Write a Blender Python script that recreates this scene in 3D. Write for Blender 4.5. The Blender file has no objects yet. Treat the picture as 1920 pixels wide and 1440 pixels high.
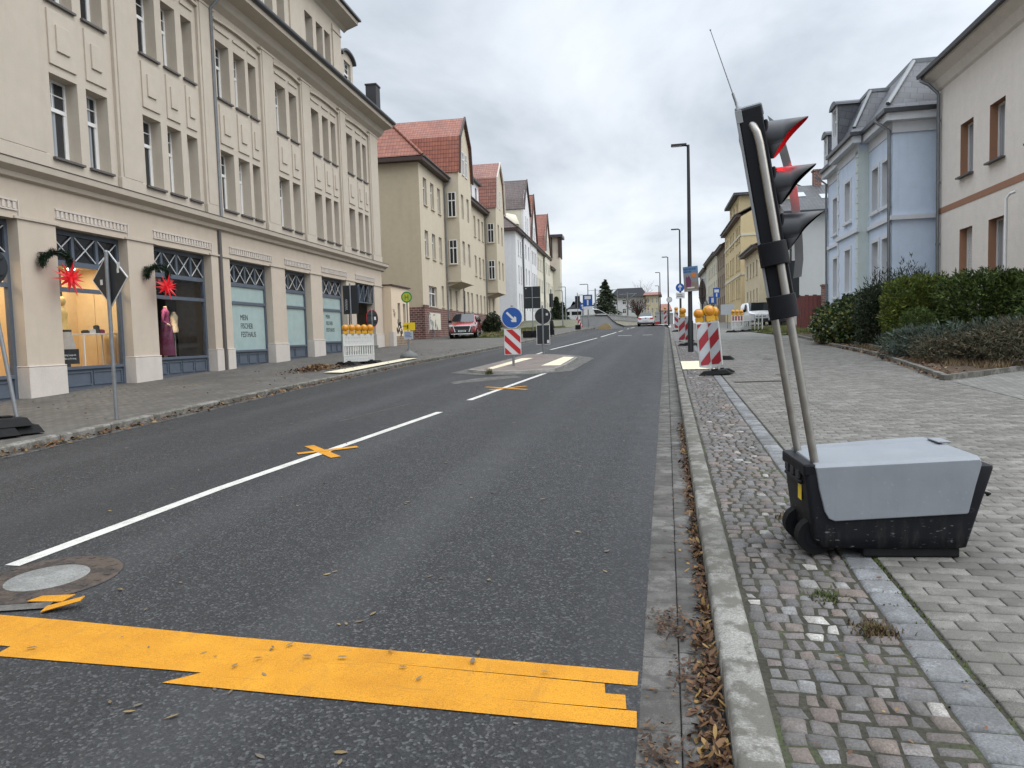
import bpy, math, random
import numpy as np
from mathutils import Vector, Matrix
R = math.radians
rnd = random.Random(7)
nrs = np.random.RandomState(11)
SC = bpy.context.scene
COL = SC.collection

# ------------------------------------------------------------------ camera
EYE = 1.55
cam_d = bpy.data.cameras.new('camera'); cam = bpy.data.objects.new('camera', cam_d); COL.objects.link(cam)
cam_d.sensor_width = 36.0; cam_d.lens = 25.5; cam_d.clip_start = .05; cam_d.clip_end = 3000
CR = Vector((.97769243, .20804032, -.02892644)); CD = Vector((-.01469098, -.06964903, -.99746338)); CF = Vector((-.2095273, .97563735, -.06503901))
cam.matrix_world = Matrix(((CR.x, -CD.x, -CF.x, 0), (CR.y, -CD.y, -CF.y, 0), (CR.z, -CD.z, -CF.z, EYE), (0, 0, 0, 1)))
SC.camera = cam
SC.render.resolution_x, SC.render.resolution_y = 1024, 768
SC.view_settings.view_transform = 'Standard'; SC.view_settings.look = 'None'; SC.view_settings.gamma = 1
SC.view_settings.exposure = .8
SC.cycles.max_bounces = 6; SC.cycles.transparent_max_bounces = 12; SC.cycles.caustics_reflective = False; SC.cycles.caustics_refractive = False

# ------------------------------------------------------------------ sky (overcast) and soft sun
SUN_EL, SUN_AZ = 44, 98     # azimuth of the sun direction, degrees from +Y towards +X
W = bpy.data.worlds.new('World'); SC.world = W; W.use_nodes = True
def world():
    nt = W.node_tree; N = nt.nodes; L = nt.links; N.clear()
    out = N.new('ShaderNodeOutputWorld'); bg = N.new('ShaderNodeBackground'); bg.inputs['Strength'].default_value = .1
    sky = N.new('ShaderNodeTexSky'); sky.sky_type = 'NISHITA'; sky.sun_disc = False
    sky.sun_elevation = R(SUN_EL); sky.sun_rotation = R(SUN_AZ); sky.air_density = 1.2; sky.dust_density = 3
    tc = N.new('ShaderNodeTexCoord'); sep = N.new('ShaderNodeSeparateXYZ'); L.new(tc.outputs['Generated'], sep.inputs[0])
    # project the view direction on a flat cloud layer
    mz = N.new('ShaderNodeMath'); mz.operation = 'MAXIMUM'; mz.inputs[1].default_value = .0; L.new(sep.outputs['Z'], mz.inputs[0])
    az = N.new('ShaderNodeMath'); az.operation = 'ADD'; az.inputs[1].default_value = .16; L.new(mz.outputs[0], az.inputs[0])
    dv = N.new('ShaderNodeVectorMath'); dv.operation = 'DIVIDE'; L.new(tc.outputs['Generated'], dv.inputs[0]); L.new(az.outputs[0], dv.inputs[1])
    mp = N.new('ShaderNodeMapping'); mp.inputs['Scale'].default_value = (.9, .62, 0); mp.inputs['Location'].default_value = (3.3, 1.7, 0); L.new(dv.outputs[0], mp.inputs[0])
    n1 = N.new('ShaderNodeTexNoise'); n1.inputs['Scale'].default_value = 1.15; n1.inputs['Detail'].default_value = 8; n1.inputs['Roughness'].default_value = .56; n1.inputs['Distortion'].default_value = .35
    L.new(mp.outputs[0], n1.inputs['Vector'])
    cr = N.new('ShaderNodeValToRGB'); e = cr.color_ramp.elements
    e[0].position = .34; e[0].color = (3.7, 4.15, 4.65, 1); e[1].position = .68; e[1].color = (6.9, 7.2, 7.6, 1)
    x = cr.color_ramp.elements.new(.5); x.color = (5.4, 5.8, 6.3, 1)
    L.new(n1.outputs['Fac'], cr.inputs[0])
    # brighter towards the zenith (overcast), bright band low over the horizon
    zr_ = N.new('ShaderNodeValToRGB'); q = zr_.color_ramp.elements
    q[0].position = 0; q[0].color = (1.0, 1.0, 1.0, 1); q[1].position = 1; q[1].color = (2.7, 2.7, 2.7, 1)
    for p, v in ((.08, .93), (.22, .82), (.45, .88), (.62, 1.55)):
        y = zr_.color_ramp.elements.new(p); y.color = (v, v, v, 1)
    L.new(mz.outputs[0], zr_.inputs[0])
    ml = N.new('ShaderNodeMix'); ml.data_type = 'RGBA'; ml.blend_type = 'MULTIPLY'; ml.inputs['Factor'].default_value = 1
    L.new(cr.outputs[0], ml.inputs['A']); L.new(zr_.outputs[0], ml.inputs['B'])
    # the cloud deck glows towards the hidden sun
    dp = N.new('ShaderNodeVectorMath'); dp.operation = 'DOT_PRODUCT'; L.new(tc.outputs['Generated'], dp.inputs[0]); dp.inputs[1].default_value = (math.sin(R(SUN_AZ)) * math.cos(R(SUN_EL)), math.cos(R(SUN_AZ)) * math.cos(R(SUN_EL)), math.sin(R(SUN_EL)))
    gl = N.new('ShaderNodeMapRange'); gl.inputs['From Min'].default_value = -.35; gl.inputs['From Max'].default_value = 1; gl.inputs['To Min'].default_value = .88; gl.inputs['To Max'].default_value = 1.35; L.new(dp.outputs['Value'], gl.inputs['Value'])
    ml2 = N.new('ShaderNodeMix'); ml2.data_type = 'RGBA'; ml2.blend_type = 'MULTIPLY'; ml2.inputs['Factor'].default_value = 1; L.new(ml.outputs['Result'], ml2.inputs['A']); L.new(gl.outputs['Result'], ml2.inputs['B']); ml = ml2
    mx = N.new('ShaderNodeMix'); mx.data_type = 'RGBA'; mx.inputs['Factor'].default_value = .9
    L.new(sky.outputs[0], mx.inputs['A']); L.new(ml.outputs['Result'], mx.inputs['B'])
    L.new(mx.outputs['Result'], bg.inputs['Color']); L.new(bg.outputs[0], out.inputs['Surface'])
world()
sun_d = bpy.data.lights.new('sun', 'SUN'); sun = bpy.data.objects.new('sun', sun_d); COL.objects.link(sun)
sun_d.energy = .85; sun_d.angle = R(60); sun_d.color = (1, .97, .93)
_sd = Vector((math.sin(R(SUN_AZ)) * math.cos(R(SUN_EL)), math.cos(R(SUN_AZ)) * math.cos(R(SUN_EL)), math.sin(R(SUN_EL))))
sun.rotation_euler = _sd.to_track_quat('Z', 'Y').to_euler(); sun.location = (0, 0, 40)

# ------------------------------------------------------------------ materials
MATS = {}
class NT:
    def __init__(s, name):
        s.m = bpy.data.materials.new(name); s.m.use_nodes = True; s.t = s.m.node_tree; s.N = s.t.nodes; s.L = s.t.links
        s.b = s.N['Principled BSDF']; s.out = s.N['Material Output']; MATS[name] = s.m
    def n(s, typ, **kw):
        x = s.N.new('ShaderNode' + typ)
        for k, v in kw.items():
            if k in x.inputs: x.inputs[k].default_value = v
            else: setattr(x, k, v)
        return x
    def l(s, a, b): s.L.new(a, b)
    def noise(s, vec, scale, detail=4, rough=.55, dist=0):
        x = s.n('TexNoise'); x.inputs['Scale'].default_value = scale; x.inputs['Detail'].default_value = detail; x.inputs['Roughness'].default_value = rough; x.inputs['Distortion'].default_value = dist
        if vec is not None: s.l(vec, x.inputs['Vector'])
        return x.outputs['Fac']
    def ramp(s, fac, stops):
        x = s.n('ValToRGB'); e = x.color_ramp.elements
        while len(e) > 1: e.remove(e[-1])
        e[0].position = stops[0][0]; e[0].color = c4(stops[0][1])
        for p, c in stops[1:]: q = e.new(p); q.color = c4(c)
        s.l(fac, x.inputs[0]); return x.outputs['Color']
    def mix(s, fac, a, b, mode='MIX'):
        x = s.n('Mix'); x.data_type = 'RGBA'; x.blend_type = mode
        for sock, v in (('Factor', fac), ('A', a), ('B', b)):
            if isinstance(v, (int, float)): x.inputs[sock].default_value = v
            elif isinstance(v, tuple): x.inputs[sock].default_value = c4(v)
            else: s.l(v, x.inputs[sock])
        return x.outputs['Result']
    def math(s, op, a, b=None, c=None):
        x = s.n('Math'); x.operation = op
        for i, v in enumerate((a, b, c)):
            if v is None: continue
            if isinstance(v, (int, float)): x.inputs[i].default_value = v
            else: s.l(v, x.inputs[i])
        return x.outputs[0]
    def col(s, c):
        if isinstance(c, tuple): s.b.inputs['Base Color'].default_value = c4(c)
        else: s.l(c, s.b.inputs['Base Color'])
    def rough(s, r):
        if isinstance(r, (int, float)): s.b.inputs['Roughness'].default_value = r
        else: s.l(r, s.b.inputs['Roughness'])
    def spec(s, v): s.b.inputs['Specular IOR Level'].default_value = v
    def metal(s, v): s.b.inputs['Metallic'].default_value = v
    def bump(s, h, strength=.3, dist=.01):
        x = s.n('Bump'); x.inputs['Strength'].default_value = strength; x.inputs['Distance'].default_value = dist
        s.l(h, x.inputs['Height']); s.l(x.outputs[0], s.b.inputs['Normal'])
    def obj(s): return s.n('TexCoord').outputs['Object']
    def uv(s): return s.n('TexCoord').outputs['UV']
    def island(s): return s.n('NewGeometry').outputs['Random Per Island']
    def pos(s): return s.n('NewGeometry').outputs['Position']
    def mapping(s, vec, scale=(1, 1, 1), loc=(0, 0, 0), rot=(0, 0, 0)):
        x = s.n('Mapping'); x.inputs['Scale'].default_value = scale; x.inputs['Location'].default_value = loc; x.inputs['Rotation'].default_value = rot
        s.l(vec, x.inputs[0]); return x.outputs[0]
def c4(c):
    if isinstance(c, (int, float)): return (c, c, c, 1)
    return tuple(c) + (1,) if len(c) == 3 else tuple(c)
def scale3(c, k): return tuple(x * k for x in c[:3])

def m_plain(name, c, rough=.55, metal=0, spec=.5, var=.12, vs=6, bump=0):
    t = NT(name); o = t.obj()
    f = t.noise(o, vs, 5, .6)
    t.col(t.ramp(f, [(.3, scale3(c, 1 - var)), (.7, scale3(c, 1 + var))])); t.metal(metal); t.spec(spec)
    t.rough(t.math('MULTIPLY_ADD', f, .2, rough - .1))
    if bump: t.bump(t.noise(o, vs * 8, 3), bump, .004)
    return t.m
def m_stucco(name, c, grain=90, var=.08, dirt=.135, bump=.35):
    t = NT(name); o = t.obj()
    big = t.noise(o, .35, 5, .6); mid = t.noise(o, 3.2, 4, .6); fine = t.noise(o, grain, 2, .6)
    st = t.noise(t.mapping(o, (1.1, 1.1, .12)), 1.6, 4, .65)
    a = t.ramp(mid, [(.3, scale3(c, 1 - var)), (.7, scale3(c, 1 + var))])
    a = t.mix(t.ramp(big, [(.42, 0.), (.75, dirt * 2.2)]), a, scale3(c, .72))
    a = t.mix(t.ramp(st, [(.5, 0.), (.78, dirt * 3.2)]), a, scale3((c[0] * .95, c[1] * .93, c[2] * .9), .66))
    st2 = t.noise(t.mapping(o, (5.5, 5.5, .22)), 1.3, 5, .7); a = t.mix(t.ramp(st2, [(.56, 0.), (.74, dirt * 2.6)]), a, scale3((c[0] * .96, c[1] * .95, c[2] * .93), .62))
    pt = t.n('TexVoronoi'); pt.inputs['Scale'].default_value = .38; t.l(o, pt.inputs['Vector']); sc_ = t.n('SeparateColor'); t.l(pt.outputs['Color'], sc_.inputs[0]); a = t.mix(t.ramp(sc_.outputs[0], [(.0, .12), (.45, 0.)]), a, scale3(c, 1.16))
    a = t.mix(.5, a, t.ramp(fine, [(.3, scale3(c, .86)), (.7, scale3(c, 1.1))]), 'MIX')
    t.col(a); t.rough(.9); t.spec(.2); t.bump(fine, bump, .008); return t.m
def m_glossy(name, c, rough=.25, coat=0, spec=.5, metal=0):
    t = NT(name); f = t.noise(t.obj(), 3, 4, .6)
    t.col(t.ramp(f, [(.3, scale3(c, .93)), (.7, scale3(c, 1.06))])); t.rough(t.math('MULTIPLY_ADD', f, .14, rough - .06)); t.spec(spec); t.metal(metal)
    if coat: t.b.inputs['Coat Weight'].default_value = coat; t.b.inputs['Coat Roughness'].default_value = .06
    return t.m
def m_emit(name, c, st):
    t = NT(name); t.b.inputs['Emission Color'].default_value = c4(c); t.b.inputs['Emission Strength'].default_value = st; t.col(c); return t.m
def m_tiles(name, c1, c2, rowh=.34, colw=.22, gl=.55):
    """clay roof tiles laid in courses, from the mesh's metre UVs"""
    t = NT(name); uv = t.uv(); s = t.n('SeparateXYZ'); t.l(uv, s.inputs[0])
    v = t.math('DIVIDE', s.outputs['Y'], rowh); u = t.math('DIVIDE', s.outputs['X'], colw)
    fv = t.math('FRACT', v); fu = t.math('FRACT', u)
    cx = t.n('CombineXYZ'); t.l(t.math('FLOOR', u), cx.inputs[0]); t.l(t.math('FLOOR', v), cx.inputs[1])
    wn = t.n('TexWhiteNoise'); t.l(cx.outputs[0], wn.inputs['Vector'])
    wav = t.math('SINE', t.math('MULTIPLY', fu, math.pi)); h = t.math('ADD', t.math('MULTIPLY', wav, .55), t.math('MULTIPLY', t.math('SUBTRACT', 1., fv), .9))
    big = t.noise(t.obj(), .6, 4, .6)
    a = t.mix(wn.outputs['Value'], c1, c2); a = t.mix(t.ramp(big, [(.45, 0.), (.75, .45)]), a, scale3(c1, .6))
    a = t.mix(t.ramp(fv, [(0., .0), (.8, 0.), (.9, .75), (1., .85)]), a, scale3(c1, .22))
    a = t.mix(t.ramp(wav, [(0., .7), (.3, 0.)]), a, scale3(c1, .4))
    t.col(a); t.rough(gl); t.bump(h, .8, .04); return t.m
def m_slate(name, c):
    t = NT(name); uv = t.mapping(t.uv(), (1, 1, 1), (0, 0, 0), (0, 0, R(14)))
    br = t.n('TexBrick'); br.inputs['Scale'].default_value = 1; br.inputs['Brick Width'].default_value = .42; br.inputs['Row Height'].default_value = .3; br.inputs['Mortar Size'].default_value = .012
    t.l(uv, br.inputs['Vector']); br.inputs['Color1'].default_value = c4(scale3(c, .75)); br.inputs['Color2'].default_value = c4(scale3(c, 1.3)); br.inputs['Mortar'].default_value = c4(scale3(c, .25))
    t.col(t.mix(.25, br.outputs['Color'], t.ramp(t.noise(t.obj(), 4, 4), [(.3, scale3(c, .6)), (.7, scale3(c, 1.5))]))); t.rough(.5); t.bump(br.outputs['Fac'], -.6, .01); return t.m
def m_brick(name, c1, c2, mort, w=.25, h=.077, ms=.012):
    t = NT(name); br = t.n('TexBrick'); br.inputs['Scale'].default_value = 1; br.inputs['Brick Width'].default_value = w; br.inputs['Row Height'].default_value = h; br.inputs['Mortar Size'].default_value = ms; br.inputs['Bias'].default_value = -.1
    t.l(t.uv(), br.inputs['Vector']); br.inputs['Color1'].default_value = c4(c1); br.inputs['Color2'].default_value = c4(c2); br.inputs['Mortar'].default_value = c4(mort)
    d = t.ramp(t.noise(t.obj(), 1.4, 5), [(.4, 0.), (.8, .5)])
    t.col(t.mix(d, br.outputs['Color'], scale3(c1, .55))); t.rough(.85); t.bump(br.outputs['Fac'], -.5, .008); return t.m
def m_glass(name, tint=(.02, .022, .025), curtain=None):
    """window pane of a dim room: dark, mirror-like; a drawn curtain behind it where given"""
    t = NT(name); o = t.obj()
    if curtain is None: t.col(tint)
    else:
        oi = t.n('ObjectInfo').outputs['Random']; s = t.n('SeparateXYZ'); t.l(t.n('TexCoord').outputs['Generated'], s.inputs[0])
        fold = t.math('SINE', t.math('MULTIPLY', s.outputs['X'], 40.)); lv = t.math('GREATER_THAN', s.outputs['X'], t.math('MULTIPLY', oi, 1.3))
        c = t.mix(t.math('MULTIPLY_ADD', fold, .25, .4), curtain, scale3(curtain, .45)); t.col(t.mix(lv, c, tint))
    t.rough(.05); t.spec(.5); t.b.inputs['Coat Weight'].default_value = .12; t.b.inputs['Coat Roughness'].default_value = .02; return t.m
def m_clear(name):
    t = NT(name); tr = t.n('BsdfTransparent'); gl = t.n('BsdfGlossy'); gl.inputs['Roughness'].default_value = .02
    lw = t.n('LayerWeight'); lw.inputs['Blend'].default_value = .12; mx = t.n('MixShader')
    t.l(t.math('MULTIPLY_ADD', lw.outputs['Fresnel'], .55, .02), mx.inputs[0]); t.l(tr.outputs[0], mx.inputs[1]); t.l(gl.outputs[0], mx.inputs[2]); t.l(mx.outputs[0], t.out.inputs['Surface']); return t.m
def m_leaf(name, cols, rough=.6, trans=.0):
    t = NT(name); i = t.island(); n = len(cols)
    t.col(t.ramp(i, [(k / max(1, n - 1), c) for k, c in enumerate(cols)])); t.rough(rough); t.spec(.3); return t.m
def m_asphalt():
    t = NT('asphalt'); p = t.pos()
    fine = t.n('TexVoronoi'); fine.inputs['Scale'].default_value = 88; t.l(p, fine.inputs['Vector'])
    f2 = t.noise(p, 210, 2, .5); mid = t.noise(p, 5, 4, .6); big = t.noise(t.mapping(p, (1, .22, 1)), .55, 5, .6)
    sp = t.n('SeparateColor'); t.l(fine.outputs['Color'], sp.inputs[0])
    a = t.ramp(sp.outputs[0], [(0., (.0115, .0117, .0122)), (.5, (.022, .0223, .023)), (.8, (.038, .0383, .0388)), (1., (.12, .12, .12))])
    a = t.mix(.35, a, t.ramp(f2, [(.3, (.009, .0092, .0098)), (.7, (.054, .0545, .0555))]))
    a = t.mix(t.ramp(big, [(.35, .55), (.5, 0.), (.68, 0.), (.8, .3)]), a, t.ramp(big, [(.45, (.024, .0245, .026)), (.55, (.068, .068, .068))]))
    a = t.mix(t.ramp(mid, [(.6, 0.), (.75, .25)]), a, (.066, .065, .062))
    # wheel tracks polished a little paler
    s = t.n('SeparateXYZ'); t.l(p, s.inputs[0])
    w = t.math('SINE', t.math('MULTIPLY', t.math('ADD', s.outputs['X'], .55), 3.6)); 
    a = t.mix(t.math('MULTIPLY', t.ramp(w, [(.25, 0.), (1., .26)]), t.ramp(big, [(.3, .2), (.6, 1.)])), a, (.075, .0755, .077))
    gum = t.n('TexVoronoi'); gum.inputs['Scale'].default_value = 2.3; gum.inputs['Randomness'].default_value = 1; t.l(p, gum.inputs['Vector']); gs = t.n('SeparateColor'); t.l(gum.outputs['Color'], gs.inputs[0])
    g1 = t.math('LESS_THAN', gum.outputs['Distance'], t.math('MULTIPLY_ADD', gs.outputs[1], .07, .015)); g2 = t.math('GREATER_THAN', gs.outputs[0], .62); a = t.mix(t.math('MULTIPLY', t.math('MULTIPLY', g1, g2), .55), a, t.ramp(gs.outputs[2], [(0., (.028, .027, .026)), (.4, (.10, .1, .095)), (1., (.16, .155, .145))]))
    t.col(a); t.rough(t.math('MULTIPLY_ADD', mid, .25, .62)); t.spec(.3)
    t.bump(t.math('ADD', fine.outputs['Distance'], t.math('MULTIPLY', f2, .6)), .7, .006); return t.m
def m_stone(name, stops, fine=140, rough=.75, stain=.5, stcol=(.06, .06, .05), joint=None):
    """stones coloured one by one (random per island) with a grainy face and blotchy stains"""
    t = NT(name); p = t.pos(); i = t.island()
    a = t.ramp(i, stops); g = t.noise(p, fine, 3, .7); b = t.noise(p, 7, 5, .65); b2 = t.noise(p, 1.3, 4, .6)
    a = t.mix(.6, a, t.ramp(g, [(.3, .35), (.5, 1.), (.7, 1.8)]), 'MULTIPLY')
    a = t.mix(t.ramp(b, [(.44, 0.), (.54, stain)]), a, stcol); a = t.mix(t.ramp(b2, [(.45, 0.), (.7, stain * .6)]), a, stcol)
    t.col(a); t.rough(t.math('MULTIPLY_ADD', b, .2, rough - .05)); t.spec(.25); t.bump(g, .3, .003); return t.m
def m_ground(name, stops, scale=3, rough=.95, fine=60, bump=.5):
    t = NT(name); p = t.pos(); a = t.ramp(t.noise(p, scale, 6, .65), stops)
    a = t.mix(.5, a, t.ramp(t.noise(p, fine, 3, .6), [(.3, .4), (.7, 1.7)]), 'MULTIPLY'); t.col(a); t.rough(rough); t.spec(.2); t.bump(t.noise(p, fine, 4, .6), bump, .015); return t.m
def m_pavefar(name, w, h, c, mort, rot=0, stain=.45):
    t = NT(name); p = t.mapping(t.pos(), (1, 1, 1), (0, 0, 0), (0, 0, rot)); br = t.n('TexBrick'); br.inputs['Scale'].default_value = 1; br.inputs['Brick Width'].default_value = w; br.inputs['Row Height'].default_value = h; br.inputs['Mortar Size'].default_value = .006
    t.l(p, br.inputs['Vector']); br.inputs['Color1'].default_value = c4(scale3(c, .78)); br.inputs['Color2'].default_value = c4(scale3(c, 1.2)); br.inputs['Mortar'].default_value = c4(mort)
    p2 = t.pos(); a = t.mix(t.ramp(t.noise(p2, .8, 6, .65), [(.42, 0.), (.65, stain)]), br.outputs['Color'], scale3(c, .5)); a = t.mix(t.ramp(t.noise(p2, 9, 4, .65), [(.5, 0.), (.7, stain * .6)]), a, scale3(c, .55))
    t.col(a); t.rough(.8); t.spec(.3); t.bump(br.outputs['Fac'], -.5, .006); return t.m

def m_tape():
    t = NT('yellow_road_tape'); p = t.pos(); g = t.noise(p, 190, 3, .6); b = t.noise(p, 3.5, 5, .65); sk = t.noise(t.mapping(p, (7, .9, 1)), 2.2, 5, .7); w = t.noise(t.mapping(p, (1.2, 14, 1)), 2, 3, .6)
    a = t.ramp(b, [(.3, (.45, .19, .0085)), (.7, (.57, .258, .013))]); a = t.mix(.55, a, t.ramp(g, [(.32, .45), (.5, 1.), (.68, 1.35)]), 'MULTIPLY')
    a = t.mix(t.ramp(sk, [(.55, 0.), (.75, .45)]), a, (.26, .13, .03)); a = t.mix(t.ramp(t.noise(p, 14, 6, .7), [(.6, 0.), (.72, .5)]), a, (.16, .095, .04)); a = t.mix(t.ramp(w, [(.66, 0.), (.72, .4)]), a, (.3, .14, .02))
    t.col(a); t.rough(.7); t.spec(.3); t.bump(t.math('ADD', t.math('MULTIPLY', g, 1.2), t.math('MULTIPLY', w, 1.5)), .6, .006); return t.m
def m_lid():
    t = NT('grey_lid_plastic'); o = t.obj(); b = t.noise(o, 3.5, 5, .65); f = t.noise(o, 45, 3, .7); s_ = t.noise(t.mapping(o, (14, 14, 1.2)), 2, 5, .7); sx = t.n('SeparateXYZ'); t.l(o, sx.inputs[0])
    a = t.ramp(b, [(.3, (.195, .212, .232)), (.7, (.235, .252, .272))]); a = t.mix(t.ramp(f, [(.62, 0.), (.75, .35)]), a, (.38, .39, .4)); a = t.mix(t.math('MULTIPLY', t.ramp(s_, [(.52, 0.), (.75, .4)]), t.ramp(sx.outputs['Z'], [(.2, 1.), (.5, .35)])), a, (.15, .15, .145)); a = t.mix(t.ramp(t.noise(o, 8, 6, .75), [(.6, 0.), (.75, .35)]), a, (.17, .165, .15))
    t.col(a); t.rough(t.math('MULTIPLY_ADD', b, .3, .36)); t.spec(.4); t.bump(t.noise(o, 160, 2), .06, .002); return t.m
M = {}
M['asphalt'] = m_asphalt()
M['stucco'] = m_stucco('beige_stucco', (.495, .438, .365)); M['stucco_low'] = m_stucco('sand_stucco', (.515, .443, .36)); M['stucco_trim'] = m_stucco('trim_stucco', (.485, .428, .355), 60)
M['plinth'] = m_stucco('plinth_stone', (.56, .51, .46), 40, .1, .2)
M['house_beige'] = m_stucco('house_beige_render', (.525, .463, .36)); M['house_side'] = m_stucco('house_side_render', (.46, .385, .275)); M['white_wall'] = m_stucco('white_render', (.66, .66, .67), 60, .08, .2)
M['pale_wall'] = m_stucco('pale_render', (.6, .57, .47)); M['yellow_wall'] = m_stucco('yellow_render', (.60, .49, .29)); M['pale_yellow'] = m_stucco('pale_yellow_render', (.62, .54, .38)); M['brown_wall'] = m_stucco('brown_render', (.26, .21, .16)); M['grey_wall'] = m_stucco('grey_render', (.5, .51, .5), 60, .05, .1)
M['cream_wall'] = m_stucco('cream_render', (.74, .685, .625), 26, .09, .1, .8); M['blue_wall'] = m_stucco('blue_render', (.585, .675, .805)); M['mint'] = m_stucco('mint_render', (.57, .625, .60)); M['blue_trim'] = m_stucco('trim_white', (.62, .64, .67)); M['terracotta'] = m_stucco('terracotta_render', (.34, .185, .12))
M['annex'] = m_stucco('annex_render', (.66, .54, .40)); M['rubble'] = m_brick('rubble_stone', (.17, .11, .07), (.28, .19, .12), (.3, .26, .2), .22, .13, .016)
M['brick'] = m_brick('brown_brick', (.10, .036, .03), (.17, .07, .055), (.27, .21, .18), .34, .15, .02); M['redbrick'] = m_brick('red_brick', (.15, .045, .035), (.21, .075, .055), (.3, .26, .22), .25, .1, .015)
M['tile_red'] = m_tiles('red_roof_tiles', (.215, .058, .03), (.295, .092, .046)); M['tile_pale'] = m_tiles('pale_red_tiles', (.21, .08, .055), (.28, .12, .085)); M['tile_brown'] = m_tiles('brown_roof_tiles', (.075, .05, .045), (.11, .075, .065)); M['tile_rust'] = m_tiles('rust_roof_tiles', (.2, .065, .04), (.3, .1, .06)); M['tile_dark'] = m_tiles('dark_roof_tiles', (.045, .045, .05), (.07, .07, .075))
M['slate'] = m_slate('grey_slate', (.085, .088, .1)); M['slate_far'] = m_plain('far_slate', (.022, .023, .026), .8, spec=.15)
M['gutter'] = m_plain('dark_gutter_metal', (.05, .053, .058), .4, .3); M['zinc'] = m_plain('zinc', (.19, .2, .21), .45, .6); M['fascia'] = m_plain('brown_fascia', (.05, .028, .022), .6)
M['frame_white'] = m_plain('white_window_frame', (.72, .72, .71), .35, var=.04); M['sill'] = m_plain('dark_sill', (.09, .08, .075), .5); M['shopframe'] = m_plain('slate_blue_paint', (.085, .105, .135), .4, var=.1); M['xbar'] = m_plain('white_cross_bar', (.55, .56, .57), .4, var=.03)
M['glass'] = m_glass('dark_pane'); M['glass_curtain'] = m_glass('curtained_pane', (.03, .032, .036), (.36, .39, .42)); M['clear'] = m_clear('shop_glass')
M['frosted'] = m_glossy('frosted_film', (.34, .44, .43), .12, .4)
M['black_plastic'] = m_plain('black_plastic', (.005, .0055, .008), .5, spec=.22, var=.3, vs=20); M['black_matte'] = m_plain('black_matte', (.018, .019, .021), .6); M['rubber_grey'] = m_plain('grey_rubber', (.14, .14, .135), .8); M['rubber'] = m_plain('rubber', (.013, .013, .0135), .85, spec=.2, var=.25, vs=14, bump=.3)
M['lid'] = m_lid(); M['steel'] = m_plain('stainless_steel', (.30, .285, .26), .36, .85, vs=14); M['galv'] = m_plain('galvanised_steel', (.22, .23, .24), .5, .55, vs=10); M['silver'] = m_plain('silver_edge', (.24, .245, .25), .5, .3)
M['lamp_black'] = m_plain('lamp_post_black', (.014, .015, .017), .45); M['signback'] = m_plain('sign_back_grey', (.018, .021, .024), .6); M['signwhite'] = m_plain('sign_white', (.60, .60, .59), .4, var=.03); M['signblue'] = m_plain('sign_blue', (.008, .075, .32), .35, var=.05); M['signred'] = m_plain('sign_red', (.42, .012, .014), .35, var=.08); M['darkred'] = m_plain('board_red', (.27, .012, .02), .35, var=.1); M['boardgrey'] = m_plain('board_reflective', (.40, .42, .435), .35, var=.05)
M['plastic_white'] = m_plain('white_plastic', (.50, .505, .485), .5, var=.07, vs=12); M['amber'] = m_glossy('amber_lens', (.58, .22, .006), .2, .5); M['amber_case'] = m_plain('yellow_lamp_case', (.55, .29, .01), .4, var=.08); M['signyellow'] = m_plain('sign_yellow', (.72, .50, .01), .4, var=.04); M['signgreen'] = m_plain('sign_green', (.02, .22, .06), .4)
M['concrete'] = m_ground('concrete', [(.3, (.3, .3, .29)), (.7, (.44, .44, .42))], 2, .85, 50, .3); M['concrete_wall'] = m_ground('concrete_wall', [(.3, (.29, .295, .3)), (.7, (.36, .365, .37))], .8, .85, 40, .2)
M['paint_white'] = m_ground('road_paint_white', [(.3, (.38, .37, .335)), (.55, (.52, .51, .47))], 6, .7, 160, .3); M['tape'] = m_tape()
M['tactile'] = m_ground('cream_tactile_slab', [(.3, (.55, .49, .35)), (.7, (.68, .62, .47))], 3, .8, 50, .3)
M['soil'] = m_ground('garden_soil', [(.3, (.04, .028, .02)), (.7, (.11, .08, .055))], 3); M['earth'] = m_ground('distant_ground', [(.35, (.10, .11, .07)), (.65, (.17, .16, .12))], .4); M['grass_base'] = m_ground('grass_soil', [(.3, (.05, .075, .02)), (.7, (.11, .12, .045))], 3)
M['joint'] = m_ground('mossy_joint', [(.3, (.025, .024, .018)), (.55, (.05, .048, .036)), (.75, (.05, .075, .02))], 2.2)
M['car_red'] = m_glossy('red_car_paint', (.27, .008, .014), .18, 1); M['car_silver'] = m_glossy('silver_car_paint', (.46, .47, .48), .22, 1, metal=.5); M['car_grey'] = m_glossy('grey_car_paint', (.16, .165, .17), .25, 1, metal=.4); M['car_white'] = m_glossy('white_car_paint', (.68, .69, .7), .25, 1); M['car_glass'] = m_glass('car_glass', (.015, .018, .02)); M['tyre'] = m_plain('tyre', (.009, .009, .0095), .85, spec=.2); M['chrome'] = m_plain('chrome_trim', (.7, .7, .7), .15, .9, var=.03); M['headlight'] = m_glossy('headlight_glass', (.6, .62, .64), .1, 1); M['taillight'] = m_glossy('taillight_red', (.4, .02, .02), .15, 1)
M['bark'] = m_plain('bark', (.07, .055, .042), .9, var=.3, vs=10); M['twig'] = m_plain('twig', (.13, .1, .08), .9)
M['skin_warm_lit'] = m_plain('mannequin_cream_warm_lit', (.72, .50, .17), .45); M['skin_wax'] = m_plain('mannequin_cream', (.62, .5, .32), .45); M['dress'] = m_plain('burgundy_cloth', (.17, .02, .075), .8, var=.2, vs=20); M['dress_dark'] = m_plain('plum_skirt', (.11, .018, .055), .8, var=.25, vs=14)  # bald mannequin's skin is yellowed: warm shop light mixed into its colour
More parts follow.
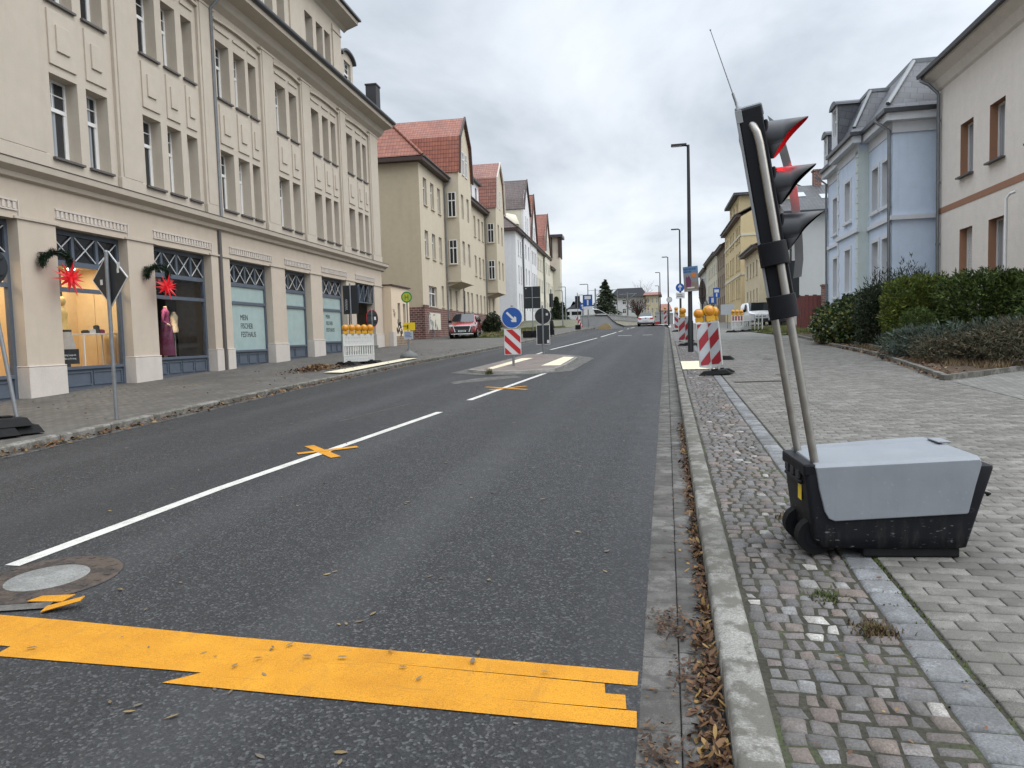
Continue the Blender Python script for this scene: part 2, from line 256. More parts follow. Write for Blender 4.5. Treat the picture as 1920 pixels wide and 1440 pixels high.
M['shop_wall'] = m_plain('shop_wall', (.66, .5, .29), .7, var=.05); M['shop_floor'] = m_plain('shop_floor', (.5, .34, .18), .4); M['shop_dark'] = m_plain('shop_dark', (.02, .019, .018), .7); M['shop_grey'] = m_plain('shop_grey', (.36, .34, .31), .7); M['ink'] = m_plain('black_ink', (.02, .02, .022), .6); M['star'] = m_glossy('red_star_plastic', (.55, .012, .02), .35, .2)
M['star'].node_tree.nodes['Principled BSDF'].inputs['Emission Color'].default_value = (1, .03, .04, 1); M['star'].node_tree.nodes['Principled BSDF'].inputs['Emission Strength'].default_value = .12
M['darkred_wood'] = m_plain('dark_red_boards', (.12, .03, .025), .7, var=.2)
M['door_wood'] = m_plain('door_grey', (.10, .115, .13), .5)

# ------------------------------------------------------------------ mesh helpers
class MB:
    """collects faces (each with a material slot) and links them as one mesh object"""
    def __init__(s): s.v = []; s.f = []; s.m = []; s.sm = []; s.X = None
    def add(s, vs, fs, mi=0, smooth=False):
        o = len(s.v)
        if s.X is not None: vs = [tuple(s.X @ Vector(p)) for p in vs]
        s.v += [tuple(p) for p in vs]
        for f in fs: s.f.append([o + i for i in f]); s.m.append(mi); s.sm.append(smooth)
        return s
    def poly(s, pts, mi=0): return s.add(pts, [list(range(len(pts)))], mi)
    def box(s, x0, x1, y0, y1, z0, z1, mi=0, top=None):
        vs = [(x0, y0, z0), (x1, y0, z0), (x1, y1, z0), (x0, y1, z0), (x0, y0, z1), (x1, y0, z1), (x1, y1, z1), (x0, y1, z1)]
        return s.add(vs, [(3, 2, 1, 0), (4, 5, 6, 7), (0, 1, 5, 4), (1, 2, 6, 5), (2, 3, 7, 6), (3, 0, 4, 7)], mi)
    def prism(s, pts, a, b, axis='y', mi=0, caps=True):
        """2D outline extruded from a to b along an axis; outline in the two other axes"""
        n = len(pts)
        def P(p, t): return {'y': (p[0], t, p[1]), 'x': (t, p[0], p[1]), 'z': (p[0], p[1], t)}[axis]
        vs = [P(p, a) for p in pts] + [P(p, b) for p in pts]
        fs = [(i, (i + 1) % n, n + (i + 1) % n, n + i) for i in range(n)]
        if caps: fs += [list(range(n))[::-1], list(range(n, 2 * n))]
        return s.add(vs, fs, mi)
    def tube(s, path, r, n=10, mi=0, caps=True):
        path = [Vector(p) for p in path]; rs = r if isinstance(r, (list, tuple)) else [r] * len(path)
        vs = []; up = None
        for i, p in enumerate(path):
            d = (path[min(i + 1, len(path) - 1)] - path[max(i - 1, 0)]).normalized()
            if up is None: up = Vector((0, 0, 1)) if abs(d.z) < .9 else Vector((1, 0, 0))
            a = d.cross(up).normalized(); b = a.cross(d).normalized(); up = b
            vs += [tuple(p + (a * math.cos(2 * math.pi * k / n) + b * math.sin(2 * math.pi * k / n)) * rs[i]) for k in range(n)]
        fs = [(i * n + k, i * n + (k + 1) % n, (i + 1) * n + (k + 1) % n, (i + 1) * n + k) for i in range(len(path) - 1) for k in range(n)]
        s.add(vs, fs, mi, True)
        if caps: s.add(vs[:n], [list(range(n))], mi); s.add(vs[-n:], [list(range(n))[::-1]], mi)
        return s
    def lathe(s, prof, c=(0, 0, 0), n=16, mi=0, axis='z', smooth=True):
        vs = []
        for r, h in prof:
            for k in range(n):
                a = 2 * math.pi * k / n; x, y = r * math.cos(a), r * math.sin(a)
                vs.append({'z': (c[0] + x, c[1] + y, c[2] + h), 'y': (c[0] + x, c[1] + h, c[2] + y), 'x': (c[0] + h, c[1] + x, c[2] + y)}[axis])
        m = len(prof); fs = [(i * n + k, i * n + (k + 1) % n, (i + 1) * n + (k + 1) % n, (i + 1) * n + k) for i in range(m - 1) for k in range(n)]
        s.add(vs, fs, mi, smooth)
        if prof[0][0] > 1e-4: s.add(vs[:n], [list(range(n))], mi)
        if prof[-1][0] > 1e-4: s.add(vs[-n:], [list(range(n))], mi)
        return s
    def disc(s, c, r, t, axis='y', n=28, mi=0): return s.lathe([(r, -t / 2), (r, t / 2)], c, n, mi, axis, False)
    def sphere(s, c, r, n=12, m=8, mi=0, sc=(1, 1, 1)):
        vs = [(c[0] + r * sc[0] * math.sin(math.pi * i / m) * math.cos(2 * math.pi * k / n), c[1] + r * sc[1] * math.sin(math.pi * i / m) * math.sin(2 * math.pi * k / n), c[2] + r * sc[2] * math.cos(math.pi * i / m)) for i in range(m + 1) for k in range(n)]
        return s.add(vs, [(i * n + k, i * n + (k + 1) % n, (i + 1) * n + (k + 1) % n, (i + 1) * n + k) for i in range(m) for k in range(n)], mi, True)
    def build(s, name, mats, parent=None, bevel=0, seg=2, smooth=None, loc=None):
        me = bpy.data.meshes.new(name); me.from_pydata(s.v, [], s.f)
        for m in (mats if isinstance(mats, (list, tuple)) else [mats]): me.materials.append(M[m] if isinstance(m, str) else m)
        if any(s.m): me.polygons.foreach_set('material_index', s.m)
        if smooth is not None: me.polygons.foreach_set('use_smooth', [smooth] * len(s.f))
        elif any(s.sm): me.polygons.foreach_set('use_smooth', s.sm)
        metre_uv(me); me.update()
        o = bpy.data.objects.new(name, me); COL.objects.link(o)
        if parent is not None: o.parent = parent
        if loc is not None: o.location = loc
        if bevel:
            b = o.modifiers.new('bevel', 'BEVEL'); b.width = bevel; b.segments = seg; b.limit_method = 'ANGLE'; b.angle_limit = R(40)
        return o
def metre_uv(me):
    uvl = me.uv_layers.new(name='UVMap'); n = len(me.loops)
    if n == 0: return
    nv = len(me.vertices); co = np.empty(nv * 3, np.float32); me.vertices.foreach_get('co', co); co = co.reshape(-1, 3)
    li = np.empty(n, np.int32); me.loops.foreach_get('vertex_index', li)
    npo = len(me.polygons); no = np.empty(npo * 3, np.float32); me.polygons.foreach_get('normal', no); no = no.reshape(-1, 3)
    tot = np.empty(npo, np.int32); me.polygons.foreach_get('loop_total', tot)
    nl = np.repeat(no, tot, 0); p = co[li]; flat = np.abs(nl[:, 2]) > .995
    t = np.stack([-nl[:, 1], nl[:, 0], np.zeros(n, np.float32)], 1); t[flat] = (1, 0, 0)
    t /= np.maximum(np.linalg.norm(t, axis=1, keepdims=True), 1e-6); b = np.cross(nl, t); b[flat] = (0, 1, 0)
    uv = np.stack([(p * t).sum(1), (p * b).sum(1)], 1).astype(np.float32); uvl.data.foreach_set('uv', uv.ravel())
def np_mesh(name, V, F, mats, parent=None, mi=None, smooth=False):
    """mesh of equal-sized faces straight from arrays"""
    V = np.asarray(V, np.float32).reshape(-1, 3); F = np.asarray(F, np.int32); k = F.shape[1]
    me = bpy.data.meshes.new(name); me.vertices.add(len(V)); me.vertices.foreach_set('co', V.ravel()); me.loops.add(F.size); me.loops.foreach_set('vertex_index', F.ravel())
    me.polygons.add(len(F)); me.polygons.foreach_set('loop_start', np.arange(0, F.size, k, dtype=np.int32)); me.polygons.foreach_set('loop_total', np.full(len(F), k, np.int32))
    for m in (mats if isinstance(mats, (list, tuple)) else [mats]): me.materials.append(M[m] if isinstance(m, str) else m)
    if mi is not None: me.polygons.foreach_set('material_index', np.asarray(mi, np.int32))
    if smooth: me.polygons.foreach_set('use_smooth', np.ones(len(F), bool))
    me.update(calc_edges=True); me.validate()
    o = bpy.data.objects.new(name, me); COL.objects.link(o)
    if parent is not None: o.parent = parent
    return o
def tag(o, label=None, cat=None, group=None, kind=None):
    if label: o['label'] = label
    if cat: o['category'] = cat
    if group: o['group'] = group
    if kind: o['kind'] = kind
    return o
def thing(name, label, cat, loc=(0, 0, 0), rz=0, group=None):
    o = bpy.data.objects.new(name, None); COL.objects.link(o); o.location = loc; o.rotation_euler = (0, 0, rz); o.empty_display_size = .2
    return tag(o, label, cat, group)
def copy_tree(o, parent=None):
    c = o.copy(); COL.objects.link(c)
    if parent is not None: c.parent = parent
    for ch in o.children: copy_tree(ch, c)
    return c
def text_mesh(name, s, size, mat, parent, M4, align='LEFT', ext=.002, sx=1, bold=0):
    cu = bpy.data.curves.new(name, 'FONT'); cu.body = s; cu.size = size; cu.extrude = ext; cu.align_x = align; cu.offset = bold; cu.resolution_u = 3
    ob = bpy.data.objects.new(name, cu); COL.objects.link(ob); dg = bpy.context.evaluated_depsgraph_get(); me = bpy.data.meshes.new_from_object(ob.evaluated_get(dg)); bpy.data.objects.remove(ob)
    me.materials.clear(); me.materials.append(M[mat]); me.transform(M4 @ Matrix.Diagonal((sx, 1, 1, 1)))
    o = bpy.data.objects.new(name, me); COL.objects.link(o); o.parent = parent; return o

# ------------------------------------------------------------------ terrain profile
def zr(Y):
    if Y < 60: return .03 * Y
    if Y < 105: return 1.8 + .03 * (Y - 60) - .03 * (Y - 60) ** 2 / 90
    return 2.475
def zrn(Y):
    Y = np.asarray(Y, float); return np.where(Y < 60, .03 * Y, np.where(Y < 105, 1.8 + .03 * (Y - 60) - .03 * (Y - 60) ** 2 / 90, 2.475))
def lin(tab):
    xs = [a for a, b in tab]; ys = [b for a, b in tab]
    return lambda y: float(np.interp(y, xs, ys))
LK = lin([(-20, -8.1), (8, -8.25), (15, -8.55), (22, -8.5), (34, -7.75), (47, -7.55), (60, -7.4), (74, -5.9), (78, -5.0), (90, -2.6), (110, 2)])
RK = lin([(-20, .2), (60, .3), (70, .1), (76, -.5), (82, -1.6), (90, -3.2)])
# ================================================================== SETTING: ground, road, kerbs, pavements
def yrange(a, b, st): return [a + (b - a) * i / max(1, round((b - a) / st)) for i in range(round((b - a) / st) + 1)]
def strip(name, xl, xr, ol, orr, ys, mat, nx=1, kind='structure'):
    V = []; F = []
    for y in ys:
        a, b = (xl(y) if callable(xl) else xl), (xr(y) if callable(xr) else xr)
        for k in range(nx + 1):
            t = k / nx; V.append((a + (b - a) * t, y, zr(y) + ol + (orr - ol) * t))
    w = nx + 1
    for i in range(len(ys) - 1):
        for k in range(nx): F.append((i * w + k, i * w + k + 1, (i + 1) * w + k + 1, (i + 1) * w + k))
    o = np_mesh(name, V, F, mat); return tag(o, kind=kind)
ys_far = [-40, -20] + yrange(-10, 110, 2) + [150, 250, 500, 1000, 2000]
strip('ground', -1200, 1200, -.07, -.07, ys_far, 'earth', 4)
strip('road', lambda y: LK(y), lambda y: RK(y) - .33, 0, 0, yrange(-12, 106, 1), 'asphalt', 4)

def tiles(name, rects, off, mat, bev=.006, h=.02, jit=0., skirt=True, crown=0.):
    """paving stones as separate little blocks (x0,x1,y0,y1); off(x) height above the road profile"""
    Rr = np.asarray(rects, float); n = len(Rr)
    x0, x1, y0, y1 = Rr[:, 0], Rr[:, 1], Rr[:, 2], Rr[:, 3]
    cx = np.stack([x0, x1, x1, x0], 1); cy = np.stack([y0, y0, y1, y1], 1)
    if jit: cx = cx + nrs.uniform(-jit, jit, cx.shape); cy = cy + nrs.uniform(-jit, jit, cy.shape)
    mx, my = cx.mean(1, keepdims=True), cy.mean(1, keepdims=True)
    def inset(d):
        sx = np.maximum(.2, 1 - d / np.maximum(.01, np.abs(cx - mx))); sy = np.maximum(.2, 1 - d / np.maximum(.01, np.abs(cy - my)))
        return mx + (cx - mx) * sx, my + (cy - my) * sy
    zt = (nrs.uniform(-.35, .35, (n, 1)) * crown if crown else nrs.uniform(-.0012, .0012, (n, 1)))
    rings = []
    for d, dz in ((0, -h), (0, -bev), (bev, 0)):
        a, b = inset(d); rings.append(np.stack([a, b, zrn(b) + off + dz + zt], 2))
    if crown:
        a, b = inset(bev * 2.6); rings.append(np.stack([a, b, zrn(b) + off + bev * .4 + zt], 2))
    m = len(rings); V = np.stack(rings, 1).reshape(-1, 3)
    base = np.arange(n)[:, None] * (4 * m); fs = []
    for r in range(m - 1):
        for k in range(4): fs.append([r * 4 + k, r * 4 + (k + 1) % 4, (r + 1) * 4 + (k + 1) % 4, (r + 1) * 4 + k])
    fs.append([(m - 1) * 4 + k for k in range(4)]); F = (base[:, :, None] + np.array(fs)[None]).reshape(-1, 4)
    o = np_mesh(name, V, F, mat); return tag(o, kind='structure')

M['cobble'] = m_stone('cobble_stone', [(0, (.085, .083, .083)), (.22, (.135, .132, .128)), (.42, (.105, .094, .09)), (.58, (.155, .125, .116)), (.74, (.12, .123, .126)), (.88, (.165, .132, .112)), (.955, (.2, .2, .2)), (.982, (.28, .265, .245)), (1, (.38, .365, .34))], 120, .7, .35, (.07, .06, .05))
M['granite'] = m_stone('granite_sett', [(0, (.135, .138, .142)), (.5, (.175, .18, .186)), (1, (.225, .23, .235))], 110, .75, .45, (.075, .074, .07))
M['paver'] = m_stone('grey_paver', [(0, (.125, .12, .107)), (.5, (.165, .158, .143)), (1, (.205, .197, .18))], 190, .85, .42, (.085, .08, .07))
M['gutterstone'] = m_stone('gutter_paver', [(0, (.085, .08, .073)), (.5, (.115, .109, .1)), (1, (.15, .144, .132))], 150, .75, .6, (.05, .047, .043))
M['kerbstone'] = m_stone('kerb_concrete', [(0, (.155, .15, .135)), (.5, (.19, .185, .168)), (1, (.225, .22, .2))], 120, .8, .8, (.085, .08, .066))
M['kerb_dark'] = m_stone('weathered_kerb', [(0, (.14, .135, .12)), (.5, (.18, .17, .15)), (1, (.22, .21, .19))], 120, .8, .7, (.08, .075, .06)); M['pave_left'] = m_pavefar('left_paving', .2, .1, (.122, .114, .102), (.03, .028, .024), R(90), .55); M['pave_right'] = m_pavefar('right_paving', .2, .1, (.165, .16, .146), (.07, .066, .056))
M['cobble_far'] = m_pavefar('far_cobbles', .11, .1, (.17, .155, .145), (.04, .038, .034)); M['drive'] = m_pavefar('driveway_setts', .12, .11, (.2, .195, .18), (.06, .056, .045), R(40))

YN = 34.  # paving stones are laid one by one up to here, beyond it they are finer than the picture shows
rc = []
for c, (a, b) in enumerate(((-.128, .03), (.034, .196))):
    y = -2 + .06 * c
    while y < 60:
        l = .165 if y > 3.5 else .29; rc.append((a, b, y + .002, y + l - .002)); y += l
tiles('gutter', rc, .004, 'gutterstone', .006, .03)
rc = []; y = -2.
while y < 60: rc.append((.2, .345, y + .002, y + .996)); y += 1.
tiles('kerb', rc, .125, 'kerbstone', .014, .22)
rc = []; y = -.5
while y < YN:
    h = rnd.uniform(.072, .10); x = .36; 
    while x < .945:
        w = rnd.uniform(.06, .115)
        if .95 - x - w < .05: w = .95 - x
        rc.append((x + .003, x + w - .003, y + .003, y + h - .003)); x += w
    y += h
tiles('cobbles', rc, .118, 'cobble', .012, .05, .009, crown=.016)
rc = []; y = -.5
while y < YN: h = rnd.uniform(.14, .2); rc.append((.958, 1.118, y + .004, y + h - .004)); y += h
tiles('granite_band', rc, .121, 'granite', .01, .05, .003, crown=.004)
rc = []; y = -.5; k = 0
while y < YN:
    x = 1.135 - (.1 if k % 2 else 0); xe = 5.1 + .014 * y + (.25 if y < 14 else 0)
    while x < xe + .2:
        if x > 1.03: rc.append((max(x, 1.135) + .0032, x + .2 - .0032, y + .0032, y + .1 - .0032))
        x += .2
    y += .1; k += 1
tiles('pavement', rc, .124, 'paver', .005, .02)
strip('pavement_bed', .33, 30, .112, .112, yrange(-10, YN, 1), 'joint')
strip('far_pavement', 1.13, 30, .124, .124, yrange(YN, 104, 1), 'pave_right'); strip('far_cobbles', .345, 1.13, .12, .12, yrange(YN, 104, 1), 'cobble_far')
strip('far_kerb', lambda y: RK(y) - .08, .36, .125, .125, yrange(60, 104, 1), 'concrete')
strip('far_gutter', lambda y: RK(y) - .4, lambda y: RK(y) - .08, .006, .006, yrange(60, 104, 1), 'gutterstone')
# driveway of small setts at the right edge and the cream slab by the barrier boards
strip('driveway', lambda y: 4.86 if y < 14 else 4.9 + (y - 14) * .95, 22, .129, .129, yrange(4, 16.4, .4), 'drive')
# left kerb stones along the curve
def kerb_left():
    b = MB(); y = -11.5
    while y < 95:
        L_ = 1.0 if y < 60 else 2; y2 = y + L_ - .012; xa, xb = LK(y), LK(y2); za, zb = zr(y) + .12, zr(y2) + .12
        b.add([(xa, y, za - .25), (xb, y2, zb - .25), (xb, y2, zb - .02), (xa, y, za - .02), (xa - .02, y, za), (xb - .02, y2, zb), (xb - .16, y2, zb), (xa - .16, y, za)], [(0, 1, 2, 3), (3, 2, 5, 4), (4, 5, 6, 7), (0, 3, 4, 7), (1, 6, 5, 2)])
        y += L_
    return tag(b.build('kerb', 'kerb_dark'), kind='structure')
kerb_left()
strip('gutter', lambda y: LK(y) + .001, lambda y: LK(y) + .18, .005, .004, yrange(-10, 74, 1), 'gutterstone')
strip('pavement', -24, lambda y: LK(y) - .15, .15, .122, yrange(-12, 104, 1), 'pave_left', 2)
strip('pavement_bed', lambda y: LK(y) - .4, lambda y: LK(y) - .1, .1, .1, yrange(-12, 95, 1), 'joint')
def slab(name, pts, off, mat, kind='structure'):
    b = MB(); b.poly([(x, y, zr(y) + off) for x, y in pts]); return tag(b.build(name, mat), kind=kind)
slab('paving_slab', [(-9.35, 18.6), (-8.68, 18.4), (-8.68, 24.6), (-9.15, 24.6)], .155, 'tactile')
slab('paving_slab', [(.36, 17.6), (1.1, 17.6), (1.1, 20.4), (.36, 20.4)], .136, 'tactile')
# ---- painted markings and tape
def paint(name, pts, off=.004, mat='paint_white'):
    b = MB(); n = len(pts); b.poly([(x, y, zr(y) + off) for x, y in pts]); return tag(b.build(name, mat), kind='structure')
def line(name, pts, w, mat='paint_white', off=.004):
    b = MB(); L = []; Rr = []
    for i, p in enumerate(pts):
        p = Vector(p); d = (Vector(pts[min(i + 1, len(pts) - 1)]) - Vector(pts[max(i - 1, 0)])).normalized(); q = Vector((-d.y, d.x)) * w / 2
        L.append(p + q); Rr.append(p - q)
    for i in range(len(pts) - 1): b.poly([(q.x, q.y, zr(q.y) + off) for q in (Rr[i], Rr[i + 1], L[i + 1], L[i])])
    return tag(b.build(name, mat), kind='structure')
line('lane_line', [(-4.3, 3.95), (-4.2, 6.1), (-3.68, 11.4)], .12)
line('lane_line', [(-3.62, 13.0), (-3.1, 19.3)], .12)
line('lane_line', [(-5.02, 25.5), (-4.95, 29.5)], .12); line('lane_line', [(-4.95, 31.2), (-4.5, 37.5), (-4.1, 43.9)], .12)
line('lane_line', [(-4.02, 45.5), (-3.7, 55)], .12); line('lane_line', [(-3.6, 56.5), (-3.3, 66)], .12); line('lane_line', [(-3.2, 67.5), (-3.1, 73)], .12)
line('lane_line', [(-3.05, 47), (-2.2, 47.2)], .35); line('lane_line', [(-1.5, 47), (-.9, 47.1)], .3)
line('tar_seam', [(-5.0, 10.4), (-4.8, 11.6), (-4.62, 12.6)], .03, 'gutterstone', .003)
paint('tar_patch', [(-4.85, 16.2), (-3.55, 17.7), (-3.9, 18.4), (-4.7, 17.6), (-5.1, 16.7)], .003, 'gutterstone')
# stop line of yellow tape: three strips side by side, ragged at the ends
def tape_strip(pts, off): return [(x, y, zr(y) + off) for x, y in pts]
t0 = thing('tape_stop_line', 'broad yellow tape stop line laid across the near lane', 'road marking', (0, 0, 0))
b = MB(); b.poly(tape_strip([(-6.1, 3.12), (-3.6, 3.085), (-2.16, 3.03), (-.14, 2.955), (-.14, 3.075), (-1.2, 3.115), (-2.16, 3.155), (-3.16, 3.215), (-3.9, 3.24), (-6.1, 3.3)], .0035)); b.build('tape', 'tape', t0)
b = MB(); b.poly(tape_strip([(-6.1, 2.98), (-3.2, 2.9), (-2.1, 2.88), (-.265, 2.868), (-.275, 2.95), (-2.16, 3.034), (-3.6, 3.09), (-6.1, 3.125)], .0043)); b.build('tape', 'tape', t0)
b = MB(); b.poly(tape_strip([(-3.2, 2.8), (-2.2, 2.795), (-1.2, 2.775), (-.175, 2.765), (-.185, 2.872), (-2.1, 2.885), (-3.2, 2.905)], .0051)); b.build('tape', 'tape', t0)
b = MB(); b.poly(tape_strip([(-2.18, 2.685), (-.13, 2.64), (-.135, 2.755), (-1.2, 2.78), (-2.05, 2.8)], .0059)); b.build('tape', 'tape', t0)
def scrap(pts, label):
    b = MB(); vs = [(x, y, zr(y) + z) for x, y, z in pts]; b.poly(vs); n = len(vs); b.poly([(x, y, z - .004) for x, y, z in vs[::-1]])
    return tag(b.build('tape_scrap', 'tape'), label, 'tape scrap', 'torn scraps of yellow tape')
scrap([(-3.62, 3.4, .012), (-3.40, 3.42, .014), (-3.37, 3.49, .03), (-3.58, 3.47, .02)], 'torn yellow tape scrap lying flat beside the manhole cover')
scrap([(-3.40, 3.27, .013), (-3.22, 3.36, .05), (-3.24, 3.42, .055), (-3.43, 3.35, .016)], 'curled yellow tape scrap standing up at the end of the stop line')
b = MB(); b.poly(tape_strip([(-4.1, 3.12), (-3.42, 3.33), (-3.45, 3.42), (-4.1, 3.2)], .012)); tag(b.build('metal_strip', 'gutterstone'), 'dull grey strip lying over the left end of the yellow stop line', 'road strip')
def cross(p1, p2, p3, p4, w, label):
    t = thing('tape_cross', label, 'road marking', (0, 0, 0), 0, 'yellow tape crosses cancelling the lane line')
    for k, (a, c) in enumerate(((p1, p2), (p3, p4))):
        b = MB(); a, c = Vector(a), Vector(c); d = (c - a).normalized(); q = Vector((-d.y, d.x)) * w / 2
        b.poly([(v.x, v.y, zr(v.y) + .007 + .002 * k) for v in (a - q, c - q, c + q, a + q)]); b.build('tape_bar', 'tape', t)
cross((-4.42, 8.32), (-3.72, 7.62), (-4.3, 7.8), (-3.74, 8.26), .12, 'nearer cross of yellow tape stuck over the white lane line')
cross((-3.9, 15.4), (-2.85, 14.75), (-3.65, 14.75), (-3.0, 15.45), .11, 'farther cross of yellow tape stuck over the lane line before the traffic island')
# ---- manhole
t0 = thing('manhole_cover', 'round manhole cover with a pale concrete centre in the near lane', 'manhole', (-3.83, 3.76, zr(3.76) + .004))
t0.rotation_euler = (math.atan(.03), 0, 0)
M['iron'] = m_stone('cast_iron', [(0, (.03, .026, .024)), (1, (.046, .038, .034))], 60, .6, .5, (.11, .08, .06))
b = MB(); b.lathe([(.42, 0), (.415, .006), (.40, .008), (.33, .008), (.325, .004), (.30, .004), (.298, .009), (.235, .009), (.232, .004)], n=48)
for k in range(24):
    a = 2 * math.pi * k / 24; b.X = Matrix.Rotation(a, 4, 'Z'); b.box(.25, .285, -.022, .022, .008, .0105); b.box(.35, .385, -.012, .012, .008, .011)
b.X = None; b.build('iron_ring', 'iron', t0)
M['centre_grey'] = m_ground('cover_concrete', [(.3, (.15, .15, .14)), (.7, (.24, .24, .225))], 9, .85, 90, .4)
b = MB(); b.lathe([(.24, 0), (.232, .009), (0.0001, .011)], n=40); b.build('concrete_centre', 'centre_grey', t0)
# ---- drain grate in the right pavement, little covers
t0 = thing('drain_grate', 'long flat iron drain grate set into the right pavement', 'drain', (1.7, 14.5, zr(14.5) + .126), R(8))
b = MB(); b.box(-.45, .45, -.13, .13, -.01, .002); b.build('frame', 'iron', t0)
b = MB()
for k in range(22): b.box(-.42 + k * .039, -.40 + k * .039, -.1, .1, .002, .006)
b.build('bars', 'iron', t0)
for i, (x, y) in enumerate(((2.66, 20.7), (2.35, 15.9))):
    b = MB(); b.lathe([(.16, 0), (.155, .006), (.13, .006), (.128, .003), (0.001, .004)], n=24); o = b.build('valve_cover', 'iron', loc=(x, y, zr(y) + .124)); tag(o, ['small round iron valve cover, the farther one in the right pavement', 'small round iron valve cover, the nearer one in the right pavement'][i], 'valve cover', 'valve covers in the right pavement')

# ---- traffic island
M['pale_kerb'] = m_ground('pale_kerb_concrete', [(.35, (.16, .155, .14)), (.65, (.27, .262, .24))], 3, .85, 60, .3); M['island_paver'] = m_pavefar('island_paver', .2, .1, (.2, .165, .145), (.08, .07, .06))
def island():
    t = thing('traffic_island', 'low traffic island with pale slabs in mid road', 'traffic island', (0, 0, 0))
    out = [(-5.5, 19.6), (-4.6, 18.75), (-3.6, 18.85), (-2.95, 19.35), (-2.85, 21), (-2.9, 24.2), (-3.4, 25.6), (-4.6, 26.9), (-5.1, 26.6), (-5.2, 24.5), (-5.4, 21)]
    def ring(k): c = Vector((-4.1, 22.3)); return [tuple(c + (Vector(p) - c) * k) for p in out]
    b = MB(); n = len(out); o_, i_ = ring(1.0), ring(.93)
    vs = [(x, y, zr(y) - .05) for x, y in o_] + [(x, y, zr(y) + .075) for x, y in ring(.985)] + [(x, y, zr(y) + .075) for x, y in i_]
    fs = [(i, (i + 1) % n, n + (i + 1) % n, n + i) for i in range(n)] + [(n + i, n + (i + 1) % n, 2 * n + (i + 1) % n, 2 * n + i) for i in range(n)]
    b.add(vs, fs); b.build('kerb_ring', 'pale_kerb', t)
    b = MB(); b.poly([(x, y, zr(y) + .073) for x, y in i_]); b.build('fill', 'island_paver', t)
    b = MB(); b.poly([(x, y, zr(y) + .079) for x, y in [(-5.0, 20.0), (-4.75, 19.6), (-4.45, 24.3), (-4.85, 24.3)]]); b.build('tactile_slab', 'tactile', t)
    b = MB(); b.poly([(x, y, zr(y) + .079) for x, y in [(-3.55, 20.6), (-3.0, 20.6), (-3.05, 24.3), (-3.45, 24.6)]]); b.build('tactile_slab', 'tactile', t)
    b = MB(); b.poly([(x, y, zr(y) + .008) for x, y in [(-5.9, 19.3), (-4.7, 18.4), (-3.4, 18.5), (-2.5, 19.3), (-2.4, 24.6), (-3.2, 26.4), (-4.6, 27.6), (-5.4, 27)]]); b.build('gutter_ring', 'gutterstone', t)
island()

# ---- garden bed kerb and soil
GK = [(5.75, 36), (5.6, 30), (5.46, 27.4), (5.47, 21.2), (5.1, 17), (4.82, 14.2)]; GK2 = [(4.82, 14.2), (5.75, 14.95), (6.8, 15.9), (8.4, 17.4), (11.5, 20)]
b = MB(); b.poly([(x, y, zr(y) + .2) for x, y in GK + GK2[1:] + [(14, 22), (14, 36)]]); tag(b.build('garden_soil', 'soil'), kind='structure')
def kerb_run(name, pts, mat, w=.1, h=.22, base=.1):
    b = MB()
    for i in range(len(pts) - 1):
        p, q = Vector(pts[i]), Vector(pts[i + 1]); d = (q - p); L_ = d.length; d.normalize(); nn = Vector((-d.y, d.x)) * w; k = max(1, round(L_ / 1.0))
        for j in range(k):
            a = p + d * (L_ * j / k + .006); c = p + d * (L_ * (j + 1) / k - .006); z1, z2 = zr(a.y), zr(c.y)
            b.add([(a.x, a.y, z1 + base), (c.x, c.y, z2 + base), (c.x + nn.x, c.y + nn.y, z2 + base), (a.x + nn.x, a.y + nn.y, z1 + base), (a.x, a.y, z1 + h), (c.x, c.y, z2 + h), (c.x + nn.x, c.y + nn.y, z2 + h), (a.x + nn.x, a.y + nn.y, z1 + h)], [(4, 5, 6, 7), (0, 1, 5, 4), (1, 2, 6, 5), (2, 3, 7, 6), (3, 0, 4, 7)])
    return tag(b.build(name, mat), kind='structure')
kerb_run('garden_kerb', GK, 'kerbstone'); kerb_run('garden_kerb', GK2, 'kerbstone')
kerb_run('garden_kerb', [(6.1, 30), (6.0, 24), (5.75, 20.5)], 'kerbstone', .08, .3, .15)
b = MB(); b.poly([(x, y, zr(y) + .17) for x, y in [(5.4, 37), (9.5, 37), (9.5, 50), (4.9, 50), (4.6, 44)]]); tag(b.build('verge_ground', 'grass_base'), kind='structure')
b = MB(); b.poly([(x, y, zr(y) + .17) for x, y in [(-14.6, 47.5), (-10.6, 46.5), (-10.4, 62), (-10.2, 80), (-14.2, 80)]]); tag(b.build('verge_ground', 'grass_base'), kind='structure')

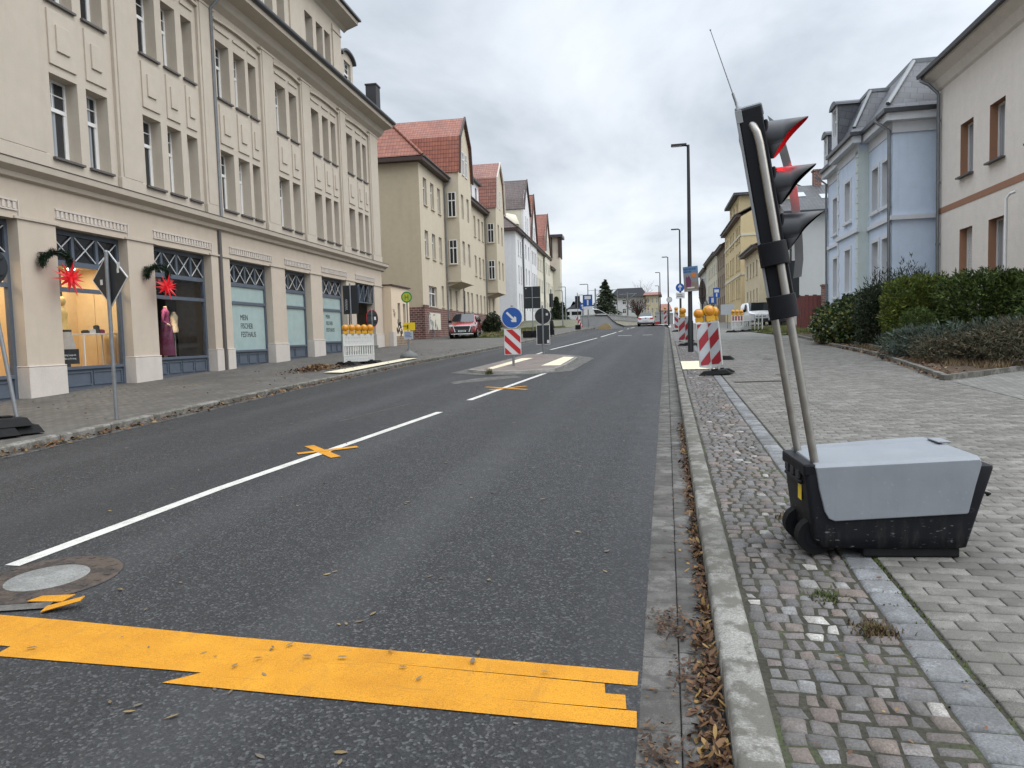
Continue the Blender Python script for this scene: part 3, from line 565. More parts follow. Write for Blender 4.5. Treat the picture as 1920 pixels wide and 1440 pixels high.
# ---- fallen leaves
def leaf_mesh(name, P, size, mats, flat=.25, seed=1, kind='stuff'):
    rs = np.random.RandomState(seed); n = len(P); P = np.asarray(P, float)
    L = rs.uniform(size[0], size[1], n); w = L * rs.uniform(.28, .45, n); a = rs.uniform(0, 2 * np.pi, n)
    tilt = rs.normal(0, flat, n); roll = rs.normal(0, flat, n); curl = rs.uniform(-.25, .55, n) * L
    V = np.zeros((n, 6, 3)); loc = np.array([(-.5, 0), (-.1, .5), (.3, .42), (.5, 0), (.3, -.42), (-.1, -.5)])
    for k, (lx, ly) in enumerate(loc):
        x, y = lx * L, ly * 2 * w * .5; z = np.abs(ly) * curl * .6 + (lx ** 2) * curl
        z = z + x * np.sin(tilt) + y * np.sin(roll); V[:, k, 0] = P[:, 0] + x * np.cos(a) - y * np.sin(a); V[:, k, 1] = P[:, 1] + x * np.sin(a) + y * np.cos(a); V[:, k, 2] = P[:, 2] + z
    V[:, :, 2] += np.maximum(0, P[:, 2:3] + .002 - V[:, :, 2].min(1, keepdims=True))
    F = (np.arange(n)[:, None, None] * 6 + np.array([(0, 1, 2, 3), (0, 3, 4, 5)])[None]).reshape(-1, 4)
    o = np_mesh(name, V.reshape(-1, 3), F, mats); return tag(o, kind=kind)
M['leaf_brown'] = m_leaf('fallen_leaf', [(.035, .018, .011), (.075, .036, .018), (.11, .052, .024), (.05, .026, .015), (.15, .075, .032), (.09, .045, .022), (.20, .11, .045), (.06, .03, .016), (.13, .062, .03), (.30, .19, .06), (.045, .024, .014)], .6)
M['leaf_pale'] = m_leaf('faded_leaf', [(.11, .08, .05), (.19, .135, .07), (.08, .06, .042), (.24, .165, .065), (.13, .105, .08), (.1, .085, .07)], .6)
M['twig_dark'] = m_leaf('litter_twig', [(.03, .018, .012), (.07, .04, .025), (.12, .08, .05)], .8)
P = []
for i in range(3600):
    y = 1.5 + (rnd.random() ** 1.6) * 8.5; dens = 1 if y < 3.6 else .5
    if rnd.random() > dens: continue
    x = .188 - abs(rnd.gauss(0, .055 if y < 3.6 else .03)); P.append((x, y, zr(y) + .006 + max(0, (.05 - (.19 - x) * .5)) * rnd.random() * (1.2 if y < 3.6 else .5)))
leaf_mesh('fallen_leaves', P, (.014, .054), 'leaf_brown', .55, 3)
P = []
for i in range(700):
    cx, cy = rnd.choice(((-.02, 3.6), (.0, 3.5), (-.06, 2.45), (.02, 2.2), (.08, 3.0))); x, y = rnd.gauss(cx, .05), rnd.gauss(cy, .09)
    if -.13 < x < .19: P.append((x, y, zr(y) + .008 + rnd.random() * .01))
leaf_mesh('leaf_litter', P, (.012, .035), 'twig_dark', .4, 4)
for o in (bpy.data.objects['leaf_litter'],): pass
P = []
for i in range(2600):
    y = 6 + 24 * rnd.random() ** .9
    if rnd.random() > (.95 if y < 9.5 else .55 if y < 19 else .25): continue
    x = LK(y) + abs(rnd.gauss(0, .09)); P.append((x, y, zr(y) + .008 + rnd.random() * .045 * max(0, 1 - (x - LK(y)) * 5)))
leaf_mesh('fallen_leaves', P, (.03, .09), 'leaf_brown', .45, 5)
P = []
for i in range(1500):
    r = abs(rnd.gauss(0, .45)); a = rnd.uniform(0, 6.28); x, y = -10.25 + r * math.cos(a) * .75, 20.0 + r * math.sin(a) * 1.7; P.append((x, y, zr(y) + .15 + rnd.random() * .12 * math.exp(-r * r * 4)))
leaf_mesh('leaf_pile', P, (.05, .1), 'leaf_brown', .5, 6)
P = []
for i in range(330):
    y = 7 + 24 * rnd.random(); x = rnd.uniform(-12.6, LK(y) - .2); P.append((x, y, zr(y) + .152))
leaf_mesh('scattered_leaves', P, (.04, .09), 'leaf_brown', .25, 7)
P = []
for i in range(230):
    y = 1.8 + 20 * rnd.random() ** 1.7; x = rnd.uniform(-6.5, -.3); P.append((x, y, zr(y) + .003))
for i in range(14): x = rnd.uniform(-3.4, -.4); y = 2.75 + rnd.random() * .35; P.append((x, y, zr(y) + .013))
leaf_mesh('scattered_leaves', P, (.025, .06), 'leaf_pale', .08, 8)
P = []
for i in range(1300):
    t_ = rnd.random(); y = 14.4 + t_ * 15; x = np.interp(y, [14.2, 17, 21.2, 27.4, 36], [4.82, 5.1, 5.47, 5.46, 5.75]) + abs(rnd.gauss(.12, .22)) - .1; P.append((x, y, zr(y) + (.205 if x > np.interp(y, [14.2, 17, 21.2, 27.4, 36], [4.82, 5.1, 5.47, 5.46, 5.75]) + .1 else .13) + rnd.random() * .02))
leaf_mesh('fallen_leaves', P, (.05, .1), 'leaf_brown', .4, 9)
P = [(rnd.uniform(1.2, 4.8), 5 + 20 * rnd.random() ** 1.4, 0) for i in range(26)]; P = [(x, y, zr(y) + .126) for x, y, _ in P]
leaf_mesh('scattered_leaves', P, (.03, .06), 'leaf_brown', .2, 10)
P = []
for i in range(420):
    y = 1.6 + 26 * rnd.random() ** 1.4; x = rnd.uniform(-.12, .18) if rnd.random() < .6 else rnd.uniform(.36, 1.1); P.append((x, y, zr(y) + (.008 if x < .2 else .128)))
leaf_mesh('leaf_litter', P, (.01, .04), 'leaf_brown', .3, 12)
# moss and small weeds in the paving joints
def weed_patch(name, c, r, n, cols, h=(.01, .03), seed=1):
    rs = np.random.RandomState(seed); V = []; F = []
    for i in range(n):
        q = abs(rs.normal(0, r)); a = rs.uniform(0, 6.28); x, y = c[0] + q * math.cos(a) * (c[3] if len(c) > 3 else 1), c[1] + q * math.sin(a); z = zr(y) + c[2]
        L_ = rs.uniform(*h); d = rs.uniform(0, 6.28); w = .004 + .003 * rs.rand(); le = rs.uniform(.2, 1.1) * L_; k = len(V)
        V += [(x - w * math.sin(d), y + w * math.cos(d), z), (x + w * math.sin(d), y - w * math.cos(d), z), (x + le * math.cos(d), y + le * math.sin(d), z + L_)]; F.append((k, k + 1, k + 2))
    M[name + '_m'] = m_leaf(name + '_m', cols, .8); return tag(np_mesh(name, V, F, name + '_m'), kind='stuff')
weed_patch('dry_weeds', (.87, 3.35, .118), .05, 700, [(.06, .04, .02), (.12, .075, .04), (.06, .07, .02)], (.01, .032), 1)
weed_patch('weeds', (.74, 3.72, .118), .045, 260, [(.05, .06, .02), (.08, .1, .03)], (.01, .025), 2)
weed_patch('dry_weeds', (.8, 5.1, .118), .05, 350, [(.09, .07, .03), (.12, .08, .05)], (.01, .04), 3)
weed_patch('weeds', (-4.62, 18.72, .01), .06, 200, [(.05, .07, .02), (.14, .11, .04)], (.06, .2), 4)
weed_patch('moss', (1.126, 4.5, .112, .06), 1.6, 3000, [(.04, .06, .012), (.075, .1, .02), (.05, .05, .02)], (.006, .016), 5)
P = []
# ================================================================== BUILDINGS: helpers
def pix(x, y): return CR * (x - 960) + CD * (y - 720) + CF * 1360.
def vp_dir(vx): d = pix(vx, 625 - .029 * (vx - 1178)); d.z = 0; return d.normalized()
def fac_root(name, label, cat, D, vx=1178, side='L', group=None):
    """Empty with local x along the facade, y into the house, z up; on the left x = s, on the right x = -s"""
    d = vp_dir(vx); n = Vector((d.y, -d.x, 0)); o = n * D; x = d if side == 'L' else -d
    return thing(name, label, cat, o, math.atan2(x.y, x.x), group)
def wall(b, u0, u1, z0, z1, holes=(), y=0., rev=.3, mi=0, mr=None, cap=False):
    """flat wall with real openings and reveals; holes (u0,u1,z0,z1)"""
    us = sorted({u0, u1} | {h[0] for h in holes} | {h[1] for h in holes}); zs = sorted({z0, z1} | {h[2] for h in holes} | {h[3] for h in holes})
    us = [u for u in us if u0 - 1e-6 <= u <= u1 + 1e-6]; zs = [z for z in zs if z0 - 1e-6 <= z <= z1 + 1e-6]
    for i in range(len(us) - 1):
        run = None
        for j in range(len(zs) - 1):
            cu, cz = (us[i] + us[i + 1]) / 2, (zs[j] + zs[j + 1]) / 2
            if any(h[0] < cu < h[1] and h[2] < cz < h[3] for h in holes): continue
            b.poly([(us[i], y, zs[j]), (us[i + 1], y, zs[j]), (us[i + 1], y, zs[j + 1]), (us[i], y, zs[j + 1])], mi)
    mr = mi if mr is None else mr
    for a, c, e, f in holes:
        r = y + rev
        b.poly([(a, y, e), (a, y, f), (a, r, f), (a, r, e)], mr); b.poly([(c, y, f), (c, y, e), (c, r, e), (c, r, f)], mr)
        b.poly([(a, y, f), (c, y, f), (c, r, f), (a, r, f)], mr); b.poly([(c, y, e), (a, y, e), (a, r, e), (c, r, e)], mr)
    return b
def side_walls(b, u0, u1, z0, z1, depth, y=0., mi=0, left=True, right=True, back=True):
    if left: b.poly([(u0, y + depth, z0), (u0, y, z0), (u0, y, z1), (u0, y + depth, z1)], mi)
    if right: b.poly([(u1, y, z0), (u1, y + depth, z0), (u1, y + depth, z1), (u1, y, z1)], mi)
    if back: b.poly([(u1, y + depth, z0), (u0, y + depth, z0), (u0, y + depth, z1), (u1, y + depth, z1)], mi)
WCACHE = {}
def window(parent, u0, u1, z0, z1, y, style='tall', glass='glass', frame='frame_white', sill='sill', sd=.06):
    """window frame mesh with a pane and a sill as its sub-parts; equal windows share their meshes"""
    w, h = round(u1 - u0, 2), round(z1 - z0, 2); key = (w, h, style, glass, frame, sill, round(sd, 2), round(y, 2))
    if key not in WCACHE:
        b = MB(); f = .055; b.box(0, f, 0, .07, 0, h); b.box(w - f, w, 0, .07, 0, h); b.box(f, w - f, 0, .07, h - f, h); b.box(f, w - f, 0, .07, 0, f)
        if style == 'tall':
            t = h * .63; b.box(f, w - f, -.015, .06, t - .04, t + .05); b.box(w / 2 - .013, w / 2 + .013, .005, .05, t + .05, h - f); b.box(f, w - f, .008, .048, t + (h - t) * .52 - .012, t + (h - t) * .52 + .012); b.box(w - f - .05, w - f, .004, .06, f, t - .04)
        elif style == 'cross':
            t = h * .66; b.box(f, w - f, -.012, .06, t - .035, t + .04); b.box(w / 2 - .03, w / 2 + .03, -.008, .06, f, t - .035); b.box(w / 2 - .02, w / 2 + .02, -.004, .055, t + .04, h - f)
        elif style == 'split':
            b.box(w / 2 - .04, w / 2 + .04, -.01, .06, f, h - f)
        elif style == 'transom':
            t = h * .6; b.box(f, w - f, -.012, .06, t - .035, t + .04)
        elif style == 'shutter':
            for k in range(int(h / .05)): b.box(f, w - f, .02, .035, f + k * .05, min(h - f, f + k * .05 + .038))
        fr = b.build('window', frame); p = MB(); p.box(f - .01, w - f + .01, .035, .045, f - .01, h - f + .01); pa = p.build('pane', glass, fr)
        if sill:
            q = MB(); yy = -y - sd; q.box(-.04, w + .04, yy, .01, -.055, -.002); q.build('sill', sill, fr)
        WCACHE[key] = fr; o = fr
    else:
        o = copy_tree(WCACHE[key])
    o.parent = parent; o.location = (u0, y, z0); return o
def gutterpipe(parent, u, y, z0, z1, r=.055, mat='zinc', off=.5, name='downpipe'):
    b = MB(); b.tube([(u, y - off, z1), (u, y - off, z1 - .15), (u, y - .1, z1 - .55), (u, y - .1, z0)], r, 10)
    z = z0 + 1
    while z < z1 - 1: b.lathe([(r + .018, -.03), (r + .018, .03)], (u, y - .1, z), 10); z += 2.2
    return b.build(name, mat, parent)
def slope(b, p0, p1, p2, p3, mi=0, t=.08):
    """roof slab with thickness"""
    v = [Vector(p) for p in (p0, p1, p2, p3)]; n = (v[1] - v[0]).cross(v[3] - v[0]).normalized() * t; w = [q - n for q in v]
    b.add([tuple(q) for q in v + w], [(0, 1, 2, 3), (7, 6, 5, 4), (0, 4, 5, 1), (1, 5, 6, 2), (2, 6, 7, 3), (3, 7, 4, 0)], mi)

# ================================================================== left: long beige shop building
K = 12.75 / 13.3
def ks(s): return s * K
def kz(z): return 1.55 + (z - 1.55) * K
def shop_building():
    B = fac_root('shop_building', 'long beige commercial building with slate blue shop windows along the left pavement', 'building', -12.75)
    U0, U1 = ks(3.), ks(38.45)
    shops = [(8.2, 10.4), (11.5, 14.33), (15.42, 17.9), (19.0, 21.9), (23.0, 25.9), (27.02, 29.36), (30.5, 33.32)]; door = (34.5, 37.2)
    gz = lambda u: zr(u) + .1
    H = [(ks(a), ks(c), -.6, kz(4.47)) for a, c in shops + [door]]
    b = MB(); wall(b, U0, U1, -.6, kz(5.42), H, 0, .42); side_walls(b, U0, U1, -.6, kz(5.42), 12)
    b.build('wall', 'stucco_low', B)
    # upper storeys
    win = [(8.0, 8.85), (9.1, 9.9), (11.6, 12.45), (12.75, 13.5), (15.56, 16.45), (16.74, 17.5), (18.9, 19.7), (20.0, 20.68), (20.97, 21.53), (22.85, 23.68), (23.98, 24.74), (24.95, 25.5), (26.98, 27.85), (28.14, 28.82), (30.22, 31.0), (31.36, 32.02), (32.3, 32.85), (34.16, 34.95), (35.4, 36.05), (36.32, 36.85)]
    H = [(ks(a), ks(c), kz(z0), kz(z1)) for a, c in win for z0, z1 in ((6.11, 8.07), (9.77, 11.66))]
    b = MB(); wall(b, U0, U1, kz(5.42), kz(13.2), H, .02, .36); side_walls(b, U0, U1, kz(5.42), kz(13.2), 12, .02); b.build('wall', 'stucco', B)
    for k, (a, c, z0, z1) in enumerate(H): window(B, a, c, z0, z1, .34, 'tall', 'glass_curtain' if z0 < 7 else 'glass')
    # pilasters, grooves, spandrel fields
    piers = [(10.15, 11.35), (13.8, 15.3), (17.75, 18.7), (21.75, 22.65), (25.75, 26.75), (29.05, 30.0), (33.1, 33.95), (37.1, 38.4)]
    for a, c in piers:
        b = MB(); b.box(ks(a), ks(c), -.07, .03, kz(5.76), kz(12.42)); b.box(ks(a) - .02, ks(c) + .02, -.1, .02, kz(5.76), kz(6.1))
        b.box(ks(a) + .09, ks(c) - .09, -.1, -.068, kz(6.1), kz(12.42)); b.box(ks(a) - .03, ks(c) + .03, -.12, .02, kz(12.42), kz(12.5))
        b.build('pilaster', 'stucco_trim', B, .012, 1)
    for a, c in win:
        b = MB(); a, c = ks(a), ks(c); m = (a + c) / 2; w = (c - a)
        b.box(a + .02, c - .02, -.022, .03, kz(8.28), kz(9.56)); b.box(m - w * .24, m + w * .22, -.065, -.01, kz(8.62), kz(9.24))
        b.build('spandrel_panel', 'stucco', B, .008, 1)
        b = MB(); b.box(a - .03, c + .03, -.025, .03, kz(11.98), kz(12.05)); b.build('window_ledge', 'stucco', B)
    gaps = [(piers[i][1], piers[i + 1][0]) for i in range(len(piers) - 1)]
    for a, c in gaps: # gently arched ledge over every bay
        a, c = ks(a), ks(c); n = 10; b = MB()
        for k in range(n):
            t0, t1 = k / n, (k + 1) / n; f = lambda t: kz(12.22) + .07 * (1 - (2 * t - 1) ** 2)
            p = [(a + (c - a) * t0, f(t0)), (a + (c - a) * t1, f(t1)), (a + (c - a) * t1, f(t1) + .07), (a + (c - a) * t0, f(t0) + .07)]; b.prism(p, -.09, .03, 'y')
        b.build('arched_ledge', 'stucco_trim', B)
    b = MB(); pr = [(.05, kz(5.3)), (-.1, kz(5.36)), (-.13, kz(5.46)), (-.3, kz(5.56)), (-.32, kz(5.7)), (.05, kz(5.78))]
    b.prism(pr, U0 - .3, U1 + .3, 'x'); b.build('cornice', 'stucco_trim', B)
    b = MB(); b.prism([(-.33, kz(5.702)), (-.335, kz(5.72)), (.03, kz(5.80)), (.03, kz(5.782))], U0 - .31, U1 + .31, 'x'); b.build('cornice_flashing', 'sill', B)
    b = MB(); b.prism([(.03, kz(12.62)), (-.18, kz(12.78)), (-.3, kz(13.0)), (-.75, kz(13.1)), (-.78, kz(13.28)), (.03, kz(13.3))], U0 - .5, U1 + .5, 'x'); b.build('eaves', 'stucco_trim', B)
    b = MB(); g = [(-.82 + .1 * math.cos(t), kz(13.36) + .1 * math.sin(t)) for t in [math.pi + i * math.pi / 8 for i in range(9)]]; b.prism(g + [(-.72, kz(13.40)), (-.92, kz(13.40))], U0 - .55, U1 + .6, 'x'); b.build('gutter', 'gutter', B)
    # main roof and upper wing
    b = MB(); slope(b, (U0 - .3, -.75, kz(13.42)), (U1 + .45, -.75, kz(13.42)), (U1 + .45, 6.2, kz(19.1)), (U0 - .3, 6.2, kz(19.1))); slope(b, (U1 + .45, 12.6, kz(13.42)), (U0 - .3, 12.6, kz(13.42)), (U0 - .3, 6.2, kz(19.1)), (U1 + .45, 6.2, kz(19.1))); b.poly([(U1, 0, kz(13.2)), (U1, 12, kz(13.2)), (U1, 6.2, kz(18.9))], 0); b.build('roof', 'tile_dark', B)
    A0, A1 = ks(8.), ks(34.1); wa = [(16.0, 16.8), (17.1, 17.9), (19.2, 20.0), (20.4, 21.1), (22.6, 23.4), (23.8, 24.5), (26.4, 27.2), (27.55, 28.2), (30.1, 30.9), (31.25, 31.95), (32.15, 32.8)]
    H = [(ks(a), ks(c), kz(13.75), kz(15.7)) for a, c in wa]
    b = MB(); wall(b, A0, A1, kz(13.3), kz(16.9), H, .06, .34); side_walls(b, A0, A1, kz(13.3), kz(16.9), 9, .06); b.build('attic_wall', 'stucco', B)
    for a, c, z0, z1 in H: window(B, a, c, z0, z1, .38, 'tall', 'glass')
    for a, c in ((24.9, 25.9), (28.6, 29.6), (33.0, 33.95)):
        b = MB(); b.box(ks(a), ks(c), 0, .07, kz(13.4), kz(16.3)); b.box(ks(a) - .03, ks(c) + .03, -.04, .07, kz(16.02), kz(16.1))
        b.build('attic_pilaster', 'stucco_trim', B)
    b = MB(); b.prism([(.07, kz(16.5)), (-.1, kz(16.62)), (-.62, kz(16.8)), (-.64, kz(16.96)), (.1, kz(16.98))], A0 - .4, A1 + .5, 'x'); b.build('attic_eaves', 'stucco_trim', B)
    b = MB(); b.prism([(-.5, kz(16.985)), (-.76, kz(16.99)), (-.74, kz(17.1)), (-.5, kz(17.14))], A0 - .45, A1 + .62, 'x'); slope(b, (A0 - .4, -.55, kz(17.14)), (A1 + .55, -.55, kz(17.14)), (A1 + .1, 4.6, kz(20.6)), (A0 - .4, 4.6, kz(20.6))); slope(b, (A1 + .55, -.55, kz(17.14)), (A1 + .55, 9.4, kz(17.14)), (A1 - 3, 6, kz(20.6)), (A1 - 3, 4.6, kz(20.6))); b.build('attic_roof', 'gutter', B)
    # round-topped dormer
    d0, d1 = ks(34.6), ks(36.2); zb, zt = kz(13.3), kz(15.55); m = (d0 + d1) / 2; r = (d1 - d0) / 2
    arc = [(m + (r + .1) * math.cos(t), zt + .42 * math.sin(t)) for t in [i * math.pi / 12 for i in range(13)]]
    H = (d0 + .42, d1 - .28, kz(13.9), kz(15.45)); b = MB(); wall(b, d0, d1, zb, zt, [H], .3, .12); b.poly([(p[0], .3, p[1]) for p in [(d1, zt)] + arc[1:-1] + [(d0, zt)]]); b.poly([(d0, 4, zb), (d0, .3, zb), (d0, .3, zt), (d0, 4, zt)]); b.poly([(d1, .3, zb), (d1, 4, zb), (d1, 4, zt), (d1, .3, zt)])
    D_ = b.build('dormer', 'stucco', B); window(B, *H, .42, 'tall', 'glass', sill=None)
    b = MB(); b.prism(arc + [(m + (r + .03) * math.cos(t), zt - .05 + .38 * math.sin(t)) for t in [math.pi - i * math.pi / 12 for i in range(13)]], .12, 4, 'y'); b.build('dormer_roof', 'gutter', D_)
    # rainwater pipe in its slot
    b = MB(); u = ks(22.42); b.tube([(u, -.8, kz(13.3)), (u, -.75, kz(13.0)), (u, -.13, kz(12.45)), (u, -.13, kz(5.72))], .052, 10); b.build('downpipe', 'galv', B); b = MB(); b.tube([(u, -.02, kz(5.4)), (u, -.02, gz(u))], .06, 10); b.box(u - .1, u + .1, -.012, .01, gz(u), kz(5.38)); b.build('downpipe', 'sill', B)
    b = MB(); b.box(u - .28, u + .28, -.95, -.55, kz(12.95), kz(13.3)); b.build('rain_hopper', 'gutter', B, .03)
    # ground-floor pillars, plinths, string line, dentil bands
    edges = [U0] + [v for a, c in shops + [door] for v in (ks(a), ks(c))] + [U1]; pil = [(edges[i], edges[i + 1]) for i in range(0, len(edges), 2)]
    for a, c in pil:
        segs = [(a, c)] if not (a < u < c) else [(a, u - .13), (u + .13, c)]
        for a_, c_ in segs:
            b = MB(); b.box(a_ - .012, c_ + .012, -.05, .34, -.5, gz((a + c) / 2) + .66); b.box(a_ - .016, c_ + .016, -.056, .34, gz((a + c) / 2) + .66, gz((a + c) / 2) + .69)
            b.build('plinth', 'plinth', B, .012, 1)
    for a, c in pil: b = MB(); b.box(a - .1, c + .1, -.04, .01, kz(4.475), kz(4.53)); b.build('string_course', 'stucco_trim', B)
    for a, c in shops + [door]:
        b = MB(); a, c = ks(a), ks(c); b.box(a, c, -.035, .01, kz(4.84), kz(4.88)); b.box(a, c, -.03, .01, kz(4.64), kz(4.67)); k = int((c - a) / .13)
        for i in range(k): x = a + (i + .2) * (c - a) / k; b.box(x, x + .07, -.028, .01, kz(4.68), kz(4.83))
        b.box(c + .02, c + .05, -.03, .01, kz(4.5), kz(4.88))
        b.build('dentil_band', 'plinth', B)
    # shop fronts
    for i, (a, c) in enumerate(shops):
        a, c = ks(a), ks(c); y = .26; g = gz((a + c) / 2); zs = g + .56; zt, z3, z2 = kz(4.46), kz(3.66), kz(3.02); n = 3 if i in (0, 1, 2, 5) else 4; b = MB()
        b.box(a, a + .09, y, y + .1, g - .3, zt); b.box(c - .09, c, y, y + .1, g - .3, zt)
        for z, t in ((zt - .11, .11), (z3 - .06, .12), (z2 - .05, .1)): b.box(a + .09, c - .09, y, y + .1, z, z + t)
        for k in range(1, n): x = a + (c - a) * k / n; b.box(x - .045, x + .045, y + .003, y + .09, z3 + .06, zt - .11)
        b.box(a + .09, c - .09, y - .03, y + .14, zs - .07, zs); b.box(a + .09, c - .09, y + .03, y + .1, g - .4, zs - .07); m = n if n > 3 else 2
        for k in range(m):
            x0, x1 = a + .12 + (c - a - .24) * k / m + .03, a + .12 + (c - a - .24) * (k + 1) / m - .03
            for q in ((x0, x1, zs - .16, zs - .13), (x0, x1, g + .09, g + .12), (x0, x0 + .03, g + .12, zs - .16), (x1 - .03, x1, g + .12, zs - .16)): b.box(q[0], q[1], y + .005, y + .035, q[2], q[3])
        F = b.build('shop_window', 'shopframe', B); b = MB()
        for k in range(n):
            x0, x1 = a + .05 + (c - a - .1) * k / n + .05, a + .05 + (c - a - .1) * (k + 1) / n - .05; z0, z1 = z3 + .08, zt - .13
            for sgn in (1, -1):
                p, q = Vector((x0, 0, z0 if sgn > 0 else z1)), Vector((x1, 0, z1 if sgn > 0 else z0)); d = (q - p).normalized(); nn = Vector((-d.z, 0, d.x)) * .0115
                b.prism([((p + nn).x, (p + nn).z), ((q + nn).x, (q + nn).z), ((q - nn).x, (q - nn).z), ((p - nn).x, (p - nn).z)], y - .005 + .003 * sgn, y + .012 + .003 * sgn, 'y')
        b.build('cross_bars', 'xbar', F); b = MB(); b.box(a + .06, c - .06, y + .05, y + .06, z3, zt - .1); b.build('upper_pane', 'glass', F)
        b = MB(); b.box(a + .06, c - .06, y + .05, y + .06, zs - .01, z3); b.build('pane', 'frosted' if i >= 4 else 'clear', F)
        if i in (4, 6):
            for k, w in enumerate(('MEIN', 'FISCHER', 'FESTHAUS')): text_mesh('lettering', w, .27 if i == 4 else .24, 'ink' if i == 4 else 'signback', F, Matrix.Translation((a + (1.02 if i == 4 else .95), y + .047, kz(2.42) + (.2 if i == 6 else 0) - .29 * k)) @ Matrix.Rotation(R(90), 4, 'X'), sx=.82)
    # door recess
    a, c = ks(door[0]), ks(door[1]); g = gz(36) ; b = MB(); b.box(a, c, .5, .6, kz(3.55), kz(4.47)); b.box(a, c, .1, .5, kz(3.5), kz(3.56))
    n = 4
    for k in range(n + 1): x = a + (c - a) * k / n; b.box(x - .03, x + .03, .07, .12, kz(3.56), kz(4.47))
    for k in range(n):
        x0, x1 = a + (c - a) * k / n, a + (c - a) * (k + 1) / n
        for z0, z1 in ((kz(3.56), kz(4.45)), (kz(4.45), kz(3.56))): b.tube([(x0, .09, z0), (x1, .09, z1)], .018, 6)
    b.build('door_transom', 'shopframe', B); b = MB(); b.box(a, c, .95, 1.05, g, kz(3.55)); b.box(a + .5, a + .56, .9, .96, g, kz(3.5)); b.box(c - .56, c - .5, .9, .96, g, kz(3.5)); Dd = b.build('door', 'door_wood', B)
    b = MB()
    for k in range(5): b.box(a + .75 + k * .17, a + .86 + k * .17, .93, .96, g + 1.0, kz(3.3))
    b.build('door_glazing', 'glass', Dd); b = MB(); b.box(a + .62, a + .66, .87, .93, g + .95, g + 1.2); b.build('door_handle', 'steel', Dd)
    b = MB(); b.box(a, c, -.1, 1.0, g - .3, g + .14); b.build('door_step', 'kerbstone', B)
    # lit shop rooms behind the clear panes
    for i in (0, 1, 2, 3):
        a, c = ks(shops[i][0]), ks(shops[i][1]); g = gz((a + c) / 2); z0, z1 = g + .5, kz(3.75); dep = 2.0 if i < 3 else 2.3
        x0, x1, y0, y1 = a - .5, c + (.5 if i < 3 else 1.6), .44, dep; b = MB(); lit = i < 3
        b.poly([(x0, y0, z0), (x1, y0, z0), (x1, y1, z0), (x0, y1, z0)], 1); b.poly([(x0, y1, z1), (x1, y1, z1), (x1, y0, z1), (x0, y0, z1)], 0)
        b.poly([(x0, y1, z0), (x1, y1, z0), (x1, y1, z1), (x0, y1, z1)], 0); b.poly([(x0, y0, z0), (x0, y1, z0), (x0, y1, z1), (x0, y0, z1)], 0); b.poly([(x1, y1, z0), (x1, y0, z0), (x1, y0, z1), (x1, y1, z1)], 2)
        b.build('shop_room', ['shop_wall', 'shop_floor', 'shop_wall'] if lit else ['shop_dark', 'shop_floor', 'shop_grey'], B)
        b = MB()
        if i == 2:
            for k in range(17): b.box(x0 + .05 + k * .16, x0 + .19 + k * .16, y1 - .12 + (.05 if k % 2 else 0), y1 - .06 + (.05 if k % 2 else 0), z0, z1)
            b.build('dark_curtain', 'shop_dark', B); b = MB()
            b.box(x1 - .03, x1, .75, .79, z0 + .1, z1 - .6); b.box(x1 - .03, x1, 1.45, 1.49, z0 + .1, z1 - .6); b.box(x1 - .03, x1, .75, 1.49, z1 - .6, z1 - .56); b.build('door_frame', 'shop_wall', B)
        if i == 3:
            b = MB(); b.box(x1 - .08, x1 - .04, .5, y1, z0, z1 - .1); b.build('grey_screen', 'shop_grey', B)
        if lit:
            b = MB(); lamps = [(a + .4, .9), ((a + c) / 2, .9), (c - .2, .9), (a + .7, 1.6), (c - .1, 1.6)]
            for x, y in lamps: b.lathe([(.09, 0), (.09, .03)], (x, y, z1 - .04), 12)
            L_ = b.build('ceiling_lamps', 'lamp_warm', B)
            ld = bpy.data.lights.new('shop_light', 'AREA'); ld.energy = 34; ld.size = c - a; ld.size_y = 1.0; ld.shape = 'RECTANGLE'; ld.color = (1, .86, .64); lo = bpy.data.objects.new('shop_light', ld); COL.objects.link(lo); lo.parent = B; lo.location = ((a + c) / 2, 1.2, z1 - .06)
        else:
            b = MB()
            for x in (a + 1.2, a + 1.75): b.box(x, x + .13, .75, .95, z1 - .28, z1 - .1); b.box(x + .04, x + .08, .8, .84, z1 - .1, z1)
            b.build('track_spots', 'frame_white', B)
            ld = bpy.data.lights.new('shop_light', 'SPOT'); ld.energy = 110; ld.spot_size = R(70); ld.color = (1, .85, .68); lo = bpy.data.objects.new('shop_light', ld); COL.objects.link(lo); lo.parent = B; lo.location = (a + 1.3, .55, z1 - .15); lo.rotation_euler = (R(12), 0, 0)
    return B, shops, gz
M['lamp_warm'] = m_emit('warm_lamp', (1, .8, .5), 12)
SHOP, SHOPS, GZ = shop_building()

def local_to_world(B, p): return Matrix.Translation(B.location) @ Matrix.Rotation(B.rotation_euler.z, 4, 'Z') @ Vector(p)
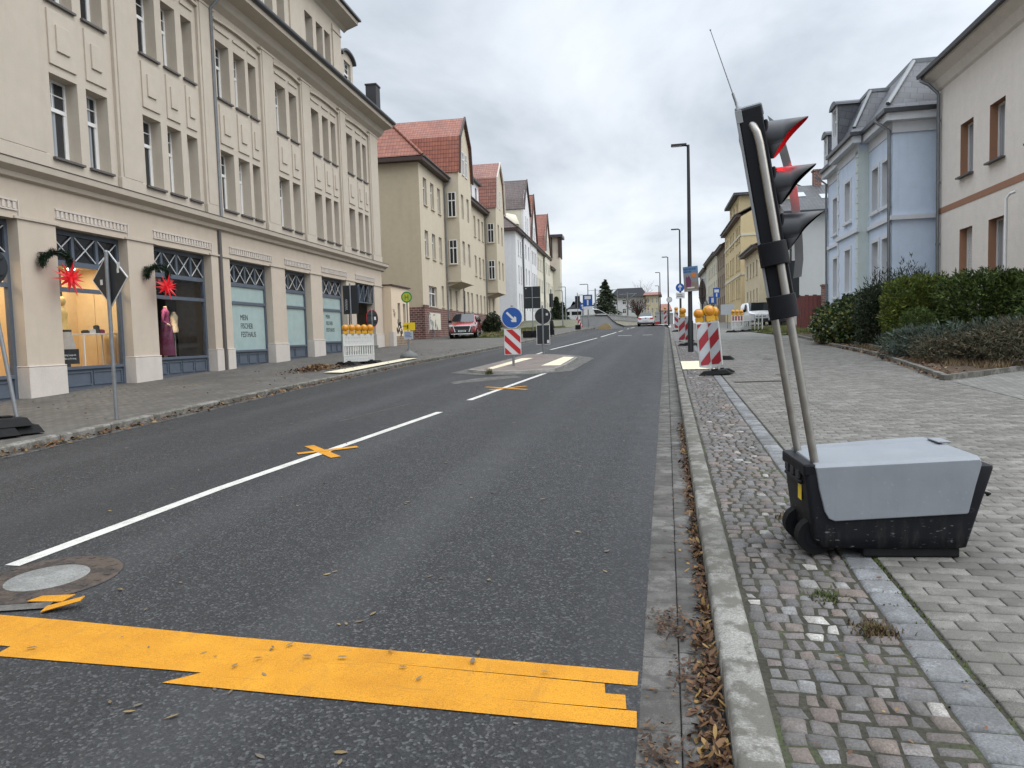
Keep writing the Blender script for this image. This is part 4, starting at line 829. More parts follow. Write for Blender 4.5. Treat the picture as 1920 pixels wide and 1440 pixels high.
# ---- display figures and goods in the shop windows
def mannequin_mesh(b, head=True, arms=True, h=1.75, skirt=False):
    k = h / 1.75
    prof = [(.10, 1.05), (.155, .98 + .0), (.165, .92)] 
    rings = [(.0, .155, .10, .90), (.0, .165, .115, .98), (.0, .125, .09, 1.13), (0, .15, .105, 1.28), (0, .185, .11, 1.38), (0, .17, .085, 1.43), (0, .06, .055, 1.48), (0, .052, .05, 1.53)]
    n = 16; vs = [(rx * math.cos(2 * math.pi * j / n) * k, (oy + ry * math.sin(2 * math.pi * j / n)) * k, z * k) for oy, rx, ry, z in rings for j in range(n)]
    fs = [(i * n + j, i * n + (j + 1) % n, (i + 1) * n + (j + 1) % n, (i + 1) * n + j) for i in range(len(rings) - 1) for j in range(n)]; b.add(vs, fs, 0, True); b.add(vs[-n:], [list(range(n))]); b.add(vs[:n], [list(range(n))[::-1]])
    if head: b.sphere((0, -.01 * k, 1.645 * k), .088 * k, 14, 10, 0, (.88, 1.02, 1.3))
def mannequin(name, label, u, y, rz, kind):
    base = SHOPS[kind == 'dress' and 3 or 2]; a, c = ks(base[0]), ks(base[1]); z = GZ((a + c) / 2) + .5
    t = thing(name, label, 'mannequin', local_to_world(SHOP, (u, y, z)), SHOP.rotation_euler.z + rz, 'shop window mannequins')
    b = MB()
    if kind == 'warm_lit':
        mannequin_mesh(b); b.build('torso', 'skin_warm_lit', t); b = MB(); b.lathe([(.17, .9), (.185, .8), (.26, .45), (.3, .2), (.29, .18)], n=18); b.build('skirt', 'shop_grey', t); b = MB(); b.lathe([(.17, .88), (.172, .95)], n=18); b.build('belt', 'shop_dark', t)
    elif kind == 'bust':
        mannequin_mesh(b, False); b.build('torso', 'skin_wax', t); b = MB(); b.tube([(0, 0, 0), (0, 0, .95)], .02, 8); b.lathe([(.16, 0), (.15, .02), (.02, .04)], n=16); b.build('stand', 'steel', t)
    else:
        mannequin_mesh(b, False); b.build('torso', 'dress', t); b = MB(); b.lathe([(.06, 1.475), (.052, 1.5), (.05, 1.56)], n=12); b.build('neck', 'skin_wax', t)
        b = MB(); b.lathe([(.135, 1.1), (.17, .98), (.185, .85), (.2, .5), (.23, .12), (.225, .1)], n=20); b.build('skirt', 'dress_dark', t)
        for sx in (-1, 1):
            b = MB(); b.tube([(sx * .17, 0, 1.38), (sx * .27, .0, 1.24), (sx * .31, .02, 1.12), (sx * .24, -.08, 1.03)] if sx < 0 else [(sx * .17, 0, 1.38), (sx * .23, .01, 1.22), (sx * .25, .0, 1.08), (sx * .2, -.08, 1.0)], [.055, .05, .045, .035], 10); b.build('sleeve', 'dress', t)
            b = MB(); b.tube([(sx * .24 if sx < 0 else sx * .2, -.08, 1.03 if sx < 0 else 1.0), (sx * .13, -.13, 1.0), (sx * .08, -.14, .96)], [.03, .028, .02], 8); b.build('hand', 'skin_wax', t)
        b = MB()
        for sx in (-.07, .08): b.box(sx - .035, sx + .035, -.13, .1, .0, .05)
        b.tube([(-.07, .05, .04), (-.08, .05, .2)], .035, 8); b.tube([(.08, .05, .04), (.08, .05, .2)], .035, 8); b.build('shoes', 'skin_wax', t)
    return t
a2, a3 = ks(SHOPS[2][0]), ks(SHOPS[3][0])
mannequin('mannequin', 'bald cream mannequin with a draped skirt lit warm in the brighter shop window', a2 + .95, .8, .3, 'warm_lit')
mannequin('mannequin', 'headless mannequin in a burgundy dress with its hand on the hip', a3 + 1.5, .8, .35, 'dress')
mannequin('mannequin', 'cream headless bust standing behind the burgundy dress', a3 + 2.2, 1.0, .3, 'bust')
def place_in(name, label, cat, u, y, z, rz=0): return thing(name, label, cat, local_to_world(SHOP, (u, y, z)), SHOP.rotation_euler.z + rz)
g2 = GZ(ks(16.6)) + .5; g3 = GZ(ks(20.4)) + .5
t0 = place_in('display_table', 'thin white display table inside the warm shop window', 'table', a2 + 2.15, .98, g2)
b = MB(); b.box(-.62, .62, -.25, .25, .84, .87); b.build('table_top', 'frame_white', t0)
for sx in (-.6, .6):
    for sy in (-.22, .22): b = MB(); b.box(sx - .015, sx + .015, sy - .015, sy + .015, 0, .84); b.build('leg', 'frame_white', t0)
for k, (dx, w, h, mt) in enumerate(((-.32, .16, .07, 'shop_dark'), (-.08, .13, .1, 'boardgrey'), (.08, .09, .2, 'shop_dark'), (.25, .12, .09, 'dress'))):
    b = MB(); b.box(-w / 2, w / 2, -.06, .06, 0, h); b.box(-w / 2 + .02, w / 2 - .02, -.04, .04, h, h + .015); o = b.build('gift_box', mt, bevel=.006); q = place_in('gift_box', ['flat black box at the near end of the display table', 'grey box on the display table beside a flat black one', 'tall black box standing on the display table', 'dark red box at the far end of the display table'][k], 'box', a2 + 2.15 + dx, .93, g2 + .872); o.location = q.location; o.rotation_euler = q.rotation_euler; tag(o, q['label'], 'box', 'boxes on the display table'); bpy.data.objects.remove(q)
t0 = place_in('window_placard', 'black placard with a white round emblem and two lines of text in the shop window', 'sign', a2 + .62, .5, g2 + .12, 0)
b = MB(); b.box(-.42, .42, -.012, .012, 0, .36); b.build('board', 'black_matte', t0); b = MB(); b.disc((-.26, -.016, .19), .115, .008); b.build('emblem', 'signwhite', t0); b = MB(); b.box(-.3, -.22, -.024, -.02, .1, .16); b.box(-.29, -.23, -.024, -.02, .16, .2); b.build('emblem_mark', 'signback', t0)
for k, w in enumerate(('Styling Lounge mit', 'Make-up Beratung')): text_mesh('lettering', w, .062, 'signwhite', t0, Matrix.Translation((-.08, -.014, .2 - .085 * k)) @ Matrix.Rotation(R(90), 4, 'X'), sx=.85)
b = MB(); b.box(-.1, .1, -.04, .04, -.12, 0); b.build('foot', 'black_matte', t0)
t0 = place_in('window_card', 'small white card leaning beside the dress in the shop window', 'sign', a3 + .3, .6, g3); b = MB(); b.box(-.12, .12, -.005, .005, 0, .3); b.build('card', 'frame_white', t0); t0.rotation_euler.x = R(-12)
a1 = ks(SHOPS[1][1]); g1 = GZ(ks(13)) + .5
t0 = place_in('poster', 'green and pink poster behind the shop glass at the left edge', 'poster', a1 - .95, .37, g1 + .45)
M['poster_green'] = m_plain('poster_green', (.30, .44, .05), .5, var=.05); M['poster_pink'] = m_plain('poster_pink', (.45, .09, .26), .5, var=.15)
b = MB(); b.box(-.42, .42, -.006, .006, .68, 1.12); b.build('green_half', 'poster_green', t0); b = MB(); b.box(-.42, .08, -.006, .006, .22, .679); b.build('pink_half', 'poster_pink', t0); b = MB(); b.box(.081, .42, -.006, .006, .22, .679); b.build('text_half', 'shop_wall', t0)
for k, w in enumerate(('ESSEN, WOHNEN', 'LEBEN')): text_mesh('lettering', w, .085, 'signwhite', t0, Matrix.Translation((-.4, -.008, .92 - .1 * k)) @ Matrix.Rotation(R(90), 4, 'X'), sx=.85, bold=.002)
b = MB(); b.box(-.4, .22, -.009, -.007, .745, .755)
for k in range(6): b.box(.12, .39 - .04 * (k % 3), -.009, -.007, .62 - k * .05, .64 - k * .05)
b.build('text_lines', 'signwhite', t0)

# ---- red paper stars and fir garlands on the pillars
def star(label, u, z, sc):
    t = thing('star_lantern', label, 'star lantern', local_to_world(SHOP, (u, -.42, z)), 0, 'red star lanterns on the shop pillars'); t.scale = (sc,) * 3
    b = MB(); dirs = []; ga = math.pi * (3 - math.sqrt(5)); n = 25
    for k in range(n): zz = 1 - 2 * (k + .5) / n; r = math.sqrt(1 - zz * zz); dirs.append(Vector((r * math.cos(ga * k), r * math.sin(ga * k), zz)))
    for d in dirs:
        a = d.orthogonal().normalized(); c = d.cross(a); L_ = (.27, .36)[hash((round(d.x, 2), round(d.z, 2))) % 2] if abs(d.z) < .9 else .38
        ring = [d * .07 + (a * math.cos(q) + c * math.sin(q)) * .036 for q in [i * math.pi / 2 for i in range(4)]]; b.add([tuple(p) for p in ring] + [tuple(d * L_)], [(0, 1, 4), (1, 2, 4), (2, 3, 4), (3, 0, 4)])
    b.sphere((0, 0, 0), .076, 12, 8); b.build('star_points', 'star', t); b = MB(); b.tube([(0, 0, .3), (0, 0, .42)], .006, 6); b.build('cord', 'black_matte', t)
M['fir'] = m_leaf('fir_green', [(.012, .028, .016), (.02, .045, .022), (.03, .06, .03)], .6)
def garland(label, u, z):
    t = thing('fir_garland', label, 'garland', local_to_world(SHOP, (u, -.03, z)), SHOP.rotation_euler.z, 'fir garlands on the shop pillars')
    path = [(-.22, -.06, .12), (-.25, -.1, -.12), (-.2, -.12, .05), (-.1, -.2, .16), (.05, -.3, .17), (.17, -.36, .12), (.22, -.38, -.02), (.2, -.4, -.12)]
    V = []; F = []; rs = np.random.RandomState(int(u * 10))
    for i in range(3000):
        k = rs.uniform(0, len(path) - 1.001); j = int(k); f = k - j; p = Vector(path[j]).lerp(Vector(path[j + 1]), f); d = Vector(rs.normal(0, 1, 3)).normalized(); e = d.cross(Vector((0, 0, 1))).normalized() * .008; q = p + Vector(rs.normal(0, .03, 3)); L_ = rs.uniform(.05, .12); n = len(V)
        V += [q - e, q + e, q + d * L_]; F.append((n, n + 1, n + 2))
    np_mesh('fir_twigs', [tuple(v) for v in V], F, 'fir', t); b = MB(); b.tube([(-.22, 0, .16), (-.2, -.1, .15), (.0, -.36, .16), (.1, -.4, .1)], .012, 6); b.build('bracket', 'black_matte', t)
for i, (u, z, su, sz, sc) in enumerate(((15.06, 3.62, 15.25, 3.22, 1.0), (18.72, 3.62, 18.85, 3.24, .92))):
    garland(['fir garland over the nearer red star on the shop pillar', 'fir garland over the farther red star on the shop pillar'][i], ks(u), kz(z)); star(['nearer red pointed star lantern hanging left of the warm shop window', 'farther red pointed star lantern hanging by the burgundy dress window'][i], ks(su) + .02, kz(sz), sc * 1.15)
# ================================================================== annex, row houses on the left
AN = fac_root('annex_house', 'low cream annex with two narrow windows and black graffiti', 'building', -12.3)
def annex():
    u0, u1 = 36.95, 40.1; z1 = 4.42; b = MB(); H = [(38.0, 38.45, 2.35, 3.55), (38.95, 39.4, 2.35, 3.55)]
    wall(b, u0, u1, 1.75, z1, H, 0, .14); side_walls(b, u0, u1, .3, z1, 6); b.build('wall', 'annex', AN)
    for h in H: window(AN, *h, .13, 'plain', 'glass', frame='shopframe', sill=None)
    b = MB(); b.box(u0 + .5, u1 + .01, -.05, .2, .4, 1.76); b.box(u0, u0 + .49, -.04, .2, .4, 1.98); 
    b.build('plinth', 'rubble', AN); b = MB(); b.box(u0 - .02, u0 + .5, -.06, .2, .4, 1.99); b.build('corner_plinth', 'plinth', AN)
    b = MB(); b.box(u0 - .05, u1 + .1, -.1, 6.1, z1, z1 + .07); b.build('roof_edge', 'fascia', AN)
    rs = random.Random(5); b = MB()
    def scrib(cx, cz, w, h, n, r):
        for k in range(n):
            p = [(cx + rs.uniform(-w, w), -.006, cz + rs.uniform(-h, h))]
            for j in range(3): p.append((p[-1][0] + rs.uniform(-.14, .14), -.006, p[-1][2] + rs.uniform(-.2, .2)))
            b.tube(p, r, 4)
    scrib(38.15, 2.1, .4, .16, 12, .028); scrib(37.35, 2.9, .12, .22, 5, .009); b.build('graffiti', 'ink', AN)
annex()
def row_house(name, label, cat, D, u0, u1, eave, floors, cols, mats, ridge=6.2, depth=11, hip0=False, gf=None, plinth=None, style='cross', ov=.45, vx=1178, side='L', over=(0, 0), fas='fascia', group=None, zb=0.5, sill='same', wg='glass', sm=None, roof=True, wfr='frame_white'):
    """plain house front between u0 and u1 with a grid of windows and a pitched roof along the street"""
    B = fac_root(name, label, cat, D, vx, side, group); wm, rm = mats; H = [(a, c, z0, z1) for z0, z1 in floors for a, c in cols] + [(a, c, z0, z1) for a, c, z0, z1 in (gf or [])]
    b = MB(); wall(b, u0, u1, zb, eave, H, 0, .22, 0); side_walls(b, u0, u1, zb, eave, depth, 0, 1); b.build('wall', [wm, sm or wm], B)
    for h in H: window(B, *h, .16, style, wg, sill=wm if sill == 'same' else sill, sd=.1, frame=wfr)
    if plinth: b = MB(); b.box(u0 - .05, u1 + .02, -.06, depth, zb, plinth[0]); b.build('plinth', plinth[1], B)
    if roof:
        b = MB(); e0, e1 = u0 - over[0], u1 + over[1]; zr0 = eave + .3; my = depth / 2; zt = zr0 + ridge; h0 = (my * .75) if hip0 else 0
        slope(b, (e0, -ov, zr0), (e1, -ov, zr0), (e1, my, zt), (e0 + h0, my, zt)); slope(b, (e1, depth + ov, zr0), (e0, depth + ov, zr0), (e0 + h0, my, zt), (e1, my, zt))
        if hip0: b.poly([(e0, depth + ov, zr0), (e0, -ov, zr0), (e0 + h0, my, zt)])
        else: b.poly([(u0, depth, eave), (u0, 0, eave), (u0, my, zt - .1)], 1)
        b.poly([(u1, 0, eave), (u1, depth, eave), (u1, my, zt - .1)], 1); b.build('roof', [rm, sm or wm], B)
        if hip0:
            b = MB(); b.tube([(e0, -ov, zr0 + .02), (e0 + h0, my, zt + .03)], .11, 8); b.tube([(e0 + h0, my, zt + .03), (e1, my, zt + .03)], .11, 8); b.build('ridge_tiles', rm, B)
        b = MB(); b.box(e0 - .02, e1, -ov - .02, .02, eave - .02, eave + .24)
        if hip0: b.box(e0 - .02, u0 + .02, .02, depth, eave - .02, eave + .24)
        b.build('eaves_board', fas, B); b = MB(); g = [(-ov - .08 + .075 * math.cos(t), eave + .3 + .075 * math.sin(t)) for t in [math.pi + i * math.pi / 6 for i in range(7)]]; b.prism(g, e0, e1, 'x'); b.build('gutter', 'zinc', B)
    return B
def gable_bay(B, c, w, proj, zb, ze, zk, zt, wins, wm, rm, fas, back=6, style='cross', ov=.22, gw=(), kink=.78, corbel=True, cheek=None, sidewin=(), cheek_z=None):
    """projecting bay under a steep cross gable: outline eave-kink-ridge"""
    u0, u1 = c - w / 2, c + w / 2; hw = w / 2 + .12; b = MB(); y = -proj
    zc = ze if cheek_z is None else cheek_z
    wall(b, u0, u1, zb, ze, wins, y, .2); b.poly([(u1 - .02, y, ze), (u1 - .4, y, zk), (c, y, zt - .15), (u0 + .4, y, zk), (u0 + .02, y, ze)]); b.poly([(u0, 0.01, zb), (u0, y, zb), (u0, y, ze), (u0, .01, ze)], 1); b.poly([(u1, y, zb), (u1, .01, zb), (u1, .01, ze), (u1, y, ze)], 1)
    b.poly([(u0, 0, zb), (u1, 0, zb), (u1, y, zb), (u0, y, zb)])
    if cheek: b.poly([(u0, back, zc - 3.6), (u0, 0.005, zc - 3.6), (u0, .005, ze), (u0, back, ze)], 2); b.poly([(u1, 0.005, zc - 3.6), (u1, back, zc - 3.6), (u1, back, ze), (u1, .005, ze)], 2)
    b.build('bay_wall', [wm, wm, cheek or wm], B)
    for h in wins: window(B, *h, y + .16, style, sill=wm, sd=.1)
    for h in gw: window(B, *h, y - .06, style, sill=wm, sd=.1)
    for z0, z1 in sidewin:
        o = window(B, 0, .62, z0, z1, .03, style, sill=wm); o.location = (u0 + .0, y + .85, z0); o.rotation_euler.z = R(-90); o.location.x = u0 - .065
    kx = hw * kink; yo = y - ov; b = MB()
    for s in (-1, 1):
        p = [(c + s * hw, ze), (c + s * kx, zk), (c, zt)]
        for i in range(2):
            a, d = p[i], p[i + 1]; q = [(a[0], yo, a[1]), (a[0], back, a[1]), (d[0], back, d[1]), (d[0], yo, d[1])]; slope(b, *(q if s > 0 else q[::-1]))
    b.build('gable_roof', rm, B)
    b = MB(); pts = [(c - hw - .04, ze - .1), (c - kx - .05, zk + .03), (c, zt + .1), (c + kx + .05, zk + .03), (c + hw + .04, ze - .1)]; inn = [(c + hw - .12, ze - .1), (c + kx - .14, zk - .1), (c, zt - .16), (c - kx + .14, zk - .1), (c - hw + .12, ze - .1)]
    for i in range(4): b.prism([pts[i], pts[i + 1], inn[3 - i], inn[4 - i]], yo - .03, yo + .1, 'y')
    b.build('barge_board', fas, B)
    if corbel: b = MB(); b.prism([(y, zb), (0, zb), (0, zb - .35)], u0 + .15, u1 - .15, 'x'); b.box(u0 - .04, u1 + .04, y - .05, .02, zb - .02, zb + .1); b.build('bay_corbel', wm, B)

DA = -13.75
gfA = [(49.68, 51.85, 3.85, 5.3), (53.2, 53.9, 3.9, 5.5), (55.6, 56.3, 3.9, 5.4), (57.6, 58.3, 3.9, 5.4)]
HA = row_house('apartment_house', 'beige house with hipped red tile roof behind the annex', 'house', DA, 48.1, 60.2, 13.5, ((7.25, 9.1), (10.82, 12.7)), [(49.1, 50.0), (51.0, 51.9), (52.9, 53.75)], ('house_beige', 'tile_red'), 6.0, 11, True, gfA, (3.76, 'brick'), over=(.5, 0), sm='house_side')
gable_bay(HA, 57.15, 4.5, 1.15, 5.9, 14.2, 17.0, 18.85, [(a, a + .85, z0, z1) for z0, z1 in ((7.25, 9.1), (10.82, 12.7)) for a in (55.7, 57.65)], 'house_beige', 'tile_red', 'fascia', 7, gw=[(56.3, 56.95, 14.3, 16.1), (57.35, 58.0, 14.3, 16.1)], sidewin=((7.25, 9.1), (10.82, 12.7)))
b = MB(); b.box(52.9, 53.8, 4.4, 5.2, 17, 20.5); b.box(52.85, 53.85, 4.35, 5.25, 20.5, 20.6); b.build('chimney', 'black_matte', HA); gutterpipe(HA, 54.7, 0, 1.6, 13.6, .06, 'zinc', .5)
b = MB(); b.box(49.2, 52.3, -.09, 0, 2.2, 3.4); b.build('graffiti_panel', 'pale_wall', HA); b = MB(); rs = random.Random(9)
for k in range(16):
    p = [(rs.uniform(48.6, 51.5), -.1, rs.uniform(2.2, 3.3))]
    for j in range(3): p.append((p[-1][0] + rs.uniform(-.3, .3), -.1, p[-1][2] + rs.uniform(-.4, .4)))
    b.tube(p, .03, 4)
b.build('graffiti', 'boardgrey', HA)
b = MB(); b.box(48.0, 49.0, -.12, 0, .5, 3.75); b.box(47.95, 49.05, -.15, 0, 3.75, 3.9); b.build('corner_pier', 'brick', HA)
gfB = [(a, a + .8, 3.9, 5.55) for a in (60.5, 62.0, 63.6, 65.9, 67.6, 69.3, 71.8, 74.0)]
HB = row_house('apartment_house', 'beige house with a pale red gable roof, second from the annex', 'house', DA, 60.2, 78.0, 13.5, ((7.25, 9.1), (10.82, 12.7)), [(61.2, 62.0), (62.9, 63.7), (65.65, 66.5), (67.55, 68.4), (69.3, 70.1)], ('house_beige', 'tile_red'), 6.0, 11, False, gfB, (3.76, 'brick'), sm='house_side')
gable_bay(HB, 73.15, 4.6, 1.15, 5.95, 14.2, 17.2, 19.0, [(a, a + .85, z0, z1) for z0, z1 in ((7.25, 9.1), (10.82, 12.7)) for a in (71.7, 73.7)], 'house_beige', 'tile_pale', 'plinth', 7, gw=[(72.9, 73.5, 14.4, 16.2)], sidewin=((7.25, 9.1), (10.82, 12.7)))
b = MB(); wall(b, 62.0, 68.8, 13.4, 15.9, [(62.6, 63.4, 14.2, 15.5), (65, 65.8, 14.2, 15.5), (67.2, 68.0, 14.2, 15.5)], .1, .15); side_walls(b, 62, 68.8, 13.4, 15.9, 5, .1); Q = b.build('roof_dormer', 'white_wall', HB); b = MB(); b.box(61.8, 69, -.2, 5, 15.9, 16.1); b.build('dormer_roof', 'tile_dark', Q)
gutterpipe(HB, 70.6, 0, 1.8, 13.6, .06, 'zinc', .5); gutterpipe(HB, 60.3, 0, 1.8, 13.6, .05, 'gutter', .5)
DC = -13.3
dk = 'sill'
HC = row_house('apartment_house', 'white house with brown roof and dark trim beyond the beige houses', 'house', DC, 88.0, 100.2, 14.4, ((4.9, 6.9), (8.3, 10.4), (11.6, 13.5)), [(89.8, 90.5), (91.7, 92.4), (94.6, 95.5), (97.4, 98.3)], ('white_wall', 'tile_brown'), 4.4, 10, True, None, (3.4, 'brick'), over=(.5, 0), wfr=dk)
gable_bay(HC, 96.7, 6.2, .25, 3.4, 17.9, 19.4, 22.2, [(a, a + .9, z0, z1) for z0, z1 in ((4.9, 6.9), (8.3, 10.4), (11.6, 13.5)) for a in (94.6, 97.4)], 'white_wall', 'tile_brown', 'fascia', 6, gw=[(95.2, 95.9, 15.3, 17.3), (97.0, 97.7, 15.3, 17.3)], corbel=False, kink=.72, cheek='pale_wall')
b = MB(); b.lathe([(.0, 1.5), (1.1, 1.2), (1.5, .2), (1.5, 0)], (91.5, 1.5, 15.6), 14, 0); b.box(90.3, 92.7, .4, 2.5, 14.6, 15.7); b.build('round_dormer', 'pale_wall', HC); gutterpipe(HC, 93.4, 0, 2.3, 14.5, .07, 'gutter', .5)
HD = row_house('apartment_house', 'narrow pale house with a tall red gable between white and beige houses', 'house', DC, 100.2, 107.6, 14.4, ((4.9, 6.9), (8.3, 10.4), (11.6, 13.5)), [(101.4, 102.3), (103.6, 104.5), (105.8, 106.6)], ('white_wall', 'tile_red'), 5.0, 10, False, None, (3.4, 'brick'), wfr=dk)
gable_bay(HD, 103.9, 6.4, .2, 3.4, 15.0, 17.4, 21.6, [(a, a + .9, z0, z1) for z0, z1 in ((4.9, 6.9), (8.3, 10.4), (11.6, 13.5)) for a in (101.6, 103.4, 105.2)], 'white_wall', 'tile_red', 'fascia', 6, gw=[(102.6, 103.3, 15.2, 17), (104.3, 105, 15.2, 17)], corbel=False, kink=.7)
HE = row_house('apartment_house', 'long beige house with a rust red roof far along the left row', 'house', DC, 107.6, 126.5, 14.4, ((5.0, 6.9), (8.4, 10.3), (11.6, 13.4)), [(u, u + .9) for u in (108.5, 110.6, 112.7, 114.8, 118.5, 121, 123.5)], ('pale_wall', 'tile_rust'), 5.6, 10, False, None, (3.4, 'brick'))
gable_bay(HE, 121, 7.2, .3, 3.4, 15.2, 17.8, 21.6, [(a, a + .9, z0, z1) for z0, z1 in ((5, 6.9), (8.4, 10.3), (11.6, 13.4)) for a in (118.5, 121, 123.0)], 'pale_wall', 'tile_rust', 'fascia', 6, gw=[(120, 120.8, 15.5, 17.3), (121.4, 122.2, 15.5, 17.3)], corbel=False, kink=.7)
gutterpipe(HE, 117.0, 0, 2.3, 14.5, .08, 'gutter', .5)
HF = row_house('corner_house', 'yellowish corner house with a timber turret at the end of the left row', 'house', DC, 126.5, 138, 13.2, ((5.0, 6.9), (8.4, 10.3)), [(128, 128.9), (130.3, 131.2), (136.2, 137)], ('pale_wall', 'tile_rust'), 4.5, 10, False, None, (3.2, 'plinth'))
b = MB(); wall(b, 132.2, 135.8, 5.2, 16.4, [(132.8, 133.6, 6.0, 7.8), (134.4, 135.2, 6.0, 7.8), (132.8, 133.6, 9.4, 11.2), (134.4, 135.2, 9.4, 11.2)], -1.3, .2); side_walls(b, 132.2, 135.8, 5.2, 16.4, 3, -1.3); b.build('turret', 'pale_wall', HF)
for h in ((132.8, 133.6, 6.0, 7.8), (134.4, 135.2, 6.0, 7.8), (132.8, 133.6, 9.4, 11.2), (134.4, 135.2, 9.4, 11.2)): window(HF, *h, -1.15, 'cross')
b = MB()
for u in (132.1, 133.4, 134.6, 135.7): b.box(u, u + .25, -1.45, -1.2, 15.6, 19.2)
for y in (-1.3, 0, 1.2): b.box(132.0, 132.25, y, y + .25, 15.6, 19.2)
b.build('turret_timber', 'fascia', HF); b = MB(); b.box(132.4, 135.6, -1, 1.4, 16.4, 19.2); b.build('turret_loggia', 'pale_wall', HF); b = MB(); b.box(131.6, 136.4, -1.9, 2, 19.2, 19.7); b.build('turret_roof', 'gutter', HF)

# ================================================================== right side: cream house, blue house, grey house, yellow houses, far houses
k1 = 10 / 9.5
def cs(s): return s * k1
def cz(z): return 1.55 + (z - 1.55) * k1
def cream_house():
    B = fac_root('cream_house', 'cream rough plaster house with terracotta window reveals at the right edge', 'house', 10.0, 1218, 'R')
    s1 = cs(26.62); cols = [(24.07, 24.98), (22.1, 23.02), (19.9, 20.8), (17.6, 18.5), (15.4, 16.3)]; H = [(-cs(c), -cs(a), cz(z0), cz(z1)) for a, c in cols for z0, z1 in ((2.75, 4.46), (6.05, 7.64))]
    b = MB(); wall(b, -s1, -cs(14), .2, cz(9.3), H, 0, .26, 0, 1); side_walls(b, -s1, -cs(14), .2, cz(9.3), 10); b.build('wall', ['cream_wall', 'terracotta'], B)
    for i, h in enumerate(H): window(B, *h, .22, 'shutter' if i == 0 else 'split', 'shop_grey' if i == 0 else 'glass_curtain', sill='sill', sd=.14)
    b = MB(); b.box(-s1 - .004, -cs(14), -.014, 0, cz(5.18), cz(5.37)); b.build('band_course', 'terracotta', B)
    b = MB(); b.prism([(0, cz(9.18)), (-.08, cz(9.24)), (-.2, cz(9.48)), (-.46, cz(9.66)), (-.48, cz(9.74)), (.2, cz(9.76))], -s1 - .3, -cs(13.8), 'x'); b.build('eaves', 'cream_wall', B)
    b = MB(); b.prism([(-.46, cz(9.74)), (-.64, cz(9.70)), (-.66, cz(9.82)), (-.46, cz(9.86))], -s1 - .35, -cs(13.8), 'x'); b.build('gutter', 'gutter', B)
    b = MB(); slope(b, (-s1 - .3, -.5, cz(9.86)), (-cs(13.8), -.5, cz(9.86)), (-cs(13.8), 5, cz(13.4)), (-s1 - .3, 5, cz(13.4))); b.poly([(-s1, 10, cz(9.3)), (-s1, 0, cz(9.3)), (-s1, 5, cz(13.2))]); slope(b, (-cs(13.8), 10.7, cz(9.86)), (-s1 - .3, 10.7, cz(9.86)), (-s1 - .3, 5, cz(13.4)), (-cs(13.8), 5, cz(13.4))); b.build('roof', 'slate', B)
    b = MB(); u = -s1 + .14; b.tube([(u - .3, -.56, cz(9.72)), (u - .3, -.56, cz(9.6)), (u - .05, -.4, cz(9.4)), (u, -.1, cz(9.05)), (u, -.09, .5)], .058, 10)
    for z in (cz(8.2), cz(6.2), cz(4.2)): b.lathe([(.075, -.03), (.075, .03)], (u, -.09, z), 10)
    b.build('downpipe', 'zinc', B)
    b = MB(); u = -cs(21.1); b.tube([(u, -.4, .6), (u, -.4, cz(4.75)), (u + .1, -.35, cz(4.85)), (u + .3, -.3, cz(4.87))], .04, 8); b.build('vent_pipe', 'frame_white', B)
cream_house()
